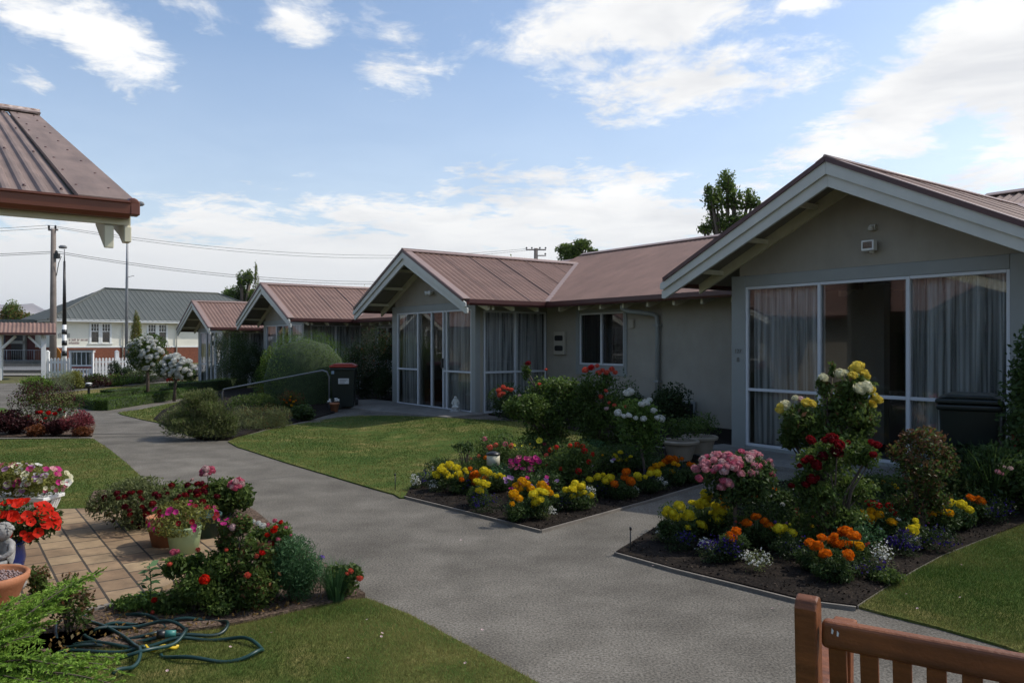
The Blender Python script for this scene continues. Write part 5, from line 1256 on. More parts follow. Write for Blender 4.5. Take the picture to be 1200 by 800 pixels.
MG = [
 ('lemon marigold nearest the lawn corner of the centre bed, five heads', [(510, 555, L_), (517, 550.5, L_), (527, 545, L_), (525, 559, L_), (518, 546, L_)]),
 ('lemon and orange marigold second from the left of the centre bed', [(530, 558, L_), (537, 555, L_), (545, 550, L_), (541, 562, O_), (535, 548, L_), (547, 553, L_)]),
 ('orange marigold between two lemon ones, front of the centre bed', [(551, 549, O_), (557, 555, O_), (561, 557, O_), (555, 560, O_)]),
 ('lemon marigold directly below the cream path light', [(567, 552, L_), (572, 554, L_), (579, 557, L_), (586, 556, L_), (590, 559, L_)]),
 ('lone low lemon marigold in front of the dark lobelia', [(562, 575, L_), (559, 564, L_), (566, 566, L_)]),
 ('tall golden marigold left of the magenta petunias', [(605, 569, D_), (612, 564, D_), (618, 567, D_), (622, 573, D_)]),
 ('golden marigold at the very front of the centre bed, two heads low', [(600, 590, D_), (608, 584, D_), (602, 579, D_)]),
 ('lemon marigold right at the front point of the centre bed', [(625, 579, L_), (631, 576, L_), (633, 585, L_), (628, 588, L_)]),
 ('golden and lemon marigold just right of the front point', [(635, 569, D_), (644, 578, D_), (652, 581, L_), (640, 572, D_)]),
 ('lemon marigold on the path side edge, six heads, third from the front point', [(663, 574, L_), (671, 573, L_), (674, 567, L_), (681, 570, L_), (684, 577, L_), (678, 577, L_)]),
 ('lemon marigold with scattered heads midway along the path side edge', [(691, 562, L_), (701, 559, L_), (707, 556, L_), (710, 563, L_), (715, 560, L_)]),
 ('orange marigold in the middle of the path side edge', [(720, 567, O_), (732, 560, O_), (739, 564, O_), (734, 553, O_)]),
 ('lemon marigold with three heads near the white standard rose stem', [(747, 557, L_), (756, 558.5, L_), (762, 555, L_)]),
 ('golden marigold below the buff stone pot, two heads', [(769, 546, D_), (775, 544, D_)]),
 ('orange marigold against the buff stone pot, many heads', [(785, 537, O_), (791, 538, O_), (799, 537.5, O_), (779, 541, O_)]),
 ('golden marigold under the stone pot rim, right end', [(790, 543, D_), (795, 545, D_), (787, 553, D_)]),
 ('orange marigold at the right end of the centre bed', [(808, 544, O_), (813, 548, O_)]),
 ('lemon marigold at the back of the centre bed, three small heads', [(727, 530, L_), (725, 539, L_), (739, 535, L_)]),
 ('lemon marigold at the path corner of the right bed, with the most heads', [(782, 597, L_), (788, 601, L_), (797, 604, L_), (796, 593, L_), (807, 602, L_), (806, 618, L_)]),
 ('tall lemon marigold below the pink standard rose', [(811, 589, L_), (820, 593, L_), (826, 588, L_), (829, 583, L_), (832, 580, L_), (822, 615, L_)]),
 ('lemon marigold with golden top heads under the pink rose', [(838, 593, L_), (848, 583, D_), (850, 592, D_), (839, 602, L_), (842, 609, L_)]),
 ('orange marigold with four big heads right of the pink rose stem', [(875, 613, O_), (885, 605.5, O_), (896, 611, O_), (901, 617, O_)]),
 ('orange marigold with one low head among the lobelia', [(857, 630, O_), (863, 622, O_)]),
 ('small lemon marigold between the two orange marigolds', [(919, 618, L_), (913, 620, L_)]),
 ('orange marigold left side of the big cluster before the yellow rose', [(949, 636, O_), (963, 629.5, O_), (957, 640, O_)]),
 ('orange marigold at the heart of the big cluster', [(978, 628, O_), (988, 623, O_), (982, 637, O_), (989, 637, O_), (975, 634, O_)]),
 ('orange marigold right side of the big cluster', [(1001, 628, O_), (1002, 637, D_), (996, 640, O_)]),
 ('lone low orange marigold in front of the big cluster', [(969, 648, O_), (994, 650, O_)]),
 ('golden marigold with five heads beside the red dianthus', [(1009, 603, D_), (1021, 599, D_), (1032, 602, D_), (1020, 607.5, D_), (1013, 606, D_)]),
 ('golden marigold with a single head right of the red dianthus', [(1045, 612, D_)]),
 ('pale lemon marigold of two heads in the middle of the right bed', [(1073, 610, L_), (1074, 616, L_)]),
 ('golden marigold by the small tree rose stem', [(1083, 586, D_), (1079, 589, D_)]),
 ('golden marigold with four heads right of the small tree rose', [(1101, 597, D_), (1113, 601, D_), (1105, 594, L_)]),
 ('lemon marigold of four heads toward the lawn', [(1118, 589, L_), (1127, 591, L_), (1136, 597, L_), (1112, 588, L_)]),
 ('orange marigold nearest the right hand lawn', [(1137, 583, O_), (1150, 588, O_), (1145, 587, O_)]),
]
for lab, hd in MG: marigold(lab, hd)
bush('bedding_plant', 'yellow button flowers behind the dark red roses', 1022, 580, 34, 22, 'rose', .03, 500, [(1014, 562, 'pom', L_, .05), (1022, 566, 'pom', L_, .06), (1018, 570, 'pom', L_, .05), (1025, 572, 'pom', L_, .05)], 'bedding plant')
bush('bedding_plant', 'sprawling golden flowers before the small tree rose', 1048, 582, 40, 20, 'rose', .03, 600, [(1035, 565, 'pom', D_, .045), (1044, 566, 'pom', D_, .05), (1053, 568, 'pom', D_, .045), (1049, 572, 'pom', D_, .04)], 'bedding plant')
# ---------------------------------------------------------------- lobelia and alyssum
for i, (x, y, w, h, lab) in enumerate([(497, 570, 28, 22, 'dark lobelia by the lawn corner of the centre bed'), (545, 578, 30, 22, 'dark lobelia below the first orange marigolds'), (572, 600, 40, 26, 'largest lobelia at the front of the centre bed'), (655, 598, 34, 20, 'lobelia right of the centre bed point'), (710, 582, 40, 22, 'lobelia midway along the path side of the centre bed'), (757, 572, 44, 22, 'lobelia under the lemon marigolds near the white rose'), (805, 560, 30, 18, 'lobelia at the right end of the centre bed'),
        (800, 645, 42, 28, 'lobelia at the corner of the right bed'), (846, 658, 52, 32, 'lobelia with bright violet flowers below the pink rose'), (862, 640, 36, 24, 'lobelia tucked beside the low orange marigold'), (925, 655, 50, 30, 'lobelia between the alyssum and the orange marigolds'), (1012, 676, 52, 28, 'lobelia nearest the bench'), (1056, 650, 46, 32, 'brightest violet lobelia beside the white alyssum'), (1100, 645, 48, 30, 'dark lobelia near the edge of the right lawn'), (1165, 612, 50, 34, 'lobelia at the far right of the right bed')]):
    mound('lobelia', lab, x, y, w, h, 'lobelia', 'dark', 900, 70 if i not in (8, 12) else 200, 'lobelia', .016)
for i, (x, y, w, h, lab) in enumerate([(486, 572, 14, 16, 'white alyssum at the lawn corner of the centre bed'), (511, 576, 18, 14, 'small white alyssum before the lemon marigolds'), (560, 592, 14, 18, 'white alyssum under the lone lemon marigold'), (638, 608, 28, 18, 'pale spent alyssum at the front point of the centre bed'), (692, 588, 14, 20, 'white alyssum under the six headed marigold'), (738, 582, 20, 14, 'white alyssum midway along the path side'), (775, 574, 22, 16, 'white alyssum below the stone pot'),
        (775, 634, 24, 20, 'white alyssum at the very corner of the right bed'), (827, 650, 26, 20, 'thin white alyssum between two lobelias'), (886, 668, 38, 28, 'big white alyssum mound at the path edge of the right bed'), (976, 676, 20, 26, 'pale alyssum below the low orange marigold'), (1033, 668, 34, 34, 'large white alyssum near the bench'), (1070, 645, 20, 18, 'small white alyssum beside the violet lobelia')]):
    mound('alyssum', lab, x, y, w, h, 'white', 'grey', 420, 130, 'alyssum', .014)
# ---------------------------------------------------------------- centre bed shrubs
bush('petunia', 'bright magenta petunias in the middle of the centre bed', 620, 575, 50, 48, 'rose', .03, 900, rnd_blooms(30, 598, 642, 533, 552, 'petunia', ['magenta', 'rosepink', 'magenta'], .07, 4), 'petunia')
bush('petunia', 'violet pink petunias before the magenta ones', 630, 588, 60, 34, 'dark2', .03, 800, rnd_blooms(18, 585, 655, 556, 574, 'petunia', ['lilac', 'magenta'], .05, 5), 'petunia')
bush('geranium', 'coral pink geraniums left of the magenta petunias', 580, 560, 50, 52, 'rose', .035, 900, [(568, 514, 'head', 'rosepink', .07), (574, 524, 'head', 'coral', .08), (581, 521, 'head', 'coral', .10), (592, 520, 'head', 'rosepink', .09), (599, 522, 'head', 'coral', .07), (561, 534, 'head', 'coral', .08), (569, 536, 'head', 'orange', .07), (552, 538, 'head', 'coral', .06)], 'geranium')
bush('red_flower_bush', 'dense green bush of red flowers under the big rose', 672, 580, 70, 56, 'rose', .035, 1600, [(645, 527, 'head', 'red', .06), (652, 524, 'head', 'red', .06), (640, 533, 'head', 'coral', .06), (668, 522, 'head', 'scarlet', .06), (676, 521, 'head', 'scarlet', .07), (683, 523, 'head', 'scarlet', .06), (685, 528, 'head', 'red', .08), (694, 532, 'head', 'red', .08), (690, 541, 'head', 'red', .05), (657, 549, 'head', 'red', .08), (678, 552, 'head', 'red', .07), (641, 545, 'head', 'darkred', .06), (644, 556, 'head', 'red', .05)], 'shrub')
bush('bedding_plant', 'yellow and maroon pansies behind the petunias', 620, 548, 60, 32, 'dark2', .03, 900, [(603, 521, 'petunia', 'lemon', .04), (612, 522, 'petunia', 'lemon', .04), (621, 520, 'petunia', 'gold', .045), (632, 516, 'petunia', 'lemon', .08), (638, 520, 'petunia', 'maroon', .07), (626, 524, 'petunia', 'gold', .04), (616, 526, 'petunia', 'maroon', .05), (606, 526, 'petunia', 'lemon', .035)], 'pansy')
bush('bedding_plant', 'mixed pale flowers before the white standard rose', 700, 562, 60, 34, 'rose', .03, 900, [(693, 545, 'petunia', 'blush', .05), (717, 540, 'petunia', 'white', .05), (719, 538, 'petunia', 'lilac', .05), (706, 533, 'pom', 'gold', .04)], 'bedding plant')
bush('green_bush', 'plain green plant at the foot of the white standard rose', 735, 556, 70, 30, 'dark2', .03, 900, (), 'plant')
bush('green_bush', 'low dark green plants behind the orange marigolds', 775, 560, 60, 22, 'dark2', .03, 700, (), 'plant')
# large coral and red roses
lobed('rose_bush', 'tall leafy rose bush with one dark red rose on top, left of the pair', 650, 534, [(636, 458, 46, 40), (622, 482, 50, 40), (652, 484, 50, 52), (617, 434, 12, 22), (640, 508, 66, 34), (662, 456, 40, 34), (604, 476, 30, 30)], 'rose', .05, 9500, [(619, 426, 'rose', 'darkred', .10), (609, 464, 'rose', 'blush', .09), (640, 433, 'rose', 'coral', .05), (632, 450, 'rose', 'rust' if 0 else 'coral', .05)], m2='bright', f2=.25, stemr=.016)
lobed('rose_bush', 'tall rose bush topped with a cluster of bright coral red roses', 704, 536, [(694, 454, 44, 34), (716, 478, 50, 48), (696, 492, 48, 50), (680, 474, 34, 50), (728, 512, 34, 36), (712, 448, 22, 20), (700, 516, 50, 26)], 'rose', .048, 8500, [(686, 434, 'rose', 'coral', .10), (693, 431, 'rose', 'red', .13), (700, 429, 'rose', 'coral', .11), (706, 434, 'rose', 'coral', .11), (711, 437, 'rose', 'coral', .12), (717, 433, 'rose', 'coral', .10), (721, 437, 'rose', 'coral', .09), (702, 437, 'rose', 'coral', .10), (710, 458, 'rose', 'coral', .07), (704, 465, 'rose', 'coral', .07), (714, 472, 'rose', 'coral', .06), (720, 475, 'rose', 'coral', .07), (711, 479, 'rose', 'blush', .07), (733, 477, 'rose', 'coral', .07)], m2='bright', f2=.18, stemr=.015)
bush('rose_bush', 'low dark bush with a coral rose cluster at the glazed porch', 598, 494, 52, 42, 'dark2', .045, 1500, [(585, 458, 'rose', 'coral', .13), (590, 454, 'rose', 'coral', .14), (595, 456, 'rose', 'coral', .13), (590, 461, 'rose', 'coral', .14), (599, 457, 'rose', 'coral', .12), (586, 463, 'rose', 'coral', .10)], 'rose bush')
standard('standard_rose', 'standard rose with large white blooms on a pale stem', 757, 566, 748, 500, 66, 62, 'bright', .045, 1500, [(739, 459, 'rose', 'white', 0.101), (735, 461, 'rose', 'white', 0.078), (757, 472, 'rose', 'white', 0.086), (752, 474, 'rose', 'white', 0.078), (761, 469, 'rose', 'white', 0.070), (766, 481, 'rose', 'white', 0.086), (774, 491, 'rose', 'white', 0.086), (770, 490, 'rose', 'white', 0.062), (724, 484, 'rose', 'white', 0.094), (731, 488, 'rose', 'white', 0.086), (737, 487, 'rose', 'white', 0.094), (745, 490, 'rose', 'white', 0.086), (754, 491, 'rose', 'white', 0.086)])
bush('rose_bush', 'thin dark rose stems with sparse leaves against the beige wall', 728, 530, 44, 92, 'dark2', .035, 700, (), 'rose bush', lift=.15)
k_ = G(545, 562); tb_ = empty('bare_shrub', k_, 0, 'little half bare shrub at the lawn side of the centre bed', 'shrub')
p, d, t, kc = cloud(260, (.17, .14, .10), 7, 55, .2); p[:, 2] += .36; p[:, 0] -= .02
obj('foliage', leafmesh('foliage', p, .04, .5, FM['dark2'], t), tb_); stems_to(tb_, [(c[0], c[1], c[2] + .36) for c in kc], 7, .008, m=M_bark)
# planting against the wall
def potplant(root, z, n=900):
    p, d, t, kc = cloud(n, (.30, .28, .17), 9, SEED[0] + 77, .3); p[:, 2] += z + .17; g_ = empty('pot_shrub', root.location, 0, 'leafy green plant growing in the ' + root['label'].split(' with')[0].split(' tucked')[0], 'plant')
    obj('foliage', leafmesh('foliage', p, .045, .4, FM['rose'], t), g_); SEED[0] += 1
potplant(pot1, .24); potplant(pot2, .24, 700)
for i, (x, y, w, h, lab) in enumerate([(842, 522, 52, 60, 'dark glossy shrub in the corner beside the right cottage'), (812, 506, 44, 42, 'dark shrub before the white framed vent'), (765, 498, 40, 34, 'dark low shrub below the downpipe'), (700, 500, 60, 30, 'dark low shrub under the cottage window')]):
    bush('shrub', lab, x, y, w, h, 'dark', .045, 1500, (), at=W([8.0, 8.9, 9.9, 11.4][i], [8.9, 9.8, 9.9, 10.0][i]), K=12)
# ---------------------------------------------------------------- right bed
pk = rnd_blooms(64, 818, 906, 529, 556, 'rose', ['pink', 'pink', 'rosepink', 'blush'], .062, 9) + [(845, 571, 'rose', 'pink', .07), (853, 566, 'rose', 'pink', .07), (848, 564, 'rose', 'rosepink', .06), (857, 569, 'rose', 'pink', .06), (819, 561, 'rose', 'rosepink', .06), (893, 570, 'rose', 'white', .05), (897, 562, 'rose', 'blush', .05), (815, 550, 'rose', 'pink', .07), (904, 556, 'rose', 'rosepink', .06)]
standard('standard_rose', 'low standard rose smothered in pink blooms, corner of the right bed', 862, 640, 861, 561, 92, 62, 'dark2', .04, 2200, pk, depth=.85)
yr = [(1000, 433, 'rose', 'yellow', .085), (1005, 431, 'rose', 'yellow', .10), (1012, 437, 'rose', 'yellow', .11), (1016, 441, 'rose', 'yellow', .08), (999, 440, 'rose', 'yellow', .07), (984, 438, 'rose', 'cream', .10), (991, 437, 'rose', 'cream', .08), (965, 443, 'rose', 'cream', .08), (1007, 456, 'rose', 'cream', .10), (1014, 455, 'rose', 'cream', .11), (1020, 457, 'rose', 'yellow', .08), (1025, 466, 'rose', 'yellow', .10), (1029, 469, 'rose', 'yellow', .10), (1022, 473, 'rose', 'yellow', .08), (915, 476, 'rose', 'yellow', .09), (920, 474, 'rose', 'cream', .08), (913, 481, 'rose', 'yellow', .07), (932, 467, 'rose', 'cream', .06), (945, 472, 'rose', 'yellow', .08), (951, 473, 'rose', 'yellow', .08), (938, 468, 'rose', 'blush', .06)]
yr_root = lobed('rose_bush', 'tall rose bush crowned with yellow and cream roses before the big panes', 968, 628, [(1002, 456, 48, 36), (984, 478, 66, 44), (938, 490, 54, 42), (1010, 496, 44, 44), (968, 512, 84, 42), (924, 506, 30, 36), (966, 454, 18, 26), (975, 432, 8, 20), (1000, 530, 50, 36)], 'rose', .05, 8500, yr, m2='rosered', f2=.05, stemr=.014)
lobed('rose_bush', 'dark red rose bush in front of the yellow rose', 978, 646, [(950, 546, 46, 40), (984, 534, 56, 40), (1018, 534, 34, 34), (958, 584, 60, 40), (1000, 572, 56, 46), (976, 524, 46, 22), (938, 566, 30, 30), (984, 604, 60, 30)], 'rose', .036, 7000, [(950, 516, 'rose', 'darkred', .08), (967, 516, 'rose', 'darkred', .07), (975, 515, 'rose', 'darkred', .09), (983, 521, 'rose', 'darkred', .08), (994, 518, 'rose', 'darkred', .06), (943, 540, 'rose', 'darkred', .09), (949, 537, 'rose', 'darkred', .08), (956, 545, 'rose', 'darkred', .08), (937, 546, 'rose', 'darkred', .07), (951, 562, 'rose', 'darkred', .09), (957, 560, 'rose', 'darkred', .07), (944, 567, 'rose', 'darkred', .06), (1021, 519, 'rose', 'darkred', .06), (1028, 522, 'rose', 'darkred', .07), (1023, 533, 'rose', 'darkred', .06), (927, 569, 'rose', 'darkred', .06), (980, 530, 'rose', 'maroon', .08), (964, 535, 'rose', 'maroon', .07)], m2='bright', f2=.25, stemr=.010)
lobed('rose_bush', 'loose rose bush with reddish tips and no blooms, left of the dark bin', 1079, 632, [(1058, 532, 42, 30), (1088, 518, 48, 34), (1078, 546, 66, 32), (1104, 538, 36, 40), (1066, 512, 26, 22), (1086, 568, 44, 26), (1074, 592, 60, 40), (1098, 584, 40, 34)], 'rose', .034, 5000, (), m2='rosered', f2=.4, stemr=.009)
bush('shrub', 'yellow green variegated shrub behind the golden marigolds', 1122, 600, 96, 52, 'yellowg', .04, 2200, (), K=16, m2='rose', f2=.4)
bush('shrub', 'dark leafy shrub with a few pale pink roses at the right edge', 1178, 608, 90, 78, 'dark2', .05, 2400, [(1169, 553, 'rose', 'pink', .05), (1174, 555, 'rose', 'pink', .05), (1177, 547, 'rose', 'blush', .045), (1184, 549, 'rose', 'blush', .045)], K=16)
bush('shrub', 'tall dark shrub rising past the dark bin, right edge', 1212, 600, 70, 215, 'dark2', .05, 2600, (), K=16)
bush('shrub', 'glossy dark leaves in front of the dark bin', 1130, 590, 84, 60, 'dark', .05, 1500, (), K=10)
bush('dianthus', 'patch of deep red dianthus behind the golden marigolds', 1040, 628, 66, 36, 'rose', .03, 1100, [(1018, 589, 'head', 'red', .06), (1024, 590, 'head', 'red', .065), (1030, 592, 'head', 'red', .06), (1042, 592, 'head', 'red', .06), (1045, 598, 'head', 'red', .06), (1049, 602, 'head', 'red', .055), (1054, 607, 'head', 'red', .05), (1060, 605, 'head', 'red', .055), (1055, 614, 'head', 'red', .06), (1061, 617, 'head', 'red', .06), (1051, 616, 'head', 'red', .05)], 'dianthus')
bush('snapdragon', 'coral snapdragons between the orange marigolds and the roses', 985, 632, 52, 44, 'rose', .03, 1000, [(972, 600, 'head', 'coral', .045), (971, 606, 'head', 'coral', .045), (970, 612, 'head', 'coral', .045), (934, 596, 'head', 'coral', .045), (935, 602, 'head', 'coral', .045), (936, 608, 'head', 'coral', .045), (996, 601, 'head', 'pink', .045), (997, 607, 'head', 'coral', .045), (1000, 611, 'head', 'coral', .04)], 'snapdragon')
bush('bedding_plant', 'green bedding plant with tiny white flowers below the pink rose', 905, 622, 64, 42, 'dark2', .03, 1300, [(893, 572, 'rose', 'white', .04), (917, 591, 'head', 'white', .05), (903, 580, 'head', 'white', .03), (878, 577, 'pom', 'gold', .05), (884, 580, 'pom', 'orange', .05), (908, 573, 'pom', 'orange', .04)], 'bedding plant')
bush('bedding_plant', 'low green plants filling the middle of the right bed', 1075, 612, 70, 26, 'dark2', .03, 900, (), 'bedding plant')
bush('bedding_plant', 'low leafy plants at the lawn edge near the bench', 1040, 690, 40, 16, 'rose', .022, 500, [(1018, 636, 'head', 'coral', .03)], 'bedding plant', cz=.3)
gr = W(2.9, 7.2)
def grassclump(name, label, g, n, h, w, m, wid=.008, cat='grass clump', droop=.6, seed=3):
    r = np.random.default_rng(seed); root = empty(name, g, 0, label, cat); a = r.uniform(0, 6.283, n); sp = r.uniform(.05, 1, n) * w; hh = h * r.uniform(.6, 1.1, n); Vv = []
    b0 = np.stack([np.cos(a) * .04, np.sin(a) * .04, np.zeros(n)], 1); d = np.stack([np.cos(a), np.sin(a), np.zeros(n)], 1); s = np.stack([-np.sin(a), np.cos(a), np.zeros(n)], 1)
    prev = b0; pw_ = wid
    for k_ in range(1, 5):
        f = k_ / 4; c = b0 + d * (sp * f ** 1.6)[:, None]; c[:, 2] = hh * (f - droop * .35 * f ** 3); w1 = wid * (1 - f * .85)
        Vv.append(np.stack([prev - s * pw_ / 2, prev + s * pw_ / 2, c + s * w1 / 2, c - s * w1 / 2], 1)); prev = c; pw_ = w1
    V_ = np.concatenate(Vv, 0).reshape(-1, 3); tt = np.tile(r.random(n), 4); obj('blades', npmesh('blades', V_, 4, FM[m], tt), root); return root
grassclump('grass_clump', 'arching dark strappy clump in front of the dark bin', Vector((gr.x, gr.y, .08)), 170, .75, .55, 'dark2', .014, seed=8)
# low leafy plants closing the gaps between the bedding
FILL = [('centre bed', [(520, 566, 40, 22), (550, 566, 44, 24), (585, 578, 40, 26), (640, 570, 44, 26), (665, 566, 46, 26), (690, 553, 50, 28), (720, 552, 46, 24), (750, 548, 46, 24), (612, 572, 44, 24), (655, 548, 40, 26), (575, 548, 40, 22), (735, 572, 30, 12)]),
        ('right bed', [(800, 628, 50, 30), (835, 632, 50, 34), (870, 640, 54, 32), (900, 640, 60, 36), (935, 648, 60, 36), (960, 640, 60, 40), (1000, 655, 60, 36), (1040, 640, 60, 36), (1075, 632, 60, 34), (1105, 625, 60, 34), (1140, 615, 60, 34), (1160, 600, 60, 40), (890, 610, 60, 44), (930, 615, 60, 44), (1060, 600, 70, 40), (1020, 620, 60, 44)])]
wh = ['first', 'second', 'third', 'fourth', 'fifth', 'sixth', 'seventh', 'eighth', 'ninth', 'tenth', 'eleventh', 'twelfth', 'thirteenth', 'fourteenth', 'fifteenth', 'sixteenth']
for bn, lst in FILL:
    for i, (x, y, w_, h_) in enumerate(sorted(lst)):
        mm = ['dark2', 'rose', 'rose', 'feather', 'dark2'][i % 5]
        cs = [['white'], ['coral', 'rosepink'], ['lilac', 'violet'], ['lemon', 'gold'], ['darkred', 'red']][(i * 3) % 5]
        bush('bedding_plant', 'low leafy filler plant, %s from the left in the %s' % (wh[i], bn), x, y, w_ * 1.1, h_ * 1.15, mm, .028, 620, rnd_blooms(5, x - w_ * .4, x + w_ * .4, y - h_, y - h_ * .4, 'head', cs, .028, i + 5), 'bedding plant', K=9, asp=.4, cl=.38)
# ---------------------------------------------------------------- left foreground bed
bush('dianthus', 'sprawling grey green plant with maroon pompom flowers on the patio edge', 165, 628, 104, 56, 'grey', .04, 2600, rnd_blooms(36, 108, 226, 570, 618, 'pom', ['maroon', 'maroon', 'darkred'], .05, 21), 'dianthus', K=16, asp=.3)
bush('dianthus', 'upright plant with maroon pompoms behind the green pot', 215, 618, 84, 50, 'rose', .035, 1800, rnd_blooms(18, 185, 272, 566, 590, 'pom', ['maroon', 'darkred'], .055, 22), 'dianthus', K=12, asp=.4)
# pink geraniums on tall stems
gb = bush('geranium', 'geranium with two tall pink flower heads at the path corner', 262, 612, 64, 46, 'rose', .045, 1700, [(225, 562, 'rose', 'blush', .05)], 'geranium', K=12)
def tallhead(root, px, py, c, size, n=7):
    Y = root.location.y - .1; P = Vector(((px - 600) / F * Y, Y, Z(py, Y))); q = P - root.location; k = MB(); k.tube([(q.x * .6, q.y, .25), (q.x * .9, q.y, q.z * .7), q], [.006, .005, .004], 6); k.build('flower_stem', M_stem, root)
    for i in range(n):
        a = i * 6.283 / (n - 1); o = Vector((math.cos(a) * size * .42, math.sin(a) * size * .35, math.sin(a * 1.0) * size * .25)) if i else Vector((0, -size * .2, size * .2)); bloom(root, P + o, 'rose', c if i % 3 else 'blush', size * .55, (o.x * 6, -.6, 1))
tallhead(gb, 243, 552, 'rosepink', .10, 9); tallhead(gb, 277, 567, 'rosepink', .11, 10)
def trailing(label, root_loc, rx, ry, rz, z, m, n, blooms_c, nb, size, leaf=.03, seed=1, name='petunia', face=(0, -.9, .8), cat='petunia', kind='petunia'):
    root = empty(name, root_loc, 0, label, cat); p, d, t, kc = cloud(n, (rx, ry, rz), 12, seed, .3); p[:, 2] += z
    obj('foliage', leafmesh('foliage', p, leaf, .45, FM[m], t, None, .3, seed), root); r = random.Random(seed)
    stems_to(root, [(c[0], c[1], c[2] + z) for c in kc], 8, .005, base=(0, 0, z - rz * .6))
    for i in range(nb):
        while True:
            a, e = r.uniform(-3.14, 3.14), math.asin(r.uniform(-.45, 1)); v = Vector((math.cos(a) * math.cos(e), math.sin(a) * math.cos(e), math.sin(e)))
            if v.y < .35: break
        bloom(root, root.location + Vector((v.x * rx, v.y * ry, z + v.z * rz)) * 1.0, kind, r.choice(blooms_c), size, (v.x, v.y - .3, v.z * .8 + .35), .25)
    return root
trailing('magenta petunias spilling over the pale green pot', gp, .26, .21, .12, .27, 'yellowg', 2400, ['magenta', 'magenta', 'darkred'], 30, .045, .028, 31)
trailing('brilliant red petunias spilling from the cobalt pot', bl.location + Vector((.09, 0, 0)), .23, .20, .145, .35, 'dark2', 1500, ['scarlet'], 80, .070, .04, 32)
trailing('pink and cream petunias overflowing the white ribbed planter', planter.location, .50, .22, .15, .33, 'yellowg', 3200, ['rosepink', 'magenta', 'cream', 'pink', 'cream', 'white', 'lilac'], 100, .066, .035, 33)
# mixed roses of the near left bed
lobed('rose_bush', 'near rose bush with a few small red and coral blooms, left part', 228, 722, [(204, 664, 36, 30), (236, 684, 62, 44), (210, 704, 60, 32), (254, 664, 44, 44), (184, 712, 30, 20), (260, 704, 56, 34), (228, 660, 24, 26)], 'rose', .031, 9500, [(203, 647, 'rose', 'rosepink', 0.038), (208, 646, 'rose', 'rosepink', 0.034), (199, 661, 'rose', 'coral', 0.030), (232, 644, 'rose', 'coral', 0.025), (240, 679, 'rose', 'scarlet', 0.051), (181, 703, 'rose', 'red', 0.043), (179, 717, 'rose', 'coral', 0.030), (265, 644, 'rose', 'coral', 0.025)], m2='bright', f2=.2, stemr=.006)
lobed('rose_bush', 'near rose bush with scattered coral blooms, centre of the left bed', 284, 718, [(284, 652, 50, 44), (268, 628, 30, 40), (302, 684, 62, 54), (270, 690, 52, 46), (310, 656, 34, 44), (284, 616, 22, 30), (290, 706, 70, 24)], 'rose', .029, 9500, [(290, 674, 'rose', 'coral', 0.043), (301, 652, 'rose', 'coral', 0.038), (307, 648, 'rose', 'red', 0.034), (273, 618, 'rose', 'blush', 0.043), (266, 608, 'petunia', 'magenta', 0.043), (262, 613, 'petunia', 'magenta', 0.034), (268, 616, 'petunia', 'magenta', 0.034), (258, 614, 'rose', 'darkred', 0.034)], m2='rosered', f2=.15, stemr=.006)
lobed('rose_bush', 'tangled rose stems with white, red and pink flowers above the near bed', 318, 706, [(304, 630, 40, 32), (326, 624, 32, 28), (318, 650, 44, 38), (337, 636, 16, 34), (326, 676, 40, 34)], 'rose', .028, 3800, [(297, 611, 'rose', 'white', 0.045), (303, 613, 'rose', 'white', 0.041), (308, 616, 'rose', 'white', 0.034), (314, 615, 'rose', 'rosepink', 0.034), (322, 610, 'rose', 'rosepink', 0.030), (329, 612, 'rose', 'red', 0.038), (335, 618, 'rose', 'rosepink', 0.030), (341, 627, 'rose', 'rosepink', 0.034), (321, 622, 'rose', 'scarlet', 0.041), (323, 618, 'rose', 'scarlet', 0.038), (313, 627, 'rose', 'scarlet', 0.045), (316, 636, 'rose', 'rosepink', 0.038), (326, 632, 'rose', 'rosepink', 0.034), (304, 638, 'rose', 'coral', 0.034), (299, 644, 'rose', 'coral', 0.030), (318, 638, 'rose', 'red', 0.038), (286, 608, 'rose', 'rosepink', 0.030), (280, 606, 'rose', 'rosepink', 0.030)], m2='bright', f2=.2, stemr=.005)
bush('shrub', 'feathery green plant between the roses and the grass clump', 345, 716, 66, 76, 'feather', .028, 4200, (), K=16, asp=.18, cl=.3)
bush('shrub', 'small plant with coral and violet flowers at the tip of the near bed', 402, 708, 46, 40, 'rose', .028, 700, [(411, 669, 'rose', 'coral', 0.032), (407, 672, 'rose', 'coral', 0.028), (422, 678, 'rose', 'coral', 0.032), (419, 676, 'rose', 'coral', 0.021)], K=8)
gc = G(394, 706); grassclump('grass_clump', 'fine dark green grass clump at the tip of the near bed', gc, 520, .30, .17, 'feather', .005, seed=5)
vf_ = empty('violet_flower', G(374, 700), 0, 'two violet flower heads on thin stems beside the grass clump', 'flower')
for x, y, s in ((377, 653, .055), (361, 657, .045), (350, 655, .025)):
    Y = vf_.location.y; P = Vector(((x - 600) / F * Y, Y, Z(y, Y))); bloom(vf_, P, 'head', 'violet', s, (0, 0, 1), .2); q = P - vf_.location; k = MB(); k.tube([(q.x * .4, 0, 0), q], .003, 5); k.build('stem', M_stem, vf_)
sp_ = empty('leafy_sprout', G(175, 716), 0, 'upright leafy sprout at the paving edge, left of the near roses', 'plant')
k = MB(); k.tube([(0, 0, 0), (.01, 0, .15), (0, 0, .28)], [.005, .004, .003], 6); k.build('stem', M_stem, sp_)
C = []; D = []
for i in range(26):
    a = i * 2.4; z = .06 + i * .0088; r_ = .045 * (1.1 - .5 * i / 26); C.append((math.cos(a) * r_, math.sin(a) * r_, z)); D.append((math.cos(a), math.sin(a), .2))
obj('leaves', leafmesh('leaves', np.array(C), .085, .34, FM['feather'], np.random.default_rng(1).random(26), np.array(D) * 3, .8, 1), sp_)
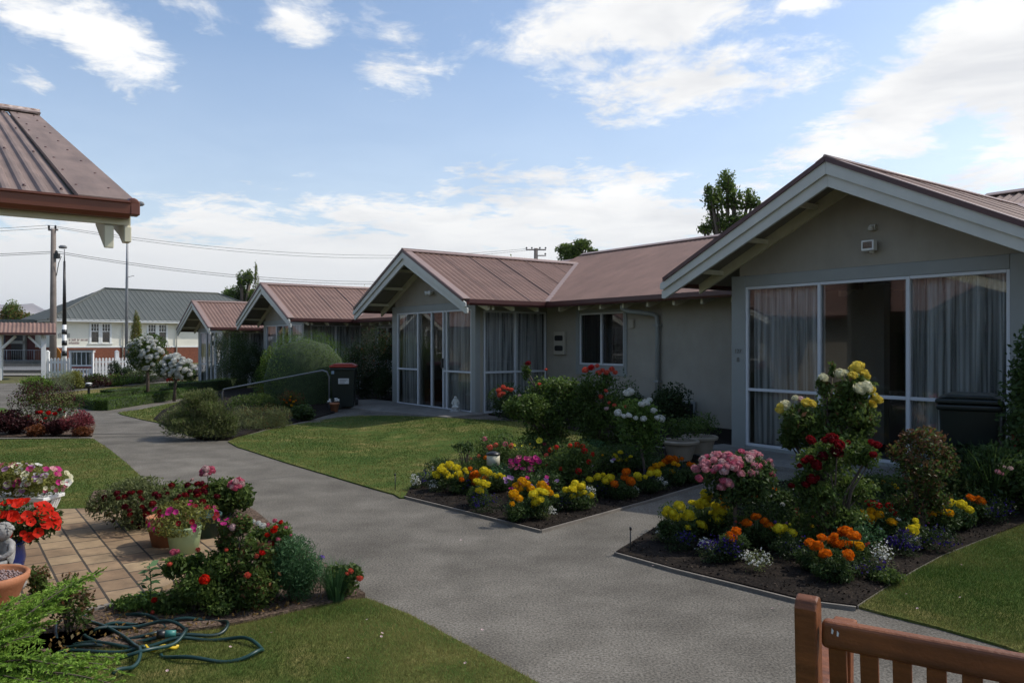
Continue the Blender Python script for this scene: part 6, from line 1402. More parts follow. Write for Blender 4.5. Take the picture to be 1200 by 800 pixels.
bush('shrub', 'bright green seedlings beside the paving corner', 160, 722, 60, 16, 'bright', .03, 500, (), K=7)
bush('shrub', 'weedy reddish plant against the terracotta bowl', 44, 708, 26, 42, 'rose', .028, 300, (), K=8, m2='rosered', f2=.2)
bush('shrub', 'tangled twiggy plant beside the hose', 84, 752, 48, 70, 'rose', .026, 520, (), K=9, m2='rosered', f2=.3)
# lime green feathery conifer in the corner
def lime_conifer():
    root = empty('conifer', Vector((-2.45, 3.35, .02)), 0, 'lime green feathery dwarf conifer in the bottom left corner', 'conifer')
    r = np.random.default_rng(77); CC = []; DD = []; TT = []; k = MB()
    tips = []
    def T(px, py, Y): return np.array([(px - 600) / F * Y, Y, Z(py, Y)]) - np.array(root.location)
    for px, py, Y in [(112, 672, 3.9), (85, 682, 3.9), (65, 700, 3.8), (100, 676, 3.85), (50, 712, 3.7), (30, 700, 3.7), (12, 706, 3.6), (-15, 700, 3.6), (70, 690, 3.9), (88, 690, 3.85), (55, 730, 3.6), (40, 745, 3.5), (64, 716, 3.6), (20, 730, 3.5), (5, 750, 3.4), (-20, 740, 3.4),
                      (135, 770, 3.45), (120, 778, 3.4), (100, 768, 3.4), (140, 786, 3.35), (85, 780, 3.3), (70, 790, 3.3), (50, 775, 3.3), (110, 795, 3.25), (130, 800, 3.25), (35, 770, 3.3), (10, 780, 3.2), (30, 800, 3.2), (75, 806, 3.2), (-10, 800, 3.2), (-40, 720, 3.5), (-40, 770, 3.3), (45, 722, 3.7), (60, 708, 3.75), (78, 676 + 8, 3.95), (25, 715, 3.6), (48, 700, 3.8), (58, 695, 3.85), (0, 720, 3.5)]:
        tips.append(T(px, py, Y))
    base = np.array([0, 0, .05])
    for ti, tip in enumerate(tips):
        start = base + (tip - base) * .12 * np.array([1, 1, .4]); mid = start * .5 + tip * .5 + np.array([0, 0, .09])
        N_ = 16; prev = None; pts = []
        for i in range(N_ + 1):
            f = i / N_; p = start * (1 - f) ** 2 + 2 * mid * f * (1 - f) + tip * f * f; pts.append(p)
        k.tube(pts, [.006 * (1 - .8 * i / N_) + .001 for i in range(N_ + 1)], 5)
        side0 = unit(np.cross(tip - start, [0, 0, 1])[None])[0]; side0 = unit((side0 + r.normal(size=3) * .35)[None])[0]
        tb = r.uniform(-.12, .12)
        for i in range(4, N_ + 1):
            ax = unit((pts[i] - pts[i - 1])[None])[0]; 
            for sg in (-1, 1):
                Ls = .13 * (1 - .55 * i / N_) * r.uniform(.7, 1.15); dd = unit((ax * .9 + side0 * sg * 1.0 + r.normal(size=3) * .12 + np.array([0, 0, -.1]))[None])[0]
                for j in range(6):
                    q = pts[i] + dd * Ls * (j + .5) / 6
                    for sg2 in (-1, 1):
                        d3 = unit((dd * .8 + np.cross(dd, np.cross(ax, side0)) * sg2 * .8 + r.normal(size=3) * .2)[None])[0]
                        CC.append(q + d3 * .008); DD.append(d3 * 3); TT.append(.25 + .55 * j / 6 + tb + r.normal() * .1)
                    CC.append(q); DD.append(dd * 3); TT.append(.3 + .5 * j / 6 + tb + r.normal() * .1)
    obj('fronds', leafmesh('fronds', np.array(CC), .022, .36, FM['lime'], np.array(TT), np.array(DD), .3, 4), root); k.build('branches', M_bark, root)
lime_conifer()
# ---------------------------------------------------------------- burgundy bed upper left
bush('rose_bush', 'dark rose bush with small red roses in the burgundy bed', 56, 510, 76, 62, 'rose', .035, 2400, rnd_blooms(16, 25, 85, 478, 500, 'rose', ['red', 'coral', 'darkred'], .07, 41), 'rose bush', m2='burg', f2=.35)
bush('shrub', 'dark burgundy leafed plant at the left end of the bed', 14, 512, 52, 28, 'burg', .05, 1300, ())
bush('shrub', 'burgundy leafed plant right of the small rose bush', 66, 513, 30, 20, 'burg', .05, 800, ())
bush('shrub', 'rusty red low plant under the small rose bush', 44, 514, 26, 15, 'rust', .03, 900, ())
bush('shrub', 'rusty red low plant at the right tip of the burgundy bed', 96, 514, 22, 13, 'rust', .03, 700, ())
bush('shrub', 'red spiky barberry at the right tip of the burgundy bed', 90, 513, 34, 30, 'redtip', .035, 900, (), dirk=1)
# ---------------------------------------------------------------- middle distance shrubs
lobed('shrub', 'big soft grey green shrub spilling onto the path', 232, 514, [(210, 490, 44, 38), (232, 480, 56, 46), (256, 486, 50, 44), (220, 502, 56, 24), (248, 503, 56, 24), (226, 466, 30, 22), (246, 465, 26, 20), (268, 496, 28, 30)], 'grey', .055, 17000, (), 'shrub', m2='bright', f2=.12, asp=.2, dirk=1, stemr=.012, soft=.33)
lobed('lavender', 'grey lavender like shrub below the handrail', 304, 502, [(288, 488, 34, 28), (308, 486, 40, 28), (326, 488, 30, 24), (300, 496, 56, 16), (318, 496, 44, 16)], 'grey', .05, 8500, (), 'lavender', m2='rust', f2=.08, asp=.16, dirk=1, stemr=.01, soft=.4)
bush('shrub', 'dark blue green leafy plant between the rail and the narrow path', 355, 494, 28, 18, 'dark2', .06, 900, ())
bush('shrub', 'orange flowering low shrub at the foot of the round bush', 342, 484, 36, 26, 'rose', .04, 1000, rnd_blooms(8, 332, 356, 464, 476, 'pom', ['orange', 'gold'], .06, 61), m2='rust', f2=.25)
bush('shrub', 'rusty leaved low shrub left of the round bush', 322, 472, 38, 26, 'rust', .05, 1200, (), m2='rose', f2=.5)
bush('shrub', 'low green cover along the narrow path edge', 300, 482, 60, 18, 'rose', .045, 1200, ())
# clipped round bush
def topiary(px, py, wp, top, m, label, n=16000, Y=None, leaf=.035):
    SEED[0] += 1; g = G(px, py); Y = g.y + .8; g = Vector(((px - 600) / F * Y, Y, gz((px - 600) / F * Y, Y))); rx = wp * Y / F / 2; H = Z(top, Y) - g.z
    root = empty('clipped_bush', g, 0, label, 'topiary'); r = np.random.default_rng(SEED[0])
    d = unit(r.normal(size=(n, 3))); d[:, 2] = np.abs(d[:, 2]) * 1.0; sgn = lambda a, e: np.sign(a) * np.abs(a) ** e
    lump = 1 + .06 * np.sin(d[:, 0] * 9 + 1) * np.sin(d[:, 1] * 8) + .03 * np.sin(d[:, 2] * 11 + d[:, 0] * 7)
    q = np.stack([sgn(d[:, 0], .8) * rx, sgn(d[:, 1], .8) * rx * .8, d[:, 2] ** .72 * H], 1) * (lump * (1.03 - .2 * r.random(n) ** 1.5))[:, None]
    low = r.random(n) < .3; q[low, 2] *= r.random(low.sum())
    t = .35 + .35 * (r.random(n) - .5) + .25 * np.sin(q[:, 0] * 4) * np.sin(q[:, 2] * 5 + 1) * .5
    obj('foliage', leafmesh('foliage', q, leaf, .45, FM[m], t, d, .3, SEED[0]), root)
    k = MB(); k.lathe([(rx * .86, 0), (rx * .88, H * .35), (rx * .78, H * .62), (rx * .5, H * .83), (0, H * .92)], 24, sy=.8); k.build('inner_branches', mat('dense_twigs', (.035, .055, .02), .95, .3, 9), root)
    return root
topiary(358, 476, 108, 390, 'olive', 'large clipped round bush behind the handrail')
def crown_plant(name, label, px, Y, top, base, wp, m, n, leaf=.06, K=16, cl=.27, trunk=True, cat='shrub', m2=None, f2=.3, depth=.8, pointy=False, asp=.5):
    SEED[0] += 1; g = Vector(((px - 600) / F * Y, Y, 0)); g.z = gz(g.x, g.y) if Y < 45 else 0
    z1 = Z(top, Y) - g.z; z0 = max(.05, Z(base, Y) - g.z); rx = wp * Y / F / 2; rz = (z1 - z0) / 2
    root = empty(name, g, 0, label, cat); p, d, t, kc = cloud(n, (rx, rx * depth, rz), K, SEED[0], cl, .2 if cl > .2 else .05, kmin=.45 if cl > .2 else .2)
    if pointy: f = np.clip(1.08 - (p[:, 2] / rz + 1) / 2, .08, 1) ** .45; p[:, 0] *= f; p[:, 1] *= f
    p[:, 2] += z0 + rz; kc[:, 2] += z0 + rz
    if m2:
        top_ = np.random.default_rng(SEED[0]).random(len(p)) < f2 * (1 + 1.2 * (p[:, 2] - z0 - rz) / rz)
    else: top_ = None
    obj('foliage' if not trunk else 'crown', twotone(leafmesh('crown', p, leaf, asp, FM[m], t, None, .35, SEED[0]), m2, top_), root)
    if trunk:
        k = MB(); rr = max(.05, rx * .07); k.tube([(0, 0, -.1), (.05, 0, z0 * .6), (0, 0, z0 + rz * .8)], [rr * 1.4, rr, rr * .5], 8)
        for c in kc[:9]: k.tube([(0, 0, z0 + rz * .2), (c[0] * .5, c[1] * .5, (z0 + c[2]) / 2 + rz * .2), tuple(c)], [rr * .5, rr * .3, rr * .12], 5)
        k.build('trunk', M_bark, root)
    return root
crown_plant('shrub', 'dense dark shrub with orange tipped top, left of the glazed porch', 436, 19.6, 384, 476, 62, 'dark', 13000, .05, 20, .27, False, m2='rust', f2=.04)
crown_plant('shrub', 'low dark shrub against the porch wall, behind the bin', 452, 19.0, 432, 478, 30, 'dark', 4000, .05, 9, .27, False)
crown_plant('shrub', 'feathery mid green tall shrub before the third cottage', 268, 25.5, 380, 450, 54, 'dark2', 12000, .06, 18, .27, False, m2='bright', f2=.22, asp=.25)
crown_plant('shrub', 'very dark rounded shrub beside the feathery tall shrub', 297, 24.2, 398, 452, 46, 'dark', 8000, .055, 14, .27, False)
SEED[0] += 1; r = np.random.default_rng(5); n = 9000; q = np.stack([r.uniform(-9, 9, n), r.uniform(-.5, .5, n), 2.0 * r.random(n) ** .7], 1); q[:, 2] *= 1 + .06 * np.sin(q[:, 0] * 1.7)
hb_ = empty('added_hedge', W(1.5, -3.3), math.atan2(-U.y, -U.x), 'added tall dark hedge behind the camera, put in to darken the pane reflections', 'hedge'); obj('foliage', leafmesh('foliage', q, .12, .5, FM['dark2'], r.random(n)), hb_)  # made-up hedge out of view, darkens what the panes reflect
k = MB(); k.box(-8.9, 8.9, -.35, .35, 0, 1.8); k.build('inner_twigs', mat('dense_twigs', (.035, .055, .02)), hb_)
# box hedges: three low clipped rows in a garden of standard roses
def hedge(a, b, w, h, label, n):
    a, b = G(*a), G(*b); d = (b - a); L = d.length; ang = math.atan2(d.y, d.x); SEED[0] += 1; r = np.random.default_rng(SEED[0])
    root = empty('box_hedge', a, ang, label, 'hedge', 'low clipped box hedges')
    q = np.stack([r.uniform(0, L, n), r.uniform(-w / 2, w / 2, n), r.uniform(0, h, n)], 1); f = r.random(n)
    q[f < .5, 2] = h - .03 * r.random((f < .5).sum()); m_ = (f >= .5) & (f < .9); q[m_, 1] = np.where(r.random(m_.sum()) < .75, -w / 2, w / 2) + r.normal(size=m_.sum()) * .012; e = f >= .9; q[e, 0] = np.where(r.random(e.sum()) < .7, 0, L)
    q[:, 2] += .02 * np.sin(q[:, 0] * 3) * (q[:, 2] / h)
    obj('foliage', leafmesh('foliage', q, .034, .5, FM['box'], .4 + .25 * r.normal(size=n) + .12 * np.sin(q[:, 0] * 5), None, .5, SEED[0]), root)
    k = MB(); k.box(.02, L - .02, -w / 2 + .02, w / 2 - .02, -.05, h - .025); k.build('inner_twigs', mat('dense_twigs', (.035, .055, .02)), root)
hedge((118, 481), (224, 464), .34, .25, 'nearest long box hedge of the rose garden', 9000)
hedge((94, 474), (240, 458), .30, .23, 'middle box hedge of the rose garden', 8000)
hedge((122, 466), (275, 452), .30, .23, 'rear box hedge of the rose garden', 6000)
hedge((95, 475), (119, 480.5), .32, .25, 'short box hedge joining the front corner', 2500)
hedge((205, 462), (283, 455), .5, .36, 'box hedge in shade below the tall dark shrubs', 4000)
wb1 = rnd_blooms(74, 146, 197, 393, 434, 'rose', ['white'], .14, 71)
standard('standard_rose', 'white standard rose left of the pair, in bloom over the hedges', 173, 466, 173, 416, 52, 48, 'rose', .07, 2400, wb1, .045, K=12)
wb2 = rnd_blooms(62, 187, 228, 416, 444, 'rose', ['white'], .14, 72)
standard('standard_rose', 'smaller white standard rose right of the pair over the hedges', 204, 470, 207, 431, 44, 32, 'rose', .06, 1900, wb2, .04, K=10)
# shrubs around the gate
for nm, lab, x, y, w, h, m, n, kw in [
 ('shrub', 'round green brown shrub nearest the gate path', 42, 461, 36, 20, 'olive', 1800, {}),
 ('shrub', 'pale strappy leaved clump beside the gate path', 64, 460, 40, 28, 'pale', 1500, dict(asp=.12, dirk=1)),
 ('shrub', 'yellow variegated shrub before the notice case', 86, 458, 26, 22, 'yellowg', 1200, {}),
 ('shrub', 'maroon shrub right of the yellow variegated one', 112, 455, 34, 16, 'burg', 1400, dict(m2='rose', f2=.3)),
 ('shrub', 'low green shrubs below the picket fence', 142, 453, 44, 15, 'olive', 1400, dict(m2='burg', f2=.2)),
 ('shrub', 'soft grey green shrub under the left white rose', 166, 450, 44, 16, 'grey', 1300, {}),
 ('shrub', 'small dark round shrub against the picket fence', 134, 446, 14, 22, 'dark', 800, {}),
 ('shrub', 'dark spreading shrub right of the small round one', 146, 446, 26, 16, 'dark', 900, {}),
 ('shrub', 'dark low shrub between the white roses and the fourth cottage', 222, 449, 30, 14, 'dark2', 900, {})]:
    bush(nm, lab, x, y, w, h, m, .06, n, (), K=10, **kw)
rg_ = G(205, 451); k = trailing('red geraniums below the right white rose', rg_, .3, .2, .12, .2, 'dark2', 400, ['scarlet'], 12, .1, .05, 44, 'geranium', cat='geranium', kind='head')
# ---------------------------------------------------------------- trees beyond the roofs
crown_plant('tree', 'golden conifer standing before the cream hall', 160, 43, 364, 428, 21, 'gold', 5200, .09, 14, .27, True, 'tree', m2='bright', f2=.2, pointy=True, asp=.3)
crown_plant('tree', 'autumn tinted tree at the left edge below the hills', 13, 95, 352, 402, 36, 'autumn', 7000, .32, 18, .27, True, 'tree', m2='tree', f2=.45)
crown_plant('tree', 'smaller autumn tree left of the hall roof', 36, 98, 367, 400, 24, 'autumn', 4000, .32, 12, .27, True, 'tree', m2='tree', f2=.35)
lobed('tree', 'full green tree between the hall and the third cottage', 283, 400, [(284, 328, 18, 22), (292, 326, 12, 20), (277, 344, 22, 22), (290, 348, 24, 26), (268, 350, 20, 22), (284, 366, 52, 26), (262, 360, 18, 20), (301, 352, 18, 22)], 'tree', .30, 8000, (), 'tree', m2='bright', f2=.2, Y=82, stemr=.2, top_m='crown', soft=.38)
crown_plant('tree', 'small green tree at the right end of the hall roof', 263, 84, 336, 400, 17, 'tree', 3000, .26, 10, .27, True, 'tree')
crown_plant('tree', 'slim golden green poplar beside the full green tree', 299.5, 80, 310, 400, 9, 'gold', 3000, .2, 16, .27, True, 'tree', m2='tree', f2=.4, asp=.4)
lobed('tree', 'tall tree with clustered foliage behind the nearest gable', 853, 330, [(852, 212, 26, 32), (836, 236, 28, 34), (862, 232, 30, 34), (882, 234, 18, 30), (844, 262, 46, 28), (872, 260, 34, 26), (824, 268, 16, 14), (890, 244, 10, 16), (830, 222, 10, 14)], 'tree', .16, 5200, (), 'tree', m2='bright', f2=.06, Y=34, stemr=.09, top_m='crown', soft=.38)
lobed('tree', 'low tree crown just above the centre roof ridge', 676, 350, [(664, 293, 26, 14), (680, 287, 26, 16), (694, 294, 14, 10), (672, 300, 40, 16)], 'tree', .17, 4200, (), 'tree', Y=46, stemr=.1, top_m='crown', soft=.4)
crown_plant('tree', 'thin conifer tip left of the far power pole', 599, 60, 297, 340, 9, 'tree', 700, .2, 6, .27, True, 'tree', pointy=True)
crown_plant('tree', 'golden conifer tip above the third cottage roof', 427, 60, 329, 380, 7, 'gold', 700, .2, 6, .27, True, 'tree', pointy=True)
# ---------------------------------------------------------------- grass blades
def inpoly(P, poly):
    x, y = P[:, 0], P[:, 1]; c = np.zeros(len(P), bool); n = len(poly)
    for i in range(n):
        x1, y1 = poly[i]; x2, y2 = poly[(i + 1) % n]
        if y1 == y2: continue
        m = ((y1 > y) != (y2 > y)) & (x < (x2 - x1) * (y - y1) / (y2 - y1) + x1); c ^= m
    return c
def gzv(x, y):
    s = x * U.x + y * U.y; t = x * V.x + y * V.y
    f = lambda a, b, q: (lambda u_: u_ * u_ * (3 - 2 * u_))(np.clip((q - a) / (b - a), 0, 1))
    return .13 * f(5.6, 8.3, t) * (1 - f(20, 26, s)) - .12 * f(22, 36, s)
def blades(poly, n, h, w, seed, label, dry=.0):
    r = np.random.default_rng(seed); a = np.array(poly); lo, hi = a.min(0), a.max(0); P = r.uniform(lo, hi, (n * 4, 2))
    P = P[(P[:, 1] > 2.6) & (np.abs(P[:, 0]) < P[:, 1] * .72 + .3)]; P = P[inpoly(P, poly)]
    # denser nearer the camera
    keep = r.random(len(P)) < np.clip((5.5 / P[:, 1]) ** 1.2, .1, 1); P = P[keep][:n]; n = len(P)
    z = gzv(P[:, 0], P[:, 1]) + .012; b = np.stack([P[:, 0], P[:, 1], z], 1); an = r.uniform(0, 6.283, n); sc = np.clip(P[:, 1] / 6, .8, 2.2)
    s = np.stack([np.cos(an), np.sin(an), np.zeros(n)], 1) * (w * sc)[:, None]; ln = r.normal(size=(n, 3)) * .5; ln[:, 2] = 1; tip = b + ln * (h * r.uniform(.5, 1.2, n))[:, None]
    V_ = np.stack([b - s, b + s, tip], 1).reshape(-1, 3)
    x, y = P[:, 0], P[:, 1]; pat = np.sin(x * 1.9 + 1.3 * np.sin(y * 1.1)) * np.sin(y * 1.5 + np.sin(x * 2.3)) + .5 * np.sin(x * 5.1 + y * 3.7) * np.sin(y * 4.3 - x * 2)
    ed = np.full(n, 9.0); A_ = np.array(poly)
    for i in range(len(A_)):
        p1, p2 = A_[i], A_[(i + 1) % len(A_)]; d_ = p2 - p1; f_ = np.clip(((P - p1) @ d_) / max(1e-9, d_ @ d_), 0, 1); ed = np.minimum(ed, np.linalg.norm(P - p1 - f_[:, None] * d_, axis=1))
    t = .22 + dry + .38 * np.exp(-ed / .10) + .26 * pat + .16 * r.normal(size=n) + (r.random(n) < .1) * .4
    if dry == .02: t += .55 * np.exp(-(((x + .75) / .5) ** 2 + ((y - 4.15) / .16) ** 2)) + .35 * np.exp(-(((x + .25) / .35) ** 2 + ((y - 3.8) / .12) ** 2))
    tag(obj('grass', npmesh('grass', V_, 3, FM['lawn'], t, 3)), label, 'grass', None, 'stuff')
LK = list(LAWNS.values())
GR = {'marigold': 'marigolds in the flower beds', 'rose bush': 'rose bushes in the garden', 'rose tree': 'standard roses in the garden', 'lobelia': 'lobelia edging the beds', 'alyssum': 'alyssum edging the beds', 'shrub': 'shrubs around the garden', 'tree': 'trees beyond the roofs', 'petunia': 'petunias in bed and pots', 'house': 'cottages of the village', 'geranium': 'geraniums in the garden', 'dianthus': 'dianthus in the beds', 'bedding plant': 'low bedding plants', 'flower pot': 'flower pots on the patio', 'garden pot': 'stone pots by the wall', 'path light': 'low path lights', 'bin': 'wheelie bins', 'power pole': 'power poles', 'plant': 'leafy green plants', 'pansy': 'pansies'}
cnt = {}
for o in list(col.objects):
    if not o.parent and 'category' in o: cnt.setdefault(o['category'], []).append(o)
for c_, os_ in cnt.items():
    if len(os_) > 1 and c_ in GR:
        for o in os_:
            if 'group' not in o: o['group'] = GR[c_]
blades(LK[0], 60000, .022, .0022, 1, 'short mown grass of the centre lawn', .05); blades(LK[1], 60000, .022, .0020, 2, 'short mown grass of the left lawn with dry streaks')
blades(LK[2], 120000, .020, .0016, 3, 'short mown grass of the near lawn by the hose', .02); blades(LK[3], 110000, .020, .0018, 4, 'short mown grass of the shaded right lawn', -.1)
blades(LK[4], 16000, .028, .004, 5, 'short grass beside the box hedges', .05); blades(LK[5], 14000, .03, .005, 6, 'dry yellow grass behind the box hedges', .5)
# fallen petals
pm_ = petals_mesh('petunia', 'blush'); 
for i, (x, y) in enumerate([(447, 745), (448, 741), (408, 770), (318, 740), (430, 725), (545, 776), (196, 785), (270, 757), (1127, 661), (1062, 695), (1125, 699), (1075, 712), (540, 632), (565, 737), (765, 662), (913, 707), (905, 712)]):
    g = G(x, y, .035); o = obj('fallen_petal', pm_, loc=g, scale=.016, rot=(.3, .2, i)); tag(o, 'pale fallen petal lying on the ground', 'petal', 'fallen petals')
# crumbs and small dry bits over the dark soil of the flower beds
for poly_, n_, lab in ((bedL, 9000, 'dark crumbs and dry bits on the soil of the centre bed'), (bedR, 14000, 'dark crumbs and dry bits on the soil of the right bed')):
    r = np.random.default_rng(n_); a_ = np.array(poly_); P = r.uniform(a_.min(0), a_.max(0), (n_, 2)); P = P[inpoly(P, poly_)]
    C = np.stack([P[:, 0], P[:, 1], gzv(P[:, 0], P[:, 1]) + .033 + r.random(len(P)) * .006], 1)
    tag(obj('soil_crumbs', leafmesh('soil_crumbs', C, .022, .7, leafmat('soil_crumb', (.016, .012, .009), (.07, .05, .035), .0, .9), r.random(len(P)) ** 2.2, None, 1.2, 3)), lab, 'soil crumbs', None, 'stuff')
# leaf litter on the mulch
r = np.random.default_rng(5); P = r.uniform([-3.4, 3.5], [-1.0, 5.6], (3000, 2)); LP = P2([(60, 775), (50, 742), (100, 722), (168, 706), (300, 716), (392, 700), (428, 700), (395, 707), (300, 729), (210, 748), (150, 762)]); P = P[inpoly(P, LP)]
C = np.stack([P[:, 0], P[:, 1], gzv(P[:, 0], P[:, 1]) + .04 + r.random(len(P)) * .01], 1)
tag(obj('leaf_litter', leafmesh('leaf_litter', C, .03, .5, FM['autumn'], r.random(len(P)), None, 2, 3)), 'dry fallen leaves on the mulch beside the hose', 'leaf litter', None, 'stuff')
# ================================================================== sky and sun
SUN_EL, SUN_AZ = 47.0, 76.0     # azimuth clockwise from the view direction
w = bpy.data.worlds.new('World'); scn.world = w; w.use_nodes = True; nt = w.node_tree; N = nt.nodes; L = nt.links
bg = N['Background']; bg.inputs['Strength'].default_value = .14
sk = N.new('ShaderNodeTexSky'); sk.sky_type = 'NISHITA'; sk.sun_disc = False; sk.sun_elevation = R(SUN_EL); sk.sun_rotation = R(SUN_AZ); sk.altitude = 200; sk.air_density = 1.0; sk.dust_density = 1.6; sk.ozone_density = 1.5
tc = N.new('ShaderNodeTexCoord'); sp = N.new('ShaderNodeSeparateXYZ'); L.new(tc.outputs['Generated'], sp.inputs[0])
def M1(op, a, b=None, clamp=False):
    n = N.new('ShaderNodeMath'); n.operation = op; n.use_clamp = clamp
    for i, q in enumerate((a, b)):
        if q is None: continue
        if isinstance(q, (int, float)): n.inputs[i].default_value = q
        else: L.new(q, n.inputs[i])
    return n.outputs[0]
az = M1('ARCTAN2', sp.outputs[0], sp.outputs[1]); el = M1('ARCSINE', sp.outputs[2])
cb = N.new('ShaderNodeCombineXYZ'); L.new(az, cb.inputs[0]); L.new(el, cb.inputs[1])
def azel(px, py):
    v = Vector(((px - 600) / F, 1, (HZ - py) / F)).normalized(); return math.atan2(v.x, v.y), math.asin(v.z)
# cloud masses: centre, half sizes (photo pixels), tilt, weight
CL = [(40, 20, 90, 40, -12, .9), (120, 48, 110, 52, -24, 1.0), (165, 78, 50, 42, -35, .75), (60, 100, 70, 22, -15, .45), (345, 22, 62, 40, -10, .95), (250, 12, 60, 34, -18, .6), (468, 72, 95, 44, -8, .62), (740, 18, 190, 62, 4, 1.15), (800, 95, 190, 52, 2, .95), (700, 70, 80, 46, -20, .6), (760, 138, 80, 14, 6, .4), (945, 3, 55, 20, 0, .8),
      (1160, 60, 120, 95, 25, 1.4), (1075, 120, 150, 62, 24, 1.2), (960, 168, 120, 34, 22, .75), (1180, 205, 110, 40, 8, .85), (1010, 215, 90, 24, 10, .5), (1250, 130, 120, 120, 0, 1.3),
      (740, 255, 160, 66, -2, 1.15), (560, 268, 260, 52, -4, 1.05), (300, 275, 170, 48, -8, 1.0), (240, 244, 70, 22, 12, .55), (470, 232, 160, 22, -10, .55), (640, 208, 130, 24, -7, .6), (400, 330, 900, 70, 0, 1.5), (900, 260, 220, 60, 0, .9), (60, 300, 200, 44, 0, .9), (1000, 300, 500, 80, 0, 1.2), (-250, 120, 200, 90, 10, .9), (-500, 300, 500, 120, 0, 1.0), (1600, 200, 300, 160, 0, 1.0), (600, -400, 300, 120, 10, .9), (200, -260, 260, 60, 10, .8), (1100, -250, 260, 90, -10, .9)]
tot = None
for (x, y, a, b, rot, wt) in CL:
    A, E = azel(x, y); A1, _ = azel(x + a, y); _, E1 = azel(x, y - b); sx = abs(A1 - A); sy = abs(E1 - E)
    mp = N.new('ShaderNodeMapping'); mp.vector_type = 'TEXTURE'; mp.inputs['Location'].default_value = (A, E, 0); mp.inputs['Rotation'].default_value = (0, 0, R(rot)); mp.inputs['Scale'].default_value = (sx * 1.35, sy * 1.35, 1)
    L.new(cb.outputs[0], mp.inputs['Vector']); g = N.new('ShaderNodeTexGradient'); g.gradient_type = 'SPHERICAL'; L.new(mp.outputs[0], g.inputs[0])
    q = M1('MULTIPLY', g.outputs['Fac'], wt); tot = q if tot is None else M1('MAXIMUM', tot, q)
# cloud layer texture on a flat deck overhead: perspective makes it finer toward the horizon
dz = M1('MAXIMUM', M1('ADD', sp.outputs[2], .10), .02)
c2 = N.new('ShaderNodeCombineXYZ'); L.new(M1('DIVIDE', sp.outputs[0], dz), c2.inputs[0]); L.new(M1('DIVIDE', sp.outputs[1], dz), c2.inputs[1])
def noise(sc, det, ro, dis=0, vec=None):
    n = N.new('ShaderNodeTexNoise'); n.inputs['Scale'].default_value = sc; n.inputs['Detail'].default_value = det; n.inputs['Roughness'].default_value = ro; n.inputs['Distortion'].default_value = dis; L.new(vec or c2.outputs[0], n.inputs['Vector']); return n.outputs['Fac']
n1 = noise(2.2, 10, .66, .5); n2 = noise(9, 8, .66, .4)
nn = M1('ADD', M1('MULTIPLY', M1('SUBTRACT', n1, .5), 2.9), M1('MULTIPLY', M1('SUBTRACT', n2, .5), 1.3))
den = M1('ADD', M1('MULTIPLY', tot, 1.55), nn)
mr = N.new('ShaderNodeMapRange'); mr.interpolation_type = 'SMOOTHSTEP'; mr.inputs['From Min'].default_value = .34; mr.inputs['From Max'].default_value = 1.15; L.new(den, mr.inputs['Value'])
# thin veil low down
veil = N.new('ShaderNodeMapRange'); veil.inputs['From Min'].default_value = .36; veil.inputs['From Max'].default_value = .0; veil.inputs['To Min'].default_value = 0; veil.inputs['To Max'].default_value = .42; L.new(el, veil.inputs['Value'])
cov = M1('MAXIMUM', mr.outputs[0], veil.outputs[0])
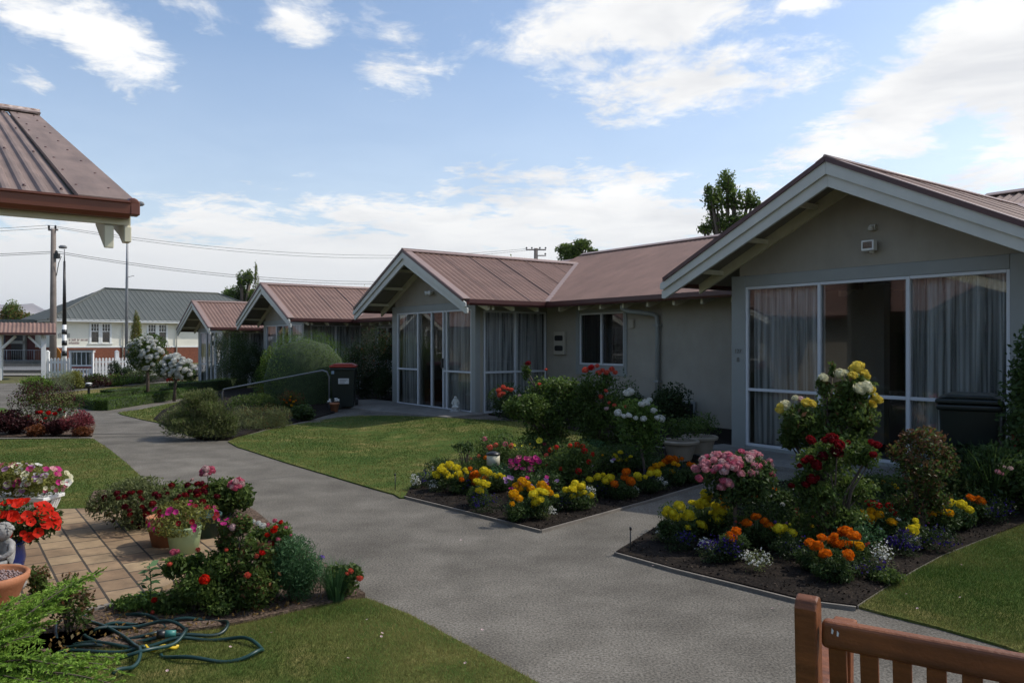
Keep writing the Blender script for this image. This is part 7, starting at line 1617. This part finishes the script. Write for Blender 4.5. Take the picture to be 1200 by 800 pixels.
# cloud colour: bright tops, soft grey where thick and low
cr = N.new('ShaderNodeValToRGB'); cr.color_ramp.elements[0].position = .3; cr.color_ramp.elements[1].position = .62
cr.color_ramp.elements[0].color = (5.7, 5.8, 6.0, 1); cr.color_ramp.elements[1].color = (8.0, 7.95, 7.8, 1); L.new(noise(1.7, 5, .6, .4), cr.inputs['Fac'])
lowc = N.new('ShaderNodeMix'); lowc.data_type = 'RGBA'; lowc.inputs['B'].default_value = (6.5, 6.6, 6.65, 1); L.new(cr.outputs[0], lowc.inputs['A'])
lf = N.new('ShaderNodeMapRange'); lf.inputs['From Min'].default_value = .2; lf.inputs['From Max'].default_value = .08; L.new(el, lf.inputs['Value']); L.new(lf.outputs[0], lowc.inputs['Factor'])
mx = N.new('ShaderNodeMix'); mx.data_type = 'RGBA'; L.new(cov, mx.inputs['Factor']); gn = N.new('ShaderNodeMix'); gn.data_type = 'RGBA'; gn.blend_type = 'MULTIPLY'; gn.inputs['Factor'].default_value = 1; gn.inputs['B'].default_value = (1.36, 1.36, 1.34, 1); L.new(sk.outputs[0], gn.inputs['A']); L.new(gn.outputs['Result'], mx.inputs['A']); L.new(lowc.outputs['Result'], mx.inputs['B']); L.new(mx.outputs['Result'], bg.inputs['Color'])
sd = bpy.data.lights.new('sun', 'SUN'); sd.energy = 3.2; sd.angle = R(.5); sd.color = (1, .95, .87); so = bpy.data.objects.new('sun', sd); col.objects.link(so)
dv = Vector((math.sin(R(SUN_AZ)) * math.cos(R(SUN_EL)), math.cos(R(SUN_AZ)) * math.cos(R(SUN_EL)), math.sin(R(SUN_EL))))
so.rotation_mode = 'QUATERNION'; so.rotation_quaternion = dv.to_track_quat('Z', 'Y'); so.location = dv * 50
vs_ = scn.view_settings; vs_.view_transform = 'Standard'; vs_.look = 'None'; vs_.gamma = 1; vs_.exposure = 0.0; vs_.use_curve_mapping = False
scn.render.engine = 'CYCLES'; cy = scn.cycles; cy.max_bounces = 6; cy.transparent_max_bounces = 12; cy.diffuse_bounces = 3; cy.glossy_bounces = 3; cy.transmission_bounces = 3
cy.use_denoising = True; cy.sample_clamp_indirect = 6; cy.use_adaptive_sampling = True; cy.adaptive_threshold = .015
try: cy.denoiser = 'OPENIMAGEDENOISE'
except Exception: pass

# distant air: one even box of haze round the whole place, the sky outside it
hz = MB(); hz.box(-6200, 6200, -3200, 9200, -3.5, 330)
hm = bpy.data.materials.new('haze'); hm.use_nodes = True; hn = hm.node_tree; hn.nodes.remove(hn.nodes['Principled BSDF'])
pv_ = hn.nodes.new('ShaderNodeVolumePrincipled'); pv_.inputs['Color'].default_value = (.86, .90, .96, 1); pv_.inputs['Density'].default_value = .00009; pv_.inputs['Anisotropy'].default_value = .3
hn.links.new(pv_.outputs[0], hn.nodes['Material Output'].inputs['Volume'])
tag(hz.build('haze', hm), kind='stuff'); cy.volume_bounces = 0
